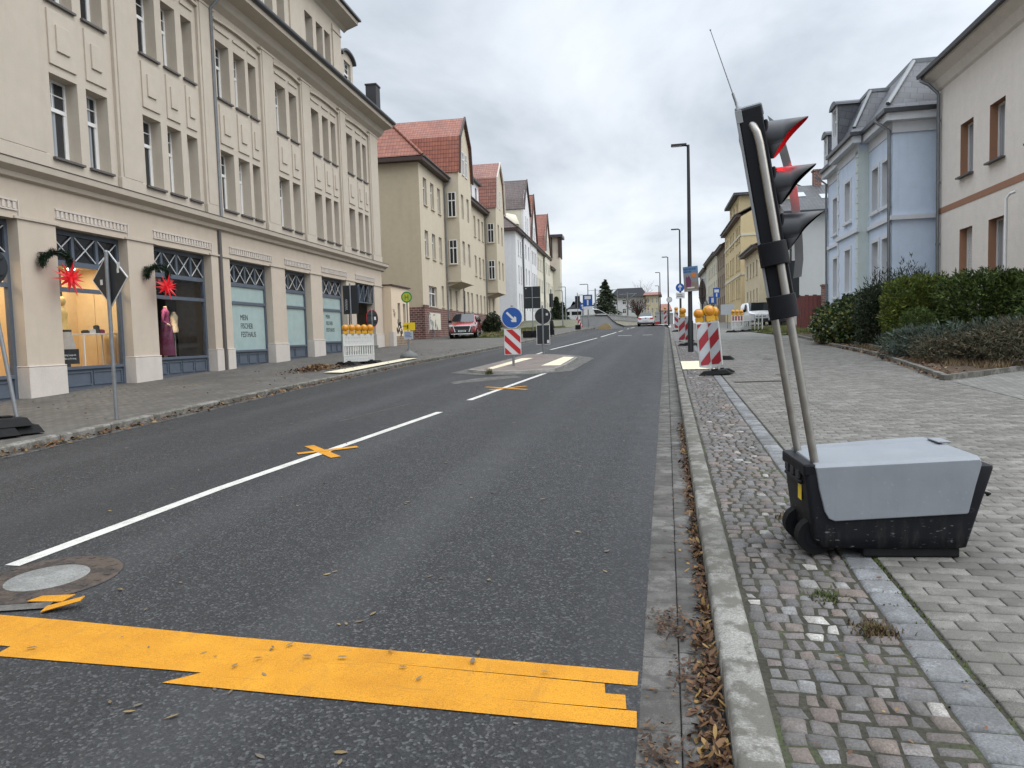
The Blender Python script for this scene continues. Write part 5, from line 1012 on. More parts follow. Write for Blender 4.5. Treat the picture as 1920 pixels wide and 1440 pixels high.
def blue_house():
    B = fac_root('blue_house', 'light blue house with slate mansard roof and mint green quoins', 'house', 8.5, 1226, 'R')
    X = lambda a, c: (-c, -a); f1, f0 = (5.97, 7.6), (3.0, 4.79); pj = .38
    H = [X(a, c) + z for a, c in ((28.95, 29.75), (30.25, 31.05)) for z in (f0, f1)]; H2 = [X(32.75, 33.6) + z for z in (f0, f1)]; H3 = [X(36.6, 37.35) + z for z in (f0, f1)]
    b = MB(); wall(b, -31.6, -28.65, .3, 9.0, H, 0, .2, 0, 1); wall(b, -38.5, -34.9, .3, 9.0, H3, 0, .2, 0, 1); wall(b, -34.9, -31.6, .3, 9.0, H2, -pj, .2, 0, 1); side_walls(b, -38.5, -28.65, .3, 9.0, 9); b.poly([(-31.6, -pj, .3), (-31.6, 0, .3), (-31.6, 0, 9), (-31.6, -pj, 9)]); b.poly([(-34.9, 0, .3), (-34.9, -pj, .3), (-34.9, -pj, 9), (-34.9, 0, 9)]); b.build('wall', ['blue_wall', 'blue_trim'], B)
    b = MB(); z = .45
    while z < 8.4: b.box(-31.6, -31.575, -pj - .0, 0, z, z + .275); z += .3
    z = .5
    while z < 8.4: b.box(-31.96 + (.0 if int(z / .3) % 2 else .14), -31.58, -pj - .03, -.02, z, z + .27); z += .3
    b.build('mint_quoin', 'mint', B); b = MB(); z = .5
    while z < 8.4: b.box(-34.93, -34.65 - (.0 if int(z / .3) % 2 else .12), -pj - .03, 0, z, z + .27); z += .3
    b.build('white_quoin', 'blue_trim', B)
    for hs, y in ((H, 0), (H2, -pj), (H3, 0)):
        for a, c, z0, z1 in hs:
            window(B, a, c, z0, z1, y + .16, 'transom', 'glass_curtain', sill=None); b = MB(); t = .13
            b.box(a - t, a, y - .035, y + .01, z0, z1); b.box(c, c + t, y - .035, y + .01, z0, z1); b.box(a - t, c + t, y - .035, y + .01, z1, z1 + t); b.box(a - t - .05, c + t + .05, y - .1, y + .01, z0 - .12, z0); b.build('window_surround', 'blue_trim', B)
    def run(name, z0, z1, pr, mat):
        b = MB()
        for u0, u1, y in ((-31.58, -28.6, 0), (-38.55, -34.95, 0), (-34.95 - pr, -31.58 + pr, -pj)): b.box(u0, u1, y - pr, y + .02, z0, z1)
        b.box(-28.66, -28.6 + pr, -pr, 1.6, z0, z1); b.build(name, mat, B)
    run('string_course', 5.34, 5.5, .09, 'blue_trim'); run('frieze', 8.42, 8.8, .03, 'blue_trim'); run('eaves', 8.8, 9.06, .3, 'blue_trim'); run('gutter', 9.06, 9.2, .42, 'gutter')
    def mansard(b, u0, u1, y0, y1, z0, z1, inset, fl=.25):
        o = [(u0, y0), (u1, y0), (u1, y1), (u0, y1)]; m = [(u0 + fl, y0 + fl), (u1 - fl, y0 + fl), (u1 - fl, y1), (u0 + fl, y1)]; i = [(u0 + inset, y0 + inset), (u1 - inset, y0 + inset), (u1 - inset, y1), (u0 + inset, y1)]
        for A, Bq, za, zb in ((o, m, z0, z0 + .22), (m, i, z0 + .22, z1)):
            for k in (0, 1, 3): b.poly([(A[k][0], A[k][1], za), (A[(k + 1) % 4][0], A[(k + 1) % 4][1], za), (Bq[(k + 1) % 4][0], Bq[(k + 1) % 4][1], zb), (Bq[k][0], Bq[k][1], zb)])
        b.poly([(p[0], p[1], z1) for p in i]); return [(m[k], i[k]) for k in range(2)]
    b = MB(); mansard(b, -38.9, -28.3, -.42, 9.2, 9.2, 11.2, 1.45); mansard(b, -35.3, -31.2, -pj - .42, 4, 9.2, 11.0, 1.0); b.build('mansard_roof', 'slate', B)
    b = MB(); z1 = 11.2; b.box(-37.5, -29.7, .98, 9, z1 - .06, z1 + .1); b.tube([(-28.5, -.2, 9.42), (-29.75, 1.03, 11.2)], .09, 6); b.tube([(-31.45, -pj - .2, 9.42), (-32.2, -pj + .6, 11.0)], .08, 6); b.tube([(-35.05, -pj - .2, 9.42), (-34.3, -pj + .6, 11.0)], .08, 6); b.box(-34.35, -32.15, -pj + .52, 3, 10.95, 11.08); b.build('hip_flashing', 'zinc', B)
    for u, w, z0, z1, y in ((-33.9, 1.0, 9.4, 10.9, -.75), (-37.6, .8, 9.4, 10.6, -.3)):
        b = MB(); H_ = (u - w / 2 + .2, u + w / 2 - .2, z0 + .3, z1 - .12); wall(b, u - w / 2, u + w / 2, z0 - .2, z1, [H_], y, .1); Dm = b.build('dormer', 'blue_trim', B); window(B, *H_, y + .08, 'transom', sill=None)
        arc = [(u + (w / 2 + .1) * math.cos(t), z1 + .26 * math.sin(t)) for t in [i * math.pi / 8 for i in range(9)]]; b = MB(); b.prism(arc, y - .1, 2.2, 'y'); b.build('dormer_roof', 'gutter', Dm); b = MB(); b.box(u - w / 2 - .01, u - w / 2 + .05, y + .02, 2.2, z0 - .2, z1); b.box(u + w / 2 - .05, u + w / 2 + .01, y + .02, 2.2, z0 - .2, z1); b.build('dormer_cheeks', 'slate', Dm)
    for u, y in ((-28.72, 0), (-38.42, 0)): b = MB(); b.tube([(u - .25, -.5, 9.1), (u - .25, -.5, 8.95), (u, -.1, 8.55), (u, -.09, .6)], .055, 10); b.build('downpipe', 'zinc', B)
blue_house()
def grey_house():
    B = fac_root('grey_house', 'plain grey rendered house with a dark skylight roof beyond the blue house', 'house', 9.2, 1226, 'R')
    H = [(-53.0, -52.0, 6.0, 7.4)]
    b = MB(); wall(b, -60, -50, .8, 9.0, H, 0, .2); side_walls(b, -60, -50, .8, 9.0, 14); b.build('wall', 'grey_wall', B); window(B, *H[0], .15, 'split')
    b = MB(); u = -50; slope(b, (-55, -.9, 11.5), (-55, 15, 11.5), (-49.6, 15, 8.95), (-49.6, -.9, 8.95)); slope(b, (-60.4, 15, 8.95), (-60.4, -.9, 8.95), (-55, -.9, 11.5), (-55, 15, 11.5)); b.poly([(-60, .05, 9), (-50, .05, 9), (-55, .05, 11.4)], 1); b.build('roof', ['tile_dark', 'grey_wall'], B)
    b = MB(); b.box(-49.7, -49.45, -.95, 15, 8.9, 9.05); b.build('gutter', 'gutter', B)
    for y, t in ((.65, .62), (2.2, .5)):
        b = MB(); n = Vector((2.55, 0, 5.4)).normalized(); p = Vector((-49.6, y, 8.95)).lerp(Vector((-55, y, 11.5)), t); d = Vector((-5.4, 0, 2.55)).normalized(); e = Vector((0, 1, 0))
        pts = [p - e * .35 - d * .5, p + e * .35 - d * .5, p + e * .35 + d * .5, p - e * .35 + d * .5]; b.add([tuple(q + n * .02) for q in pts] + [tuple(q + n * .12) for q in pts], [(4, 5, 6, 7), (0, 1, 5, 4), (1, 2, 6, 5), (2, 3, 7, 6), (3, 0, 4, 7)]); b.build('skylight', 'boardgrey', B)
    for u, y, z0, z1 in ((-55, 2.2, 11.2, 12.5), (-52.5, -.25, 10, 11.2)): b = MB(); b.box(u - .3, u + .3, y - .25, y + .25, z0, z1); b.box(u - .36, u + .36, y - .31, y + .31, z1, z1 + .1); b.build('chimney', 'pale_yellow' if y < 0 else 'redbrick', B)
grey_house()
FEN = fac_root('brick_fence', 'brick pier with dark red boarded gate beside the blue house', 'fence', 8.3, 1226, 'R')
b = MB(); b.box(-44.3, -43.9, 1.1, 2.2, .8, 3.9); b.box(-44.35, -43.85, 1.05, 2.25, 3.9, 4.0); b.build('pier', 'redbrick', FEN); b = MB()
for k in range(6): b.box(-44.15, -44.05, -.25 + k * .22, -.05 + k * .22, 1.2, 3.45 - .05 * (k % 2))
b.build('gate_boards', 'darkred_wood', FEN)

RW = dict(vx=1226, side='R')
def rh(name, label, s0, s1, eave, floors, ss, mats, ridge=3.5, D=8.5, **kw): return row_house(name, label, 'house', D, -s1, -s0, eave, floors, [(-c, -a) for a, c in ss], mats, ridge, 10, vx=1226, side='R', **kw)
HG = rh('yellow_house', 'low yellow house with dark eaves behind the tilted signal mast', 62.5, 72, 8.2, ((4.0, 5.0), (6.15, 7.35)), [(63.4, 64.1), (65.4, 66.1), (67.4, 68.1), (69.6, 70.3)], ('pale_yellow', 'tile_dark'), 2.2, zb=1, wfr='sill')
HH = rh('yellow_house', 'tall yellow house with attic gable behind the white van', 74.8, 91, 12.6, ((4.8, 6.8), (7.6, 9.3), (10.3, 11.9)), [(75.6, 76.4), (77.0, 77.8), (78.4, 79.2), (81, 81.8), (82.6, 83.4), (84.2, 85), (87, 87.8), (88.8, 89.6)], ('yellow_wall', 'tile_dark'), 2.6, zb=1.5)
b = MB(); wall(b, -86.5, -77.5, 12.5, 15.1, [(-85.5, -84.6, 13.2, 14.6), (-82.5, -81.6, 13.2, 14.6), (-79.6, -78.7, 13.2, 14.6)], .15, .15); side_walls(b, -86.5, -77.5, 12.5, 15.1, 7, .15); b.build('attic_storey', 'yellow_wall', HH)
for a in (-85.5, -82.5, -79.6): window(HH, a, a + .9, 13.2, 14.6, .28, 'cross')
b = MB(); b.box(-87, -77, -.4, 7.4, 15.1, 15.35); b.build('attic_roof', 'tile_dark', HH)
b = MB()
for z in (6.95, 10.75): b.box(-91, -74.75, -.06, .01, z, z + .2); b.box(-74.8, -74.75, -.06, 10, z, z + .2)
b.build('string_course', 'pale_wall', HH)
HI = rh('brown_house', 'dark brown house squeezed between the yellow house and paler ones', 91, 102, 11.6, ((4.2, 5.8), (6.9, 8.5), (9.4, 10.8)), [(92, 93), (94.4, 95.4), (97, 98), (99.6, 100.6)], ('brown_wall', 'tile_brown'), 3, zb=2)
HJ = rh('far_house', 'cream house with dark eaves at the far end of the right row', 102, 122, 11.9, ((4.2, 5.8), (6.9, 8.5), (9.4, 10.8)), [(a, a + 1) for a in (103, 106, 109, 112, 115, 118)], ('pale_wall', 'tile_dark'), 3, zb=2)
HK = rh('far_house', 'pale grey house farthest along the right row', 122, 140, 11.5, ((4.2, 5.8), (6.9, 8.5), (9.2, 10.4)), [(a, a + 1) for a in (123, 126, 129, 132, 135)], ('grey_wall', 'tile_dark'), 3, zb=2)
# ================================================================== STREET FURNITURE
def at(x, y, Y): d = pix(x, y); t = Y / d.y; return Vector((d.x * t, Y, EYE + d.z * t))
def gR(y): return zr(y) + .125
def gL(y): return zr(y) + .145
def clip(poly, inside, inter):
    out = []
    for i in range(len(poly)):
        a, b_ = poly[i - 1], poly[i]; ia, ib = inside(a), inside(b_)
        if ib:
            if not ia: out.append(inter(a, b_))
            out.append(b_)
        elif ia: out.append(inter(a, b_))
    return out
def stripes(b, u0, u1, z0, z1, y, slope_, width, mi=0, phase=0.):
    """diagonal bars clipped to a rectangle; slope_ = rise per metre (sign gives the lean)"""
    bars = []; c = z0 - abs(slope_) * (u1 - u0) - 2 * width + phase
    while c < z1 + abs(slope_) * (u1 - u0) + width:
        base = c if slope_ > 0 else c + abs(slope_) * (u1 - u0)
        p = [(u0, base), (u1, base + slope_ * (u1 - u0)), (u1, base + slope_ * (u1 - u0) + width), (u0, base + width)]
        for lim, sg in ((z0, 1), (z1, -1)):
            p = clip(p, lambda q: sg * (q[1] - lim) >= -1e-9, lambda a, d: (a[0] + (d[0] - a[0]) * (lim - a[1]) / (d[1] - a[1]), lim)) if p else p
        if len(p) > 2: b.poly([(q[0], y, q[1]) for q in p], mi)
        c += 2 * width
def foot_plate(name, parent, w=.42, d=.8, h=.11, loc=(0, 0, 0), rz=0):
    b = MB(); b.X = Matrix.Translation(loc) @ Matrix.Rotation(rz, 4, 'Z')
    b.add([(-w / 2, -d / 2, 0), (w / 2, -d / 2, 0), (w / 2, d / 2, 0), (-w / 2, d / 2, 0), (-w / 2 + .04, -d / 2 + .12, h), (w / 2 - .04, -d / 2 + .12, h), (w / 2 - .04, d / 2 - .12, h), (-w / 2 + .04, d / 2 - .12, h)], [(3, 2, 1, 0), (4, 5, 6, 7), (0, 1, 5, 4), (1, 2, 6, 5), (2, 3, 7, 6), (3, 0, 4, 7)])
    b.box(-.07, .07, -.07, .07, h, h + .03); return b.build(name, 'rubber', parent, .012)
def warning_lamp(parent, loc, rz=0, r=.095):
    b = MB(); b.box(-.085, .085, -.055, .055, 0, .1); b.lathe([(r + .012, -.05), (r + .018, -.03), (r + .018, .03), (r + .012, .05)], (0, 0, .1 + r), 20, 0, 'y'); o = b.build('warning_lamp', 'amber_case', parent, .008)
    for s in (-1, 1): q = MB(); q.lathe([(r, s * .05), (r * .8, s * .075), (r * .35, s * .088), (.001, s * .09)], (0, 0, .1 + r), 20, 0, 'y'); q.build('lens', 'amber', o)
    o.location = loc; o.rotation_euler.z = rz; return o
LAMPW = None
# ---- portable traffic signal on a battery trolley (nearest object)
def trolley():
    T = thing('traffic_signal_trolley', 'portable traffic signal leaning from a black battery trolley with grey lid', 'traffic signal', (.79, 4.27, gR(4.3) + .006), R(5))
    T.rotation_euler.x = R(0.6)
    D = .50; SXM = Matrix.Diagonal((.925, 1, 1, 1))
    # tub: outline wider at the top, rounded near the wheels
    def ring(z, x0, x1, y0, y1, r=.05, n=5):
        pts = []
        for cx, cy, a0 in ((x1 - r, y0 + r, -90), (x1 - r, y1 - r, 0), (x0 + r, y1 - r, 90), (x0 + r, y0 + r, 180)):
            for k in range(n + 1): a = R(a0 + 90 * k / n); pts.append((cx + r * math.cos(a), cy + r * math.sin(a), z))
        return pts
    prof = [(.045, .09, .84, .03, D - .03), (.06, .035, .885, .012, D - .012), (.12, .0, .90, .006, D - .006), (.3, -.025, .955, .002, D - .002), (.5, -.048, 1.018, 0, D), (.515, -.045, 1.018, .003, D - .003)]
    b = MB(); n = 24; vs = []; 
    for z, x0, x1, y0, y1 in prof: vs += ring(z, x0, x1, y0, y1, .028)
    b.X = SXM; b.add(vs, [(i * n + k, i * n + (k + 1) % n, (i + 1) * n + (k + 1) % n, (i + 1) * n + k) for i in range(len(prof) - 1) for k in range(n)], 0, True)
    b.add(vs[:n], [list(range(n))[::-1]]); b.add(vs[-n:], [list(range(n))])
    tub = b.build('battery_box', 'scratched_black', T)
    b = MB(); b.box(-.052, .012, .0, D, .46, .53); b.box(-.06, -.03, .08, D - .08, .40, .425); b.build('end_rim', 'black_plastic', tub, .012)
    for y in (.1, .22, .34): b = MB(); b.box(-.056, -.045, y, y + .07, .43, .475); b.build('grip_slot', 'black_matte', tub)
    b = MB(); b.box(-.0355, -.033, .12, .19, .30, .39); b.build('warning_sticker', 'signyellow', tub)
    b = MB(); b.X = SXM; b.box(.30, .85, .03, D - .03, -.004, .05); b.build('skid', 'rubber', T, .01)
    # lid: one folded shell, sides hanging over the tub
    # near/far side panel outline (x, z)
    o1 = [(.008, .515), (.93, .555), (.94, .53), (.905, .40), (.872, .262), (.862, .255), (.12, .212), (.085, .226), (.062, .265), (.03, .39)]
    b = MB(); y0, y1 = -.016, D + .016
    b.X = SXM; b.prism(o1, y0, y0 + .02, 'y'); b.prism(o1, y1 - .02, y1, 'y')
    xs = [(.008, .515), (.04, .525), (.93, .562)]
    up = [(.008, .512, y0), (.93, .556, y0), (.905, .585, y0 + .05), (.84, .60, y0 + .24), (.83, .60, y1 - .05), (.78, .60, y1), (.0, .535, y1)]
    top = [(.008, y0 + .004, .514), (.02, y0 + .02, .532), (.925, y0 + .02, .572), (.932, y0 + .004, .556)]
    b.add([(.006, y0, .512), (.934, y0, .553), (.012, y0 + .025, .53), (.928, y0 + .025, .573), (.014, y1 - .07, .538), (.862, y1 - .07, .59), (.014, y1 - .055, .551), (.845, y1 - .055, .603), (.01, y1, .548), (.80, y1, .60), (.006, y1, .51), (.93, y1, .553), (.90, .3, .583)], [(0, 1, 3, 2), (2, 3, 12, 5, 4), (4, 5, 7, 6), (6, 7, 9, 8), (8, 9, 11, 10), (5, 12, 11, 9, 7), (12, 3, 1, 11), (0, 2, 4, 6, 8, 10)])
    b.box(.85, .93, y1 - .2, y1 - .06, .592, .602)
    lid = b.build('lid', 'lid', T, .007, 2)
    for k, y in enumerate((.1, D - .12)):
        b = MB(); b.tube([(.035, -.012, .11), (.035, .06, .11)] if 0 else [(.03, y - .04, .1), (.03, y + .04, .1)], .1, 28); w = b.build('wheel', 'tyre', T, .012); b = MB(); b.tube([(.03, y - .044, .1), (.03, y + .044, .1)], .06, 18); b.build('rim', 'black_plastic', w)
    b = MB(); b.X = SXM; b.tube([(1.0, .14, .47), (1.045, .14, .48), (1.06, .17, .48), (1.06, D - .17, .48), (1.045, D - .14, .48), (1.0, D - .14, .47)], .024, 10); b.build('handle', 'steel', T)
    b = MB(); b.X = SXM; b.tube([(.985, .05, .36), (1.02, .05, .352), (1.015, .07, .34)], .008, 6); b.build('cable_loop', 'rubber', T)
    # leaning mast: two tubes either side of the head
    A = Matrix.Translation((.03, D / 2, .5)) @ Matrix.Rotation(R(-9.3), 4, 'Y')
    def part(name, b, mat, par=T, **kw): o = b.build(name, mat, par, **kw); return o
    for s in (-1, 1):
        b = MB(); b.X = A; y = s * .178; b.tube([(0, y, -.02), (0, y, 1.84), (-.004, y * .97, 1.9), (-.012, y * .86, 1.945), (-.015, y * .7, 1.965)], .0225, 14); part('mast_tube', b, 'steel')
    A0 = A; A = A0 @ Matrix.Rotation(R(-15), 4, 'Z')
    b = MB(); b.X = A; b.box(-.04, .085, -.15, .15, .87, 2.05); b.box(-.045, .03, -.1, .1, 2.05, 2.062); head = part('signal_head', b, 'black_plastic', bevel=.014)
    b = MB(); b.X = A; b.box(-.056, -.041, -.155, .155, .86, 2.05); b.box(-.056, -.02, -.156, -.151, 1.98, 2.052); part('rear_cover', b, 'silver', head, bevel=.006)
    b = MB(); b.X = A; b.box(-.05, .09, -.13, .13, 2.05, 2.072); part('top_cap', b, 'galv', head, bevel=.012)
    for m in (.865, 1.165):
        b = MB(); b.X = A; pts = [(-.06, -.17)] + [(.018 + .078 * math.cos(t), -.17 + .055 * math.sin(t)) for t in [math.pi + i * math.pi / 24 for i in range(25)]] + [(.095, .05), (-.06, .05)]; b.prism(pts, m, m + .13, 'z'); part('clamp', b, 'black_plastic', T, bevel=.004, smooth=False)
    for i, m in enumerate((1.35, 1.615, 1.88)):
        Vx = A @ Matrix.Translation((.08, 0, m)) @ Matrix.Rotation(R(9), 4, 'Y'); n = 40; r = .104; b = MB(); b.X = Vx; vi, vo = [], []
        for k in range(n):
            t = 2 * math.pi * k / n; zz = math.cos(t); L_ = .098 + .125 * ((zz + .2) / 1.2) ** 1.35 if zz > -.2 else .098 - .06 * ((-.2 - zz) / .8); yy = math.sin(t)
            vo += [(0, r * yy, r * zz), (min(L_, .09), r * yy, r * zz), (L_, r * yy, r * zz), (L_ - .001, (r - .004) * yy, (r - .004) * zz), (0, (r - .004) * yy, (r - .004) * zz)]
        [b.add(vo, [(k * 5 + j, k * 5 + j + 1, ((k + 1) % n) * 5 + j + 1, ((k + 1) % n) * 5 + j) for k in range(n) for j in js], mi, True) for js, mi in (((0, 1, 2), 0), ((3,), 1))]; V_ = part('visor', b, ['visor', 'visor_inside'], head)
        b = MB(); b.X = Vx; b.lathe([(.088, .004), (.06, .02), (.001, .026)], (0, 0, 0), 24, 0, 'x'); part('lens', b, ('lens_green', 'lens_amber', 'lens_red')[i], head)
        b = MB(); b.X = Vx; b.box(-.01, .012, -.1, .1, -.1, .1); part('lens_frame', b, 'black_plastic', head, bevel=.01)
    b = MB(); b.X = A; pts = []
    pl = [(.128 + .045 * math.sin(math.pi * k / 10) - .012 * (k == 0), 1.08 + .98 * k / 10) for k in range(11)]
    b.prism([(p[0] - .022, p[1]) for p in pl] + [(p[0] + .026, p[1] - (.06 if i == 0 else 0)) for i, p in enumerate(pl[::-1])], .205, .215, 'y'); part('contrast_strip', b, 'strip_grey')
    b = MB(); b.X = A @ Matrix.Translation((-.035, -.05, 2.06)) @ Matrix.Rotation(R(-9), 4, 'Y'); b.lathe([(.022, 0), (.02, .03), (.009, .035), (.009, .06)], n=12); b.tube([(0, 0, .05), (0, 0, .12)], .0075, 8); b.tube([(0, 0, .12), (0, 0, .50)], [.004, .0025], 6); b.sphere((0, 0, .505), .005, 6, 5); part('antenna', b, 'galv')
def tm(name, c, r): t = NT(name); return t
M['visor'] = m_plain('visor_black', (.022, .023, .026), .38, var=.15, vs=8); M['visor_inside'] = m_plain('visor_inside', (.004, .004, .0045), .9, spec=.05); M['strip_grey'] = m_plain('strip_grey', (.2, .2, .2), .45)
M['lens_red'] = m_emit('lit_red_lens', (1, .015, .02), 230); M['lens_amber'] = m_glossy('unlit_amber_lens', (.12, .05, .01), .15, .5); M['lens_green'] = m_glossy('unlit_green_lens', (.01, .07, .05), .15, .5)
def m_scratched():
    t = NT('scratched_black_plastic'); o = t.obj(); n1 = t.noise(t.mapping(o, (1, 1, .35)), 9, 5, .7); n2 = t.noise(t.mapping(o, (9, 9, 40)), 2.2, 4, .6); n3 = t.noise(t.mapping(o, (6, 6, 1.2)), 4, 5, .7)
    s = t.n('SeparateXYZ'); t.l(o, s.inputs[0]); low = t.ramp(s.outputs['Z'], [(.05, .9), (.32, .0)])
    a = t.mix(t.ramp(n1, [(.45, 0.), (.75, .5)]), (.006, .0065, .0095), (.018, .0175, .018)); a = t.mix(t.math('MULTIPLY', t.ramp(n2, [(.63, 0.), (.67, .8)]), low), a, (.34, .34, .34)); a = t.mix(t.math('MULTIPLY', t.ramp(n3, [(.5, 0.), (.75, .35)]), low), a, (.11, .1, .085))
    t.col(a); t.rough(t.math('MULTIPLY_ADD', n1, .3, .4)); t.spec(.25); t.bump(t.noise(o, 260, 2), .12, .002); return t.m
M['scratched_black'] = m_scratched()
trolley()

# ---- lamp posts
def street_lamp(loc, h, label, arm=.55, mat='lamp_black', group='black street lamps along the right pavement', adir=-1, r=.075):
    t = thing('street_lamp', label, 'street lamp', loc, 0, group); b = MB(); b.tube([(0, 0, 0), (0, 0, 1.1), (0, 0, 1.15), (0, 0, h)], [r * 1.25, r * 1.25, r, r * .62], 12); b.build('post', mat, t)
    b = MB(); b.tube([(0, 0, h - .03), (adir * .12, 0, h)], .035, 8); b.box(min(adir * .05, adir * arm), max(adir * .05, adir * arm), -.09, .09, h - .02, h + .05); b.build('lamp_head', mat, t, .02); b = MB(); b.box(min(adir * .2, adir * (arm - .05)), max(adir * .2, adir * (arm - .05)), -.07, .07, h - .028, h - .02); b.build('lamp_glass', 'frame_white', t); return t
street_lamp((.78, 25.03, gR(25) - .1), 6.9, 'nearest black street lamp, carrying the holiday poster')
street_lamp((.93, 49.9, gR(50) - .1), 6.8, 'second black street lamp, behind the round blue arrow sign')
for x, y, Y, lb in ((1252, 482, 70, 'third black street lamp, beside the round white speed sign'), (1237, 511, 90, 'fourth black street lamp, near the dark underpass wall'), (1235, 536, 112, 'farthest and shortest looking black street lamp')):
    p = at(x, y, Y); street_lamp((p.x, Y, zr(Y)), p.z - zr(Y), lb)
for x, y, Y, lb in ((1054, 545, 85, 'leftmost pale grey lamp post beyond the row of houses'), (1060, 538, 92, 'second pale grey lamp post from the left, in front of the dark conifers'), (1102, 533, 80, 'tall pale grey lamp post behind the blue dead end sign'), (1093, 553, 112, 'shorter pale grey lamp post left of the dead end sign'), (1157, 543, 120, 'pale grey lamp post between the fir tree and the dark roofed building')):
    p = at(x, y, Y); street_lamp((p.x, Y, zr(Y)), p.z - zr(Y), lb, .9, 'galv', 'grey lamp posts beyond the crossing', -1, .07)

# ---- signs
M['lime'] = m_plain('lime_yellow', (.42, .42, .02), .4, var=.04); M['orange_h'] = m_plain('h_letter', (.05, .2, .04), .4)
def round_sign(b, c, r, mi=0, t=.006): b.disc(c, r, t, 'y', 32, mi)
def pole(parent, h, r=.03, mat='galv', tilt=(0, 0)): b = MB(); b.tube([(0, 0, -.02), (tilt[0] * h, tilt[1] * h, h)], r, 12); b.lathe([(r + .004, h - .01), (r + .004, h + .02), (0.001, h + .03)], (tilt[0] * h, tilt[1] * h, 0), 10); return b.build('pole', mat, parent)
def sgn(name, label, x, y, z, rz=0, cat='sign', group=None): return thing(name, label, cat, (x, y, z), rz, group)
def back_disc(t, z, r, rz=0, y=.04, x=0, edge='signwhite', mat='signback'):
    e = MB(); e.disc((0, 0, 0), r, .012); o = e.build('sign_plate', edge, t); o.location = (x, y, z); o.rotation_euler.z = rz; b = MB(); b.disc((0, -.008, 0), r - .018, .004); b.box(-r * .8, r * .8, -.03, -.012, r * .35, r * .42); b.box(-r * .8, r * .8, -.03, -.012, -r * .42, -r * .35); b.build('plate_back', mat, o); return o
def back_rect(t, w, h, z, rz=0, y=.04, edge='signwhite', mat='signback', rot=0):
    e = MB(); e.box(-w / 2, w / 2, -.006, .006, -h / 2, h / 2); o = e.build('sign_plate', edge, t, 0); o.location = (0, y, z); o.rotation_euler = (0, rot, rz); b = MB(); b.box(-w / 2 + .02, w / 2 - .02, -.011, -.006, -h / 2 + .02, h / 2 - .02); b.build('plate_back', mat, o); return o
# diamond seen from behind
t0 = sgn('priority_sign', 'back of a tilted square priority sign on a grey pole before the shop windows', -8.59, 9.93, gL(9.9)); pole(t0, 2.62); o = back_rect(t0, .62, .62, 2.2, R(-15), .05, rot=R(45))
b = MB(); 
for (x, z, s) in ((-.2, -.04, .06), (.24, .2, .07), (.22, .12, .05)): b.box(x - s * .5, x + s * .5, -.014, -.0112, z - s * .7, z + s * .7)
st = b.build('sticker', 'signwhite', o); st.rotation_euler.y = R(-45)
# round sign at the left edge
t0 = sgn('road_sign', 'leaning round sign seen from behind on black rubber blocks at the left edge', -9.0, 8.55, gL(8.5)); pole(t0, 2.65, .028, 'galv', (-.15, 0)); back_disc(t0, 2.36, .3, R(30), .05, -.47, 'signback')
foot_plate('rubber_base', t0, .45, .85, .11, (-.05, 0, 0), R(62)); foot_plate('rubber_base', t0, .45, .85, .11, (-.12, -.32, 0), R(62)); foot_plate('rubber_base', t0, .45, .8, .11, (-.1, -.12, .11), R(62))
# keep-right sign on the island
t0 = sgn('keep_right_sign', 'round blue keep right sign above a red striped board on the island', -4.41, 20.84, zr(20.84) + .1); pole(t0, 1.72, .038); b = MB(); b.disc((0, -.045, 1.38), .315, .012); P_ = b.build('arrow_disc', 'signwhite', t0); b = MB(); b.disc((0, -.053, 1.38), .295, .004); b.build('blue_face', 'signblue', P_)
b = MB(); b.X = Matrix.Translation((0, -.057, 1.38)) @ Matrix.Rotation(R(45), 4, 'Y'); b.prism([(-.22, -.032), (.06, -.032), (.02, -.075), (.085, -.095), (.19, 0), (.085, .095), (.02, .075), (.06, .032), (-.22, .032)], -.002, .002, 'y'); b.build('white_arrow', 'signwhite', P_)
b = MB(); b.box(-.25, .25, -.05, -.036, .3, 1.05); Q = b.build('striped_board', 'signwhite', t0, .004); b = MB(); stripes(b, -.235, .235, .315, 1.035, -.053, -.95, .185, 0, .02); b.build('red_stripes', 'signred', Q)
# beacon and sign seen from behind at the far end of the island
t0 = sgn('road_sign', 'round and square signs seen from behind on one pole of the island', -4.46, 26.47, zr(26.5) + .1); pole(t0, 1.75, .036); back_disc(t0, 1.38, .31); back_rect(t0, .5, .73, .70)
b = MB(); b.box(.12, .2, .02, .024, 1.4, 1.5); b.box(.14, .22, .02, .024, .38, .5); b.build('sticker', 'signwhite', t0)
# big boards on rubber feet by the left kerb
p = at(998, 560, 44.0); t0 = sgn('direction_board', 'large dark board seen from behind on black foot blocks left of the island', p.x, 44, gL(44)); b = MB(); b.tube([(0, 0, 0), (0, 0, 3.1)], .03, 8); b.build('pole', 'galv', t0); b = MB(); b.box(-.5, .5, .04, .06, 1.78, 2.44); b.box(-.5, .5, .04, .06, 2.45, 3.12); b.build('board', 'signback', t0, .01); b = MB(); b.box(-.42, -.36, .03, .038, 2.98, 3.04); b.build('sticker', 'signwhite', t0)
for s in (-.32, .32): b = MB(); b.box(s - .27, s + .27, -.35, .35, 0, .42); b.build('foot_block', 'rubber', t0, .03)
p = at(1034, 590, 48); t0 = sgn('road_sign', 'narrow dark sign edge beyond the signs of the island', p.x, 48, gL(48)); pole(t0, 3.0, .03, 'signback'); back_rect(t0, .28, .9, 2.3, R(35), .04, edge='signback'); b = MB(); b.box(-.15, .15, -.15, .15, 0, .35); b.lathe([(.12, .35), (.16, .6), (.1, .95), (.02, 1.0)], n=10); b.build('bin_base', 'rubber', t0)
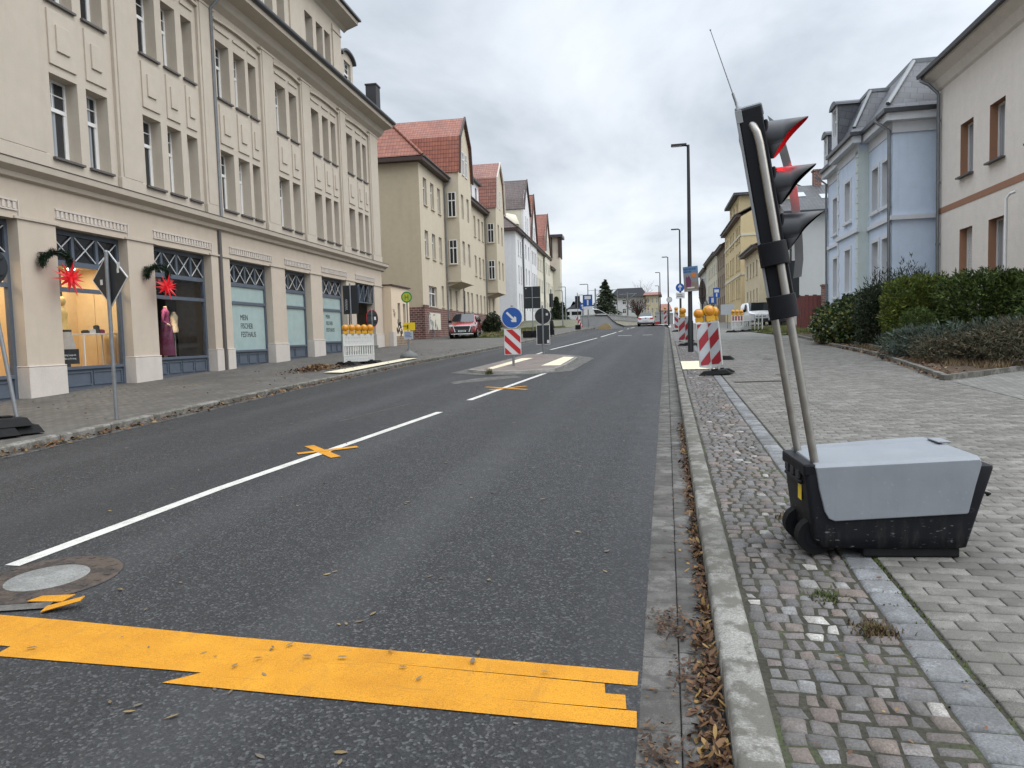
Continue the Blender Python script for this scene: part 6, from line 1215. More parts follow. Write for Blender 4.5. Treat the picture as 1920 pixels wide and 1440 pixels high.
p = at(1083, 575, 62); t0 = sgn('road_sign', 'small dark sign seen from behind on a black block left of the ramp', p.x, 62, gL(62)); pole(t0, 3.1, .03); back_rect(t0, .42, 1.0, 2.35, edge='signback'); b = MB(); b.box(-.22, .22, -.2, .2, 0, .38); b.build('foot_block', 'rubber', t0, .03)
p = at(1102, 562, 66); t0 = sgn('dead_end_sign', 'blue dead end sign on a grey pole in front of the ramp wall', p.x, 66, gL(66)); pole(t0, p.z - gL(66) + .5, .035); hz = p.z - gL(66); b = MB(); b.box(-.42, .42, -.06, -.045, hz - .6, hz + .45); P_ = b.build('sign_plate', 'signblue', t0); b = MB(); b.box(-.28, .28, -.068, -.061, hz + .05, hz + .33); b.box(-.07, .07, -.068, -.061, hz - .5, hz - .02); b.build('white_symbol', 'signwhite', P_); b = MB(); b.box(-.42, .42, -.06, -.045, hz - .88, hz - .62); b.build('extra_plate', 'signwhite', t0)
p = at(1092, 575, 75); t0 = sgn('round_sign', 'small round blue arrow sign behind the dead end sign', p.x, 75, zr(75) + .1); pole(t0, p.z - zr(75), .035); b = MB(); b.disc((0, -.05, p.z - zr(75) - .1), .38, .012); P_ = b.build('sign_plate', 'signblue', t0); b = MB(); b.X = Matrix.Translation((0, -.06, p.z - zr(75) - .1)); b.prism([(-.05, -.25), (.05, -.25), (.05, .05), (.17, .05), (0, .26), (-.17, .05), (-.05, .05)], -.002, .002, 'y'); b.build('white_arrow', 'signwhite', P_)
p = at(1091, 600, 72); t0 = sgn('barrier_beacon', 'leaning red and white striped board by the ramp wall', p.x, 72, zr(72) + .12, 0, 'beacon'); b = MB(); b.X = Matrix.Rotation(R(-25), 4, 'Y'); b.box(-.15, .15, -.02, 0, .05, 1.3); Q = b.build('board', 'signwhite', t0); b = MB(); b.X = Matrix.Rotation(R(-25), 4, 'Y'); stripes(b, -.14, .14, .06, 1.29, -.024, .8, .17); b.build('red_stripes', 'signred', Q)
# bus stop
t0 = sgn('bus_stop_sign', 'round green and yellow bus stop sign on a pole with a concrete foot', -9.3, 25.37, gL(25.4), R(6)); pole(t0, 2.3, .028, 'galv'); b = MB(); b.disc((0, -.035, 2.2), .205, .012); P_ = b.build('stop_disc', 'signgreen', t0); b = MB(); b.disc((0, -.043, 2.2), .155, .004); b.build('yellow_face', 'lime', P_); b = MB()
for x in (-.065, .045): b.box(x, x + .03, -.052, -.046, 2.11, 2.29)
b.box(-.035, .045, -.052, -.046, 2.185, 2.215); b.build('letter', 'orange_h', P_)
b = MB(); b.box(-.17, .28, -.05, -.035, .98, 1.27); b.build('yellow_plate', 'signyellow', t0); text_mesh('lettering', 'Fahrplan', .09, 'ink', t0, Matrix.Translation((-.1, -.052, 1.1)) @ Matrix.Rotation(R(90), 4, 'X')) if 0 else None
b = MB(); b.box(-.15, .2, -.055, -.04, .66, .96); N_ = b.build('notice_plate', 'boardgrey', t0); b = MB(); 
for k in range(4): b.box(-.1, .14 - .05 * (k % 2), -.058, -.056, .74 + k * .05, .76 + k * .05)
b.build('notice_lines', 'signblue', N_); b = MB(); b.box(-.2, -.02, -.07, -.052, 1.14, 1.155); b.box(-.01, .03, -.072, -.052, 1.05, 1.19); b.build('clamp', 'signback', t0)
b = MB(); b.lathe([(.33, 0), (.33, .07), (.14, .2), (.06, .24), (.05, .3)], n=18); b.build('foot', 'rubber_grey', t0)
# big black board behind the barrier, round sign beyond it
p = at(657, 565, 23.4); t0 = sgn('construction_board', 'tall black board seen from behind with white scrawl above the white barrier', p.x, 23.4, gL(23.4)); t0.scale = (1.08, 1, 1.06); pole(t0, 2.52, .026, 'galv'); b = MB(); b.box(-.26, .25, .03, .045, 1.55, 2.48); B_ = b.build('board', 'signback', t0, .01); rs = random.Random(4); b = MB()
for k in range(7): z = 1.68 + k * .05; b.tube([(-.2, .026, z), (-.13, .026, z + .045), (-.19, .026, z + .06), (-.12, .026, z + .02)], .007, 4)
b.build('scrawl', 'signwhite', B_); b = MB(); b.tube([(-.06, 0, 0), (-.06, 0, 1.6)], .02, 8); b.build('second_pole', 'signback', t0)
p = at(697, 597, 23.6); t0 = sgn('round_sign', 'round red rimmed sign seen obliquely from behind beside the doorway', p.x, 23.6, gL(23.6)); pole(t0, p.z - gL(23.6) + .3, .028, 'galv', (0, 0)); o = back_disc(t0, p.z - gL(23.6), .31, R(72), .03, 0, 'signred'); b = MB(); b.box(.1, .18, -.014, -.011, -.05, .06); b.build('sticker', 'signwhite', o)
# white barrier with five lamps (left) and its copies on the right
def fence_barrier(label, a, c, off, nl, stripes_top=False, group='white plastic barrier fences', lean=0, h=.92):
    a, c = Vector(a), Vector(c); L_ = (c - a).length; rz = math.atan2(c.y - a.y, c.x - a.x); m = (a + c) / 2; t = thing('fence_barrier', label, 'barrier', (m.x, m.y, zr(m.y) + off), rz, group)
    w = L_ / 2; b = MB(); z0 = .08; b.box(-w, w, -.02, .02, z0, z0 + .2); b.box(-w, w, -.02, .02, h - .3, h + z0 - .02); b.box(-w, -w + .06, -.024, .024, z0, h + .06); b.box(w - .06, w, -.024, .024, z0, h + .06); n = int(L_ / .115)
    for k in range(n): x = -w + .06 + (k + .3) * (L_ - .12) / n; b.box(x, x + .058, -.014, .014, z0 + .2, h - .3)
    b.box(-w, w, -.03, .03, h - .33, h - .29); b.box(-w, w, -.03, .03, z0 + .2, z0 + .23); P_ = b.build('fence_panel', 'plastic_white', t, .006)
    b = MB()
    for z in (h - .06, h - .18, z0 + .1):
        k = 0; x = -w + .12
        while x < w - .1: b.box(x, x + .05, -.026, -.0205, z - .014, z + .014); x += .13
    b.build('panel_slots', 'boardgrey' if not stripes_top else 'signback', P_)
    if stripes_top: b = MB(); stripes(b, -w + .07, w - .07, h - .28, h, -.027, 6., .35) if 0 else [b.box(x, x + .11, -.027, -.0245, h - .26, h) for x in np.arange(-w + .08, w - .15, .22)]; b.build('red_stripes', 'darkred', P_)
    for s in (-w * .7, w * .75): foot_plate('foot', t, .4, .8, .1, (s, 0, 0), R(8))
    for k in range(nl): warning_lamp(t, (-w + L_ * (k + .5) / nl, 0, h + .06), R(-35) if not stripes_top else 0)
    return t
M['lime'] = m_plain('lime_yellow', (.42, .42, .02), .4, var=.04); M['orange_h'] = m_plain('h_letter', (.05, .2, .04), .4)
fence_barrier('white plastic fence barrier with five yellow lamps on the left pavement', (-10.0, 21.3), (-9.55, 22.7), .145, 5)
fence_barrier('white fence barrier with red stripes and three lamps before the white van', at(1371, 618, 43.6).xy, at(1394, 618, 44.2).xy, .125, 3, True)
for i, (x, dx) in enumerate(((4.35, 0), (4.95, 1), (5.15, 2), (5.35, 3))):
    t0 = fence_barrier(['white fence panel turned broadside beside the three lamp barrier', 'first of the white fence panels stacked edge on', 'second of the white fence panels stacked edge on', 'last of the white fence panels stacked edge on, nearest the silver car'][i], (x - .45 if i == 0 else x, 44.3 if i == 0 else 43.8), (x + .5 if i == 0 else x + .25, 44.6 if i == 0 else 45.6), .125, 0)
# red-white beacons along the right kerb
def beacon(label, x, y, rz, lamps, double=True, h=1.12, base=True):
    t = thing('barrier_beacon', label, 'beacon', (x, y, gR(y)), rz, 'red and white beacons along the right kerb')
    for k, ang in enumerate(((14, -32) if double else (0,))):
        w = .27 if k == 0 else .25; o_ = MB(); A_ = Matrix.Rotation(R(ang), 4, 'Z') if not double else (Matrix.Rotation(R(ang), 4, 'Z') @ Matrix.Translation((-w if k == 0 else 0, 0, 0)))
        sx = 0 if double else -w / 2; o_.X = A_; pts = [(sx, .2), (sx + w, .2 if not double else (.13 if k == 0 else .2)), (sx + w, h), (sx, h)] if double and k == 0 else ([(sx, .13), (sx + w, .2), (sx + w, h), (sx, h)] if double else [(sx, .12), (sx + w, .12), (sx + w, h), (sx, h)])
        o_.prism(pts, -.018, .018, 'y'); P_ = o_.build('board', 'plastic_white', t, .006); b = MB(); b.X = A_; b.box(sx + .02, sx + w - .02, -.024, -.0185, .23, h - .03); b.build('reflective_face', 'boardgrey', P_); b = MB(); b.X = A_; stripes(b, sx + .02, sx + w - .02, .232, h - .032, -.0265, 1.0 if double or rz else -.9, .235, 0, .06); b.build('red_stripes', 'darkred', P_)
    if double: b = MB(); b.box(.14, .18, .05, .12, .1, h - .05); b.build('stay', 'plastic_white', t)
    if base: foot_plate('foot', t, .38, .7, .09, (0.06, .05, 0), R(78)); 
    if double: foot_plate('foot', t, .36, .6, .08, (.25, .34, 0), R(80))
    for (lx, ly, lr, s) in lamps: o = warning_lamp(t, (lx, ly, h + .01), R(lr)); o.scale = (s,) * 3
    return t
beacon('nearest pair of red striped boards joined in a wedge with three big yellow lamps', .95, 16.1, R(8), ((-.16, .02, -8, .95), (.06, .02, 10, 1.12), (.2, .1, 70, .95)), h=1.14).rotation_euler.y = R(-5)
beacon('second red striped beacon wedge half hidden behind the first, with one lamp', .72, 29.3, R(-12), ((-.1, 0, 20, 1.15),))
beacon('third red striped beacon beside the nearest lamp post', .82, 33.2, R(6), (), False)
beacon('fourth red striped beacon with an old yellow lamp by the second lamp post', .62, 48.2, 0, ((0, 0, 40, 1.1),), False, 1.25)
beacon('farthest red striped beacon at the bend of the kerb', -.1, 66.5, R(15), ((0, 0, 10, 1.),), False, 1.4)
t0 = thing('rubber_foot', 'flat black rubber foot lying on the pavement behind the nearest beacons', 'foot plate', (1.42, 20.9, gR(20.9)), 0); foot_plate('plate', t0, .4, .8, .1, (0, 0, 0), R(80))
# poster on the nearest lamp post
p = at(1295.5, 523, 24.9); t0 = thing('poster', 'holiday poster with pale blue sky hung on the nearest street lamp', 'poster', (p.x, 24.88, p.z), R(-8)); t0.rotation_euler.y = R(-3)
M['sky_print'] = m_plain('poster_sky', (0.09, 0.19, 0.32), .5, var=.15, vs=2); M['sand_print'] = m_plain('poster_sand', (0.22, 0.175, 0.13), .5, var=.15); M['orange_print'] = m_plain('poster_orange', (0.5, 0.16, 0.04), .5); M['plum_print'] = m_plain('poster_plum', (.14, .03, .08), .5, var=.3, vs=8); M['navy_print'] = m_plain('poster_navy', (.02, .05, .2), .5); M['haze_print'] = m_plain('poster_haze', (0.2, 0.21, 0.22), .5, var=.08)
b = MB(); b.box(-.24, .24, -.008, 0, -.41, .41); P_ = b.build('board', 'sky_print', t0); b = MB(); b.box(-.235, .235, -.0105, -.0085, -.1, .2); b.build('pale_band', 'haze_print', P_); b = MB(); b.box(-.235, .235, -.011, -.0085, -.40, -.101); b.build('sand_band', 'sand_print', P_); b = MB(); b.disc((.1, -.013, .12), .085, .003); b.build('sun_badge', 'orange_print', P_)
b = MB(); b.X = Matrix.Translation((0, -.0135, 0)); b.prism([(-.17, -.26), (-.02, -.27), (0, -.16), (.01, -.05), (-.03, .05), (-.07, .12), (-.1, .04), (-.14, .1), (-.17, .02), (-.16, -.1)], -.001, .001, 'y'); b.build('figure_print', 'plum_print', P_)
for w, z, s in (('DEIN URLAUB', .30, .078), ('BEGINNT HIER', .225, .045)): text_mesh('lettering', w, s, 'navy_print', P_, Matrix.Translation((-.225, -.011, z)) @ Matrix.Rotation(R(90), 4, 'X'), sx=.8, bold=.002)
b = MB(); b.box(-.13, .1, -.0135, -.0115, -.31, -.265); b.box(-.16, .18, -.0135, -.0115, -.385, -.375); b.build('white_lines', 'signwhite', P_)
# arrow sign and plate on the second lamp
p = at(1275, 539, 49.7); t0 = thing('arrow_sign', 'round dark blue sign with white up arrow above a small white plate', 'sign', (p.x, 49.75, p.z), 0); b = MB(); b.disc((0, 0, 0), .28, .012); P_ = b.build('sign_plate', 'signblue', t0); b = MB(); b.X = Matrix.Translation((0, -.009, 0)); b.prism([(-.035, -.2), (.035, -.2), (.035, .04), (.12, -.02), (.12, .06), (0, .2), (-.12, .06), (-.12, -.02), (-.035, .04)], -.002, .002, 'y'); b.build('white_arrow', 'signwhite', P_); b = MB(); b.box(-.27, .3, -.006, .006, -.72, -.34); W_ = b.build('extra_plate', 'signwhite', t0); b = MB(); b.box(-.2, .15, -.009, -.0065, -.5, -.46); b.box(-.2, .22, -.009, -.0065, -.6, -.56); b.build('text_lines', 'signback', W_)
# speed sign further on
p = at(1255, 562, 70); t0 = thing('speed_sign', 'small round white sign on the third street lamp', 'sign', (p.x, 69.85, p.z), 0); b = MB(); b.disc((0, 0, 0), .27, .012); P_ = b.build('sign_plate', 'boardgrey', t0); b = MB(); b.disc((0, -.01, 0), .2, .004); b.box(-.06, .06, -.018, -.013, -.1, .1); b.build('white_face', 'signwhite', P_)
# oblique round sign on its own pole
p = at(1317, 548, 20.6); t0 = sgn('round_sign', 'large dark round sign seen nearly edge on right of the poster', p.x, 20.6, gR(20.6)); pole(t0, p.z - gR(20.6) + .34, .026, 'signback'); back_disc(t0, p.z - gR(20.6), .34, R(-77), .05, 0, 'signback', 'fascia')
# dead end sign and others along the right row
p = at(1343.5, 549, 45); t0 = sgn('dead_end_sign', 'blue dead end sign on the right pavement before the houses', p.x, 45, gR(45)); pole(t0, p.z - gR(45) + .35, .03); hz = p.z - gR(45); b = MB(); b.box(-.19, .19, -.05, -.036, hz - .29, hz + .29); P_ = b.build('sign_plate', 'signblue', t0); b = MB(); b.box(-.13, .13, -.056, -.051, hz + .02, hz + .2); b.box(-.04, .04, -.056, -.051, hz - .24, hz - .03); b.build('white_symbol', 'signwhite', P_)
p = at(1336, 563, 62); t0 = sgn('round_sign', 'small blue sign low behind the right dead end sign', p.x, 62, gR(62)); pole(t0, p.z - gR(62) + .3, .03); hz = p.z - gR(62); b = MB(); b.box(-.3, .3, -.05, -.036, hz - .3, hz + .3); b.build('sign_plate', 'signblue', t0); b = MB(); b.box(-.1, .1, -.06, -.051, hz - .2, hz + .2); b.build('white_symbol', 'signwhite', t0)
p = at(1492, 520, 11.2); t0 = sgn('road_sign', 'dark rounded sign board seen behind the signal mast', at(1480, 520, 11.2).x, 11.2, gR(11.2)); t0.location = (at(1483, 520, 30).x, 30, gR(30)); pole(t0, 4.0, .03, 'signback'); q = at(1483, 524, 30); back_rect(t0, .62, 1.45, q.z - gR(30), 0, .04, 'signback')
p = at(1364, 580, 52); t0 = sgn('notice_board', 'pale notice board on a thin post left of the white van', p.x, 52, gR(52)); pole(t0, 1.6, .03); b = MB(); b.box(-.45, .45, -.05, -.03, .95, 1.65); b.build('board', 'boardgrey', t0)

# ================================================================== VEHICLES
def wheel(T, x, y, r=.33, w=.22, rim='silver'):
    b = MB(); b.lathe([(r - .05, -w / 2), (r, -w / 2 + .03), (r, w / 2 - .03), (r - .05, w / 2)], (x, y, r), 24, 0, 'x'); o = b.build('wheel', 'tyre', T); b = MB(); s = 1 if x > 0 else -1
    b.lathe([(r * .68, s * (w / 2 + .004)), (r * .6, s * (w / 2 - .03)), (.05, s * (w / 2 - .01)), (.001, s * (w / 2 + .004))], (x, y, r), 20, 0, 'x')
    for k in range(5): a = 2 * math.pi * k / 5; b.tube([(x + s * (w / 2 + .006), y, r), (x + s * (w / 2 + .006), y + r * .62 * math.cos(a), r + r * .62 * math.sin(a))], .028, 6)
    b.build('rim', rim, o); return o
def car(name, label, loc, rz, paint, st, group=None, front=True, plate=True):
    """body lofted through cross sections; x across, -y is the nose. st: list of (y, half width low, half width belt, z bottom, z belt, half width roof, z roof)"""
    T = thing(name, label, 'car' if 'van' not in name else 'van', loc, rz, group); b = MB(); secs = []
    for y, wl, wb, z0, zb, wr, zt in st: 
        zm = z0 + (zb - z0) * .45
        secs.append([(-wl * .92, y, z0), (-wl, y, z0 + .1), (-wl * 1.01, y, zm), (-wb, y, zb), (-wr, y, zt - .03), (-wr * .86, y, zt), (wr * .86, y, zt), (wr, y, zt - .03), (wb, y, zb), (wl * 1.01, y, zm), (wl, y, z0 + .1), (wl * .92, y, z0)])
    n = 12; vs = [p for s in secs for p in s]; b.add(vs, [(i * n + k, i * n + (k + 1) % n, (i + 1) * n + (k + 1) % n, (i + 1) * n + k) for i in range(len(secs) - 1) for k in range(n)], 0, True); b.add(secs[0], [list(range(n))]); b.add(secs[-1], [list(range(n))[::-1]])
    o = b.build('body', paint, T); m = o.modifiers.new('subd', 'SUBSURF'); m.levels = 1; m.render_levels = 2; return T
def quad_glass(T, name, quads, mat='car_glass', par=None):
    b = MB()
    for q in quads: b.poly(q)
    return b.build(name, mat, par or T)
def suv():
    z = gL(46)
    T = car('parked_car', 'dark red sport utility car parked nose forward by the beige house', (-13.15, 46.1, z), R(9), 'car_red', [(0.02, .74, .66, .42, .80, .5, .84), (.12, .84, .78, .30, .92, .66, .98), (.9, .9, .86, .26, 1.04, .72, 1.09), (1.15, .9, .86, .26, 1.07, .76, 1.12), (1.95, .9, .87, .26, 1.08, .68, 1.60), (2.4, .9, .87, .26, 1.09, .66, 1.68), (3.9, .9, .87, .26, 1.12, .64, 1.66), (4.5, .88, .82, .36, 1.1, .58, 1.35), (4.62, .8, .76, .45, 1.0, .5, 1.08)])
    quad_glass(T, 'windscreen', [[(-.72, 1.02, 1.13), (.72, 1.02, 1.13), (.62, 1.84, 1.665), (-.62, 1.84, 1.665)]])
    for s in (-1, 1): quad_glass(T, 'side_window', [[(s * .905, 1.45, 1.14), (s * .91, 2.7, 1.16), (s * .75, 2.7, 1.6), (s * .76, 1.98, 1.58)], [(s * .91, 2.76, 1.16), (s * .905, 4.1, 1.2), (s * .75, 3.85, 1.58), (s * .75, 2.76, 1.6)]])
    b = MB(); b.box(-.55, .55, -.03, .04, .62, .80); b.box(-.6, .6, -.05, .05, .32, .58); b.build('grille', 'black_matte', T, .02); b = MB(); b.box(-.62, .62, -.045, .04, .80, .86); b.prism([(-.62, .84), (-.56, .84), (-.42, .42), (-.5, .42)], -.06, .02, 'y'); b.prism([(.56, .84), (.62, .84), (.5, .42), (.42, .42)], -.06, .02, 'y'); b.box(-.75, .75, -.06, .04, .27, .33); b.build('chrome_trim', 'chrome', T, .01)
    for s in (-1, 1): b = MB(); b.prism([(s * .5, .86), (s * .86, .93), (s * .88, .8), (s * .55, .76)], -.02, .16, 'y'); b.build('headlight', 'headlight', T, .01); b = MB(); b.box(s * .98 - .1, s * .98 + .1, 1.35, 1.45, 1.08, 1.24); b.build('mirror', 'black_plastic', T, .02)
    b = MB(); b.box(-.26, .26, -.075, -.055, .43, .54); P_ = b.build('number_plate', 'signwhite', T); b = MB(); [b.box(x, x + .035, -.078, -.0755, .455, .515) for x in (-.18, -.12, -.03, .03, .09, .15)]; b.build('plate_marks', 'ink', P_)
    for x in (-.83, .83):
        for y in (.88, 3.62): wheel(T, x, y, .35)
    b = MB()
    for s in (-1, 1): b.tube([(s * .62, 2.1, 1.7), (s * .63, 3.8, 1.71)], .02, 6); b.box(s * .9 - .015, s * .9 + .015, 1.3, 3.2, .4, .46)
    b.build('roof_rails', 'chrome', T)
suv()
def sedan():
    z = zr(78); p = at(1211, 612, 78)
    T = car('white_sedan', 'white saloon car driving away at the crest of the road', (p.x, 78, z + .0), R(180), 'car_white', [(-4.7, .7, .62, .4, .68, .4, .72), (-4.5, .84, .78, .25, .78, .6, .82), (-3.4, .88, .84, .22, .92, .62, .96), (-2.6, .88, .84, .22, .94, .58, 1.42), (-1.4, .88, .84, .22, .95, .56, 1.44), (-.55, .88, .82, .24, .98, .56, 1.04), (-.1, .84, .76, .3, .96, .5, 1.0), (-.0, .78, .72, .42, .9, .45, .94)])
    quad_glass(T, 'rear_window', [[(-.62, -.5, 1.06), (.62, -.5, 1.06), (.52, -1.3, 1.47), (-.52, -1.3, 1.47)]])
    for s in (-1, 1): quad_glass(T, 'side_window', [[(s * .86, -1.0, 1.0), (s * .86, -3.0, .98), (s * .64, -2.6, 1.36), (s * .62, -1.5, 1.38)]]); b = MB(); b.box(s * .62 - .17, s * .62 + .17, -.04, .02, .74, .92); b.build('taillight', 'taillight', T, .02); b = MB(); b.box(s * .96 - .09, s * .96 + .09, -2.95, -2.85, .98, 1.1); b.build('mirror', 'black_plastic', T, .02)
    b = MB(); b.box(-.26, .26, .0, .03, .55, .66); b.build('number_plate', 'signwhite', T); b = MB(); b.box(-.7, .7, -.12, .03, .22, .36); b.build('rear_bumper', 'black_matte', T, .02); b = MB(); b.disc((0, .01, .86), .06, .03); b.build('badge', 'black_matte', T)
    for x in (-.78, .78):
        for y in (-3.75, -.95): wheel(T, x, y, .32)
sedan()
def van():
    T = car('white_van', 'small white delivery van parked facing the street behind the stacked fence panels', (6.85, 56.5, gR(56.5)), R(4), 'car_white', [(0, .72, .62, .4, .8, .5, .84), (.12, .84, .76, .3, .95, .66, 1.0), (.75, .88, .84, .26, 1.06, .72, 1.1), (1.5, .9, .88, .26, 1.12, .74, 1.72), (1.9, .9, .88, .26, 1.14, .74, 1.84), (4.1, .9, .88, .28, 1.14, .74, 1.84), (4.25, .88, .86, .34, 1.1, .7, 1.78)])
    quad_glass(T, 'windscreen', [[(-.74, .66, 1.13), (.74, .66, 1.13), (.66, 1.44, 1.78), (-.66, 1.44, 1.78)]])
    for s in (-1, 1): quad_glass(T, 'side_window', [[(s * .9, 1.05, 1.14), (s * .9, 2.1, 1.16), (s * .8, 2.1, 1.68), (s * .8, 1.6, 1.66)]]); b = MB(); b.prism([(s * .45, .86), (s * .82, .95), (s * .85, .8), (s * .5, .74)], -.02, .2, 'y'); b.build('headlight', 'headlight', T, .01); b = MB(); b.box(s * 1.0 - .1, s * 1.0 + .1, 1.1, 1.2, 1.06, 1.26); b.build('mirror', 'black_plastic', T, .02)
    b = MB(); b.box(-.5, .5, -.03, .05, .36, .56); b.box(-.35, .35, -.02, .05, .68, .74); b.build('grille', 'black_matte', T, .01)
    for x in (-.8, .8):
        for y in (.8, 3.4): wheel(T, x, y, .32)
van()
def hatch(name, label, loc, rz, paint, group=None):
    T = car(name, label, loc, rz, paint, [(0, .7, .62, .38, .68, .45, .72), (.1, .82, .76, .26, .8, .64, .84), (.95, .87, .84, .22, .93, .7, .97), (1.7, .87, .84, .22, .95, .6, 1.4), (2.2, .87, .84, .22, .95, .58, 1.46), (3.4, .87, .84, .24, .98, .56, 1.42), (4.0, .84, .78, .34, .95, .5, 1.0)])
    quad_glass(T, 'windscreen', [[(-.68, .88, 1.01), (.68, .88, 1.01), (.56, 1.62, 1.45), (-.56, 1.62, 1.45)]])
    for s in (-1, 1): quad_glass(T, 'side_window', [[(s * .86, 1.2, 1.0), (s * .86, 3.4, 1.02), (s * .66, 3.2, 1.36), (s * .66, 1.8, 1.37)]]); b = MB(); b.prism([(s * .46, .72), (s * .8, .8), (s * .83, .66), (s * .52, .62)], -.02, .18, 'y'); b.build('headlight', 'headlight', T, .01); b = MB(); b.box(s * .95 - .09, s * .95 + .09, 1.25, 1.33, .95, 1.1); b.build('mirror', paint, T, .02)
    b = MB(); b.box(-.5, .5, -.03, .05, .32, .5); b.build('grille', 'black_matte', T, .01)
    for x in (-.78, .78):
        for y in (.78, 3.2): wheel(T, x, y, .31)
    return T
hatch('silver_car', 'silver hatchback parked beside the white van, half hidden by the signal mast', (8.0, 53.0, gR(53.0) + .05), R(-14), 'car_silver')
hatch('silver_car', 'dark grey car parked nearest the grey house behind the ivy shrub', (10.1, 55.3, gR(55.3) + .05), R(-6), 'car_grey')
# ================================================================== VEGETATION
def leaf_blades(name, P, Nn, size, asp, mat, parent=None, droop=0., rs=None, fold=.25, spread=.8):
    """one small folded blade per point; Nn = outward direction of the clump there"""
    rs = rs or np.random.RandomState(1); n = len(P); P = np.asarray(P, float); Nn = np.asarray(Nn, float)
    d = Nn + rs.normal(0, spread, (n, 3)); d[:, 2] -= droop; d /= np.linalg.norm(d, axis=1, keepdims=True) + 1e-9
    a = np.cross(d, rs.normal(0, 1, (n, 3))); a /= np.linalg.norm(a, axis=1, keepdims=True) + 1e-9; c = np.cross(d, a)
    L = rs.uniform(size[0], size[1], (n, 1)); w = L * asp
    b0 = P - d * L * .3; tip = P + d * L * .7; m = P + d * L * .15; V = np.stack([b0, m + a * w + c * w * fold, tip, m - a * w + c * w * fold], 1).reshape(-1, 3); F = np.arange(n * 4).reshape(-1, 4)
    return np_mesh(name, V, F, mat, parent)
def blob_points(blobs, n, rs, shell=.6, rough=.18, power=2.):
    """points in and on a union of (super)ellipsoids (cx,cy,cz,rx,ry,rz); returns points and outward directions"""
    B = np.array(blobs, float); wgt = (B[:, 3] * B[:, 4] * B[:, 5]) ** (2 / 3); idx = rs.choice(len(B), n, p=wgt / wgt.sum()); u = rs.normal(0, 1, (n, 3)); u /= np.linalg.norm(u, axis=1, keepdims=True)
    k = (np.abs(u) ** power).sum(1, keepdims=True) ** (-1 / power); r = np.where(rs.rand(n, 1) < shell, rs.uniform(.88, 1.0, (n, 1)), rs.uniform(.35, .95, (n, 1)))
    lump = 1 + rough * np.sin(u[:, :1] * 7 + idx[:, None] * 1.7) * np.sin(u[:, 1:2] * 9 + idx[:, None]) + rough * .6 * np.sin(u[:, 2:] * 13 + u[:, :1] * 11)
    return B[idx, :3] + u * k * r * lump * B[idx, 3:], u
def stems(parent, base, tops, r=.02, mat='twig', name='stems'):
    b = MB()
    for t in tops: m = (Vector(base) + Vector(t)) / 2 + Vector((rnd.uniform(-.1, .1), rnd.uniform(-.1, .1), .05)); b.tube([base, m, t], [r, r * .7, r * .25], 6)
    return b.build(name, mat, parent)
def shrub(name, label, cat, c, blobs, n, size, asp, mat, seed, group=None, droop=0., shell=.6, rough=.18, power=2., spread=.8, tops=None):
    rs = np.random.RandomState(seed); t = thing(name, label, cat, c, 0, group); P, U = blob_points(blobs, n, rs, shell, rough, power); k = P[:, 2] > .02; 
    if power > 3:
        P2, U2 = blob_points(blobs, n // 8, rs, 0, 0, power); P = np.concatenate([P, P2]); U = np.concatenate([U, U2]); k = P[:, 2] > .02
    leaf_blades('foliage', P[k], U[k], size, asp, mat, t, droop, rs, spread=spread)
    B = blobs[0]; stems(t, (B[0], B[1], 0), tops or [(q[0] + rnd.uniform(-.3, .3) * q[3], q[1] + rnd.uniform(-.3, .3) * q[4], q[2] + q[5] * .4) for q in blobs for _ in range(3)]); return t
M['lf_cypress'] = m_leaf('cypress_green', [(.03, .05, .013), (.056, .088, .02), (.09, .13, .026), (.044, .069, .02), (.15, .19, .036), (.02, .034, .012), (.062, .098, .022)], .7)
M['lf_cypress_y'] = m_leaf('golden_cypress', [(.05, .08, .014), (.095, .13, .022), (.20, .22, .036), (.034, .055, .013), (.07, .105, .015), (.12, .15, .025)], .7)
M['lf_dark'] = m_leaf('dark_conifer', [(0.013, 0.023, 0.012), (0.023, 0.036, 0.016), (0.034, 0.047, 0.021), (0.044, 0.060, 0.023)], .7)
M['lf_ivy'] = m_leaf('ivy_leaf', [(.026, .045, .018), (.045, .075, .027), (.07, .105, .035), (.032, .052, .02), (.10, .135, .05), (.03, .05, .02), (.055, .085, .03), (.22, .2, .05), (.04, .065, .026)], .38)
M['lf_juniper'] = m_leaf('blue_juniper', [(0.060, 0.078, 0.063), (0.090, 0.117, 0.093), (0.128, 0.158, 0.123), (0.045, 0.060, 0.045), (0.075, 0.084, 0.057)], .75)
M['lf_brown'] = m_leaf('browned_juniper', [(0.081, 0.068, 0.041), (0.121, 0.095, 0.057), (0.061, 0.057, 0.034), (0.074, 0.084, 0.049), (0.041, 0.035, 0.024), (0.162, 0.135, 0.081)], .8)
M['lf_dry'] = m_leaf('dry_grass', [(.16, .11, .06), (.22, .16, .09), (.1, .065, .04), (.27, .2, .11)], .85)
M['lf_grass'] = m_leaf('verge_grass', [(.06, .085, .02), (.10, .115, .03), (.15, .13, .05), (.08, .1, .025), (.2, .16, .07)], .8)
M['lf_bare'] = m_leaf('bare_twigs', [(.07, .045, .035), (.1, .06, .045), (.05, .035, .03)], .9)
gz_ = lambda y: zr(y) + .2
def H_(x, y, dz=0): return (x, y, gz_(y) + dz)
HG_ = 'clipped conifer hedge blocks before the cream house'
shrub('conifer_hedge', 'golden topped cypress hedge block nearest the blue house', 'hedge', H_(6.85, 22.6), [(0, 0, .98, .8, .75, 1.0), (-.35, -.45, .7, .4, .35, .78), (.45, -.2, 1.0, .55, .6, .98)], 24000, (.05, .17), .13, 'lf_cypress_y', 1, HG_, -.3, .72, .1, 3.4, .7)
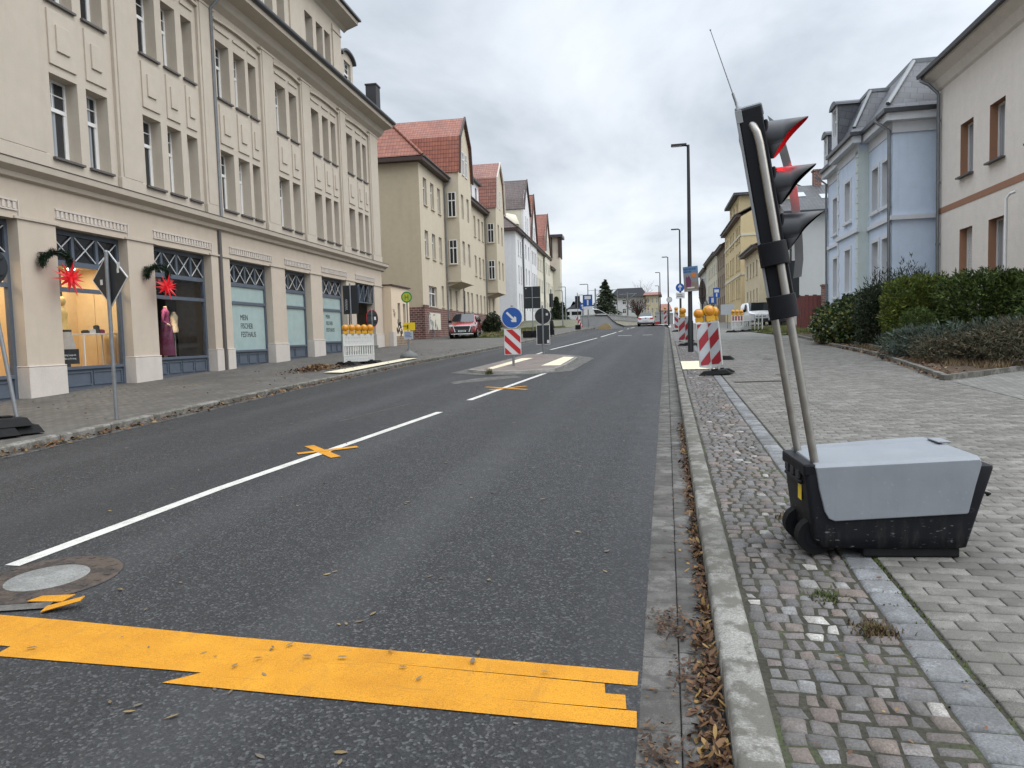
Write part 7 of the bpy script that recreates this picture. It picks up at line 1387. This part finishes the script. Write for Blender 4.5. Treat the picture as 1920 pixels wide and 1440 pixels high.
shrub('conifer_hedge', 'broad dark cypress hedge block in the middle of the hedge', 'hedge', H_(8.0, 21.3), [(0, 0, .98, .95, .85, 1.02), (.7, -.3, .95, .6, .7, 1.0)], 28000, (.05, .18), .13, 'lf_cypress', 2, HG_, -.1, .72, .13, 3.4, .75)
shrub('conifer_hedge', 'cypress hedge block running out of the right edge', 'hedge', H_(9.3, 19.8), [(0, 0, .95, .95, .9, 1.03), (1.0, -.4, .95, .8, .8, 1.0)], 24000, (.05, .18), .13, 'lf_cypress', 3, HG_, -.1, .72, .13, 3.4, .75)
for i, (x, y, s, lb) in enumerate(((6.75, 25.2, 1.0, 'shaggy dark pine bush behind the golden hedge block'), (7.6, 25.6, 1.12, 'taller shaggy dark pine bush by the cream house downpipe'))):
    t0 = shrub('pine_bush', lb, 'bush', H_(x, y), [(0, 0, 1.15 * s, .55, .5, 1.1 * s), (-.4, .1, .9, .4, .4, .9), (.4, 0, 1.4 * s, .35, .35, .75)], 5200, (.09, .2), .09, 'lf_dark', 10 + i, 'dark pine bushes behind the hedge', -.7, .6, .25, 2, .8)
shrub('yew_bush', 'dark ragged yew at the left end of the hedge', 'bush', H_(6.15, 24.2), [(0, 0, .9, .45, .45, .95), (.25, .2, 1.3, .35, .35, .55)], 6500, (.06, .15), .14, 'lf_dark', 14, None, -.3, .6, .22)
shrub('ball_shrub', 'small rounded dark green shrub in front of the golden hedge', 'bush', H_(6.35, 20.6), [(0, 0, .75, .42, .4, .42)], 4200, (.05, .13), .1, 'lf_cypress', 15, None, -.6, .7, .12)
shrub('ivy_shrub', 'big glossy leaved ivy shrub at the left end of the garden bed', 'bush', (5.95, 28.4, gz_(28.4)), [(0, 0, .6, .75, 1.0, .75), (.5, -1.2, .75, .7, .9, .8), (-.35, -.9, .45, .5, .8, .55), (.75, .5, .85, .7, .8, .8), (.2, -2.0, .5, .6, .7, .6)], 13000, (.07, .14), .42, 'lf_ivy', 16, None, .15, .7, .2)
shrub('low_juniper', 'spreading blue green juniper on the garden bed before the hedge', 'bush', H_(6.5, 18.9), [(0, 0, .32, .95, .9, .42), (-.75, .5, .3, .6, .6, .38), (.8, -.2, .4, .8, .7, .42), (1.6, -.5, .55, .8, .6, .35)], 15000, (.07, .17), .1, 'lf_juniper', 17, 'low junipers on the garden bed', -.25, .65, .28, 2, .6)
shrub('low_juniper', 'browned juniper mound with bare branches at the bed corner', 'bush', H_(7.05, 16.6), [(0, 0, .42, .95, .75, .45), (1.0, .4, .48, .95, .75, .45), (2.0, 1.2, .48, .9, .8, .42), (-.65, .3, .3, .5, .5, .32)], 17000, (.06, .15), .1, 'lf_brown', 18, 'low junipers on the garden bed', -.25, .68, .3, 2, .7, tops=[(rnd.uniform(-.6, 2.4), rnd.uniform(-1.0, -.2), rnd.uniform(.05, .35)) for _ in range(40)])
shrub('low_juniper', 'small olive brown juniper spilling to the kerb left of the bed corner', 'bush', H_(5.95, 17.7), [(0, 0, .25, .6, .7, .3), (.5, -.5, .3, .6, .5, .34)], 8000, (.05, .14), .1, 'lf_brown', 19, 'low junipers on the garden bed', -.25, .66, .3, 2, .7)
# dry grass tufts on the bed, verge grass, all uncountable
def tufts(name, pts, h, n, mat, seed, wd=.006):
    rs = np.random.RandomState(seed); V = []; F = []
    for (x, y, z, r) in pts:
        for i in range(n):
            a = rs.uniform(0, 6.28); q = r * math.sqrt(rs.rand()); px, py = x + q * math.cos(a), y + q * math.sin(a); L_ = h * rs.uniform(.4, 1.1); d = rs.uniform(0, 6.28); le = rs.uniform(.1, .8) * L_; k = len(V)
            V += [(px - wd * math.sin(d), py + wd * math.cos(d), z), (px + wd * math.sin(d), py - wd * math.cos(d), z), (px + le * math.cos(d), py + le * math.sin(d), z + L_)]; F.append((k, k + 1, k + 2))
    return tag(np_mesh(name, V, F, mat), kind='stuff')
tufts('dry_grass', [(5.9, 16.6, gz_(16.6), .35), (5.6, 17.6, gz_(17.6), .3), (6.2, 15.8, gz_(15.8), .3), (5.6, 20.3, gz_(20.3), .3), (5.85, 21.8, gz_(22), .4), (5.75, 23, gz_(23), .25), (6.9, 16.1, gz_(16.1), .3)], .17, 300, 'lf_dry', 20)
P = []
for i in range(260): y = 37 + 13 * rnd.random(); P.append((rnd.uniform(np.interp(y, [37, 44, 50], [5.4, 4.7, 4.9]), 9.4), y, zr(y) + .17, .22))
tufts('verge_grass', P, .16, 60, 'lf_grass', 21, .009)
P = []
for i in range(330): y = 46.5 + 33 * rnd.random(); P.append((rnd.uniform(-14.2, -10.8), y, zr(y) + .17, .25))
tufts('verge_grass', P, .2, 50, 'lf_grass', 22, .012)
P = [(rnd.uniform(-13.5, -10.8), 46.5 + 14 * rnd.random(), 0) for i in range(500)]; leaf_mesh('fallen_leaves', [(x, y, zr(y) + .25) for x, y, _ in P], (.08, .16), 'leaf_pale', .5, 23)
p = at(925, 622, 56); shrub('wall_shrub', 'dark shrub against the brick base of the beige house', 'bush', (p.x, 56, gL(56)), [(0, 0, .8, .6, .5, .85), (-.5, 0, .6, .4, .4, .5)], 2600, (.1, .22), .3, 'lf_dark', 24, None, .1)

# ================================================================== FAR BACKGROUND beyond the crest
b = MB(); b.add([(-60, 84, 2.2), (-9.5, 84, 2.2), (-9.5, 92, 3.5), (-60, 92, 3.9), (-9.5, 300, 5), (-60, 300, 5), (-8.5, 92, 2.4), (-8.5, 300, 2.4)], [(0, 1, 2, 3), (3, 2, 4, 5), (1, 6, 2), (2, 6, 7, 4)]); tag(b.build('far_terrain', 'earth'), kind='structure')
def ramp():
    T = thing('ramp_wall', 'grey concrete ramp wall with a curved sloping top beside the road crest', 'wall', (0, 68, 0)); pts = [at(x, y, 68) for x, y in ((1116, 592), (1139, 592), (1143, 596), (1149, 602), (1158, 608), (1171, 612.5))]; b = MB(); o = [(p.x, p.z) for p in pts] + [(pts[-1].x, 1.6), (pts[0].x, 1.6)]; b.prism(o, -.2, .25, 'y'); b.prism([(pts[0].x, 1.6), (pts[0].x, pts[0].z), (pts[0].x + .35, pts[0].z), (pts[0].x + .35, 1.6)], .25, 9, 'y'); b.build('wall', 'concrete_wall', T)
    b = MB()
    for i in range(len(pts) - 1): p, q = pts[i], pts[i + 1]; b.prism([(p.x, p.z), (q.x, q.z), (q.x, q.z + .09), (p.x, p.z + .09)], -.26, .3, 'y')
    b.build('coping', 'gutter', T)
    p = at(1137, 610, 67.4); b = MB(); q = [at(x, y, 67.4) for x, y in ((1122, 613.5), (1136, 606), (1142, 607), (1147, 614))]; b.prism([(v.x, v.z) for v in q] + [(q[-1].x, 1.8), (q[0].x, 1.8)], -1.1, -.7, 'y'); o = b.build('sand_heap', 'sandy', T)
M['sandy'] = m_ground('sandy', [(.3, (.3, .22, .12)), (.7, (.42, .32, .18))], 1)
ramp()
def wall_thing(label, x0, y0, x1, y1, Y, ybase, mat='concrete_wall', th=.3):
    a, c = at(x0, y0, Y), at(x1, y1, Y); zb = zr(Y) - .3; T = thing('concrete_wall', label, 'wall', (0, Y, 0)); b = MB(); b.prism([(a.x, zb), (c.x, zb), (c.x, c.z), (a.x, a.z)], 0, th, 'y'); b.build('wall', mat, T); b = MB(); b.prism([(a.x, a.z), (c.x, c.z), (c.x, c.z + .1), (a.x, a.z + .1)], -.06, th + .06, 'y'); b.build('coping', 'concrete', T)
wall_thing('low grey wall left of the curved ramp wall', 1088, 593, 1118, 591, 82, 0)
wall_thing('pale parapet wall between the ramp and the white saloon car', 1136, 589.5, 1202, 596, 98, 0, 'concrete')
wall_thing('beige lower wall at the bend left of the white saloon car', 1146, 600, 1200, 603, 90, 0, 'pale_wall')
wall_thing('grey boundary wall right of the white saloon car', 1228, 586, 1262, 588, 96, 0)
p = at(1229, 609, 84); t0 = thing('barrier_block', 'small dark red barrier block right of the white car', 'barrier', (p.x, 84, zr(84)), 0); b = MB(); b.box(-.5, .5, -.2, .2, 0, .45); b.build('block', 'darkred', t0, .03); b = MB(); b.box(-.55, .55, -.25, .25, 0, .1); b.build('foot', 'rubber', t0)
def tram():
    p0, p1 = at(1036, 590, 112), at(1141, 590, 112); z0 = at(1090, 599, 112).z; z1 = at(1125, 578.5, 112).z; T = thing('tram', 'long white tram with a sloping nose beyond the crossing', 'tram', (0, 112, z0)); L0, L1 = p0.x - 14, p1.x; h = z1 - z0; b = MB()
    o = [(L0, -.6), (L1 - .1, -.6), (L1, .1), (L1 - .5, h * .55), (L1 - 1.6, h * .95), (L1 - 2.2, h), (L0, h)]; b.prism(o, 0, 2.4, 'y'); b.build('body', 'car_white', T, .06); b = MB()
    x = L0 + .8
    while x < L1 - 4: b.box(x, x + 1.5, -.02, .05, h * .45, h * .8); x += 1.8
    b.build('side_windows', 'car_glass', T); b = MB(); b.prism([(L1 - .42, h * .5), (L1 - 1.5, h * .9), (L1 - 2.3, h * .9), (L1 - 2.0, h * .5)], -.03, .02, 'y'); b.build('cab_window', 'car_glass', T); b = MB(); b.box(L0, L1 - .6, .1, 2.3, -1.2, -.6); b.build('undercarriage', 'black_matte', T)
tram()
def far_house(label, x0, x1, yr, ye, yb, Y, wm, rm, dep=9, hip=1.5, wins=3, rows=2):
    a, c = at(x0, yb, Y), at(x1, yb, Y); ze = at((x0 + x1) / 2, ye, Y).z; zt = at((x0 + x1) / 2, yr, Y).z; T = thing('far_house', label, 'house', (0, Y, 0), 0, 'houses beyond the crossing'); zb = 2; b = MB(); w = c.x - a.x; H = []
    for r in range(rows):
        for k in range(wins): u = a.x + w * (k + .3) / wins; z = max(a.z, 3) + (ze - max(a.z, 3)) * (r + .2) / rows; H.append((u, u + w * .4 / wins, z, z + (ze - max(a.z, 3)) * .5 / rows))
    wall(b, a.x, c.x, zb, ze, H, 0, .15); side_walls(b, a.x, c.x, zb, ze, dep); b.build('wall', wm, T)
    for h in H: window(T, *h, .1, 'cross', sill=None)
    b = MB(); o = .5; hx = hip; A_, B_ = a.x - o, c.x + o; m = dep / 2
    b.poly([(A_, -o, ze), (B_, -o, ze), (B_ - hx, m, zt), (A_ + hx, m, zt)]); b.poly([(B_, dep + o, ze), (A_, dep + o, ze), (A_ + hx, m, zt), (B_ - hx, m, zt)]); b.poly([(A_, dep + o, ze), (A_, -o, ze), (A_ + hx, m, zt)]); b.poly([(B_, -o, ze), (B_, dep + o, ze), (B_ - hx, m, zt)]); b.poly([(A_, -o, ze), (A_, dep + o, ze), (B_, dep + o, ze), (B_, -o, ze)]); b.build('roof', rm, T); return T
far_house('white house under a big dark hipped roof behind the fir tree', 1147, 1211, 537, 557, 592, 135, 'white_wall', 'slate_far', 10, 1.3, 4, 2)
far_house('sandstone coloured house with a rust roof right of the dark roofed one', 1211.5, 1236, 545, 553, 592, 132, 'pale_yellow', 'tile_rust', 10, .2, 3, 2)
far_house('low house with a dark pointed roof left of the blue dead end sign', 1054, 1098, 563, 586, 598, 140, 'grey_wall', 'slate_far', 10, 3.5, 3, 1)
far_house('small house with a dark red roof beyond the grey boundary wall', 1238, 1256, 568, 582, 592, 150, 'pale_wall', 'tile_rust', 10, .5, 2, 1)
def conifer(label, x, ytop, ybase, Y, rad, n, seed):
    p, q = at(x, ytop, Y), at(x, ybase, Y); h = p.z - q.z; rs = np.random.RandomState(seed); T = thing('fir_tree', label, 'tree', (q.x, Y, q.z), 0, 'dark conifers beyond the crossing'); z = rs.beta(1.0, 1.35, n) * h; tier = (np.sin(z / h * 62) * .5 + .5) * .45 + .6; a = rs.uniform(0, 6.28, n); br = np.floor(a * 9 / 6.28); r = rad * (1 - z / h) ** .85 * tier * np.sqrt(rs.rand(n)) * (1 + .35 * np.sin(br * 2.4 + np.floor(z / h * 10) * 1.3)); r = np.maximum(r, .03)
    P = np.stack([r * np.cos(a), r * np.sin(a), z - r * .28], 1); U = np.stack([np.cos(a), np.sin(a), np.full(n, -.25)], 1); leaf_blades('crown', P, U, (.25, .6), .16, 'lf_dark', T, .1, rs, spread=.4); b = MB(); b.tube([(0, 0, -2.2), (0, 0, h * .95)], [.22, .03], 8); b.build('trunk', 'bark', T)
conifer('tall dark fir tree left of the dark roofed house', 1136, 524, 594, 126, 3.1, 6500, 31)
conifer('dark conifer at the end of the left row of houses', 1044, 556, 600, 105, 1.3, 2200, 32)
conifer('smaller dark conifer right of the first at the row end', 1055, 566, 600, 108, 1.1, 1800, 33)
def bare_tree(name, label, cat, x, ytop, ybase, Y, rad, seed, n=40):
    p, q = at(x, ytop, Y), at(x, ybase, Y); h = p.z - q.z; T = thing(name, label, cat, (q.x, Y, q.z), 0); rr = random.Random(seed); b = MB(); tw = MB(); b.tube([(0, 0, -1.5), (0, 0, h * .4)], [.12, .07], 6)
    for k in range(n):
        a = rr.uniform(0, 6.28); z0 = rr.uniform(.0, .35) * h; e = Vector((rad * math.cos(a) * rr.uniform(.3, 1), rad * math.sin(a) * rr.uniform(.3, 1), h * rr.uniform(.45, 1))); m = Vector((0, 0, z0)).lerp(e, .5) + Vector((0, 0, .1 * h)); tw.tube([(0, 0, z0), m, e], [.04, .025, .012], 4)
        for j in range(5): s = m.lerp(e, rr.random()); tw.tube([s, s + Vector((rr.uniform(-.6, .6), rr.uniform(-.6, .6), rr.uniform(.1, .8)))], [.014, .006], 3)
    b.build('trunk', 'bark', T); tw.build('crown', 'lf_bare', T); return T
bare_tree('bare_shrub', 'reddish bare shrub before the dark roofed house', 'bush', 1197, 556, 598, 104, 1.9, 41, 70)
bare_tree('bare_tree', 'thin bare tree behind the dark roofed house', 'tree', 1205, 526, 590, 150, 2.5, 42, 24)
bare_tree('bare_tree', 'small bare tree behind the right row of signs', 'tree', 1331, 560, 600, 100, 1.6, 43, 26)
for i, (x, y, Y) in enumerate(((1116, 541, 118), (1176, 548, 116))):
    p = at(x, y, Y); t0 = thing('tram_mast', ['pale tram wire mast with a slanting bracket left of the fir tree', 'pale tram wire mast with a slanting bracket before the dark roof'][i], 'mast', (p.x, Y, 2.4), 0, 'tram wire masts'); h = p.z - 2.4; b = MB(); b.tube([(0, 0, 0), (0, 0, h)], [.16, .11], 8); b.build('pole', 'galv', t0); b = MB(); b.tube([(0, 0, h - 1.2), (1.4, 0, h - .25)], .05, 6); b.tube([(-1.2, 0, h - .3), (1.5, 0, h - .25)], .035, 6); b.build('bracket', 'galv', t0)
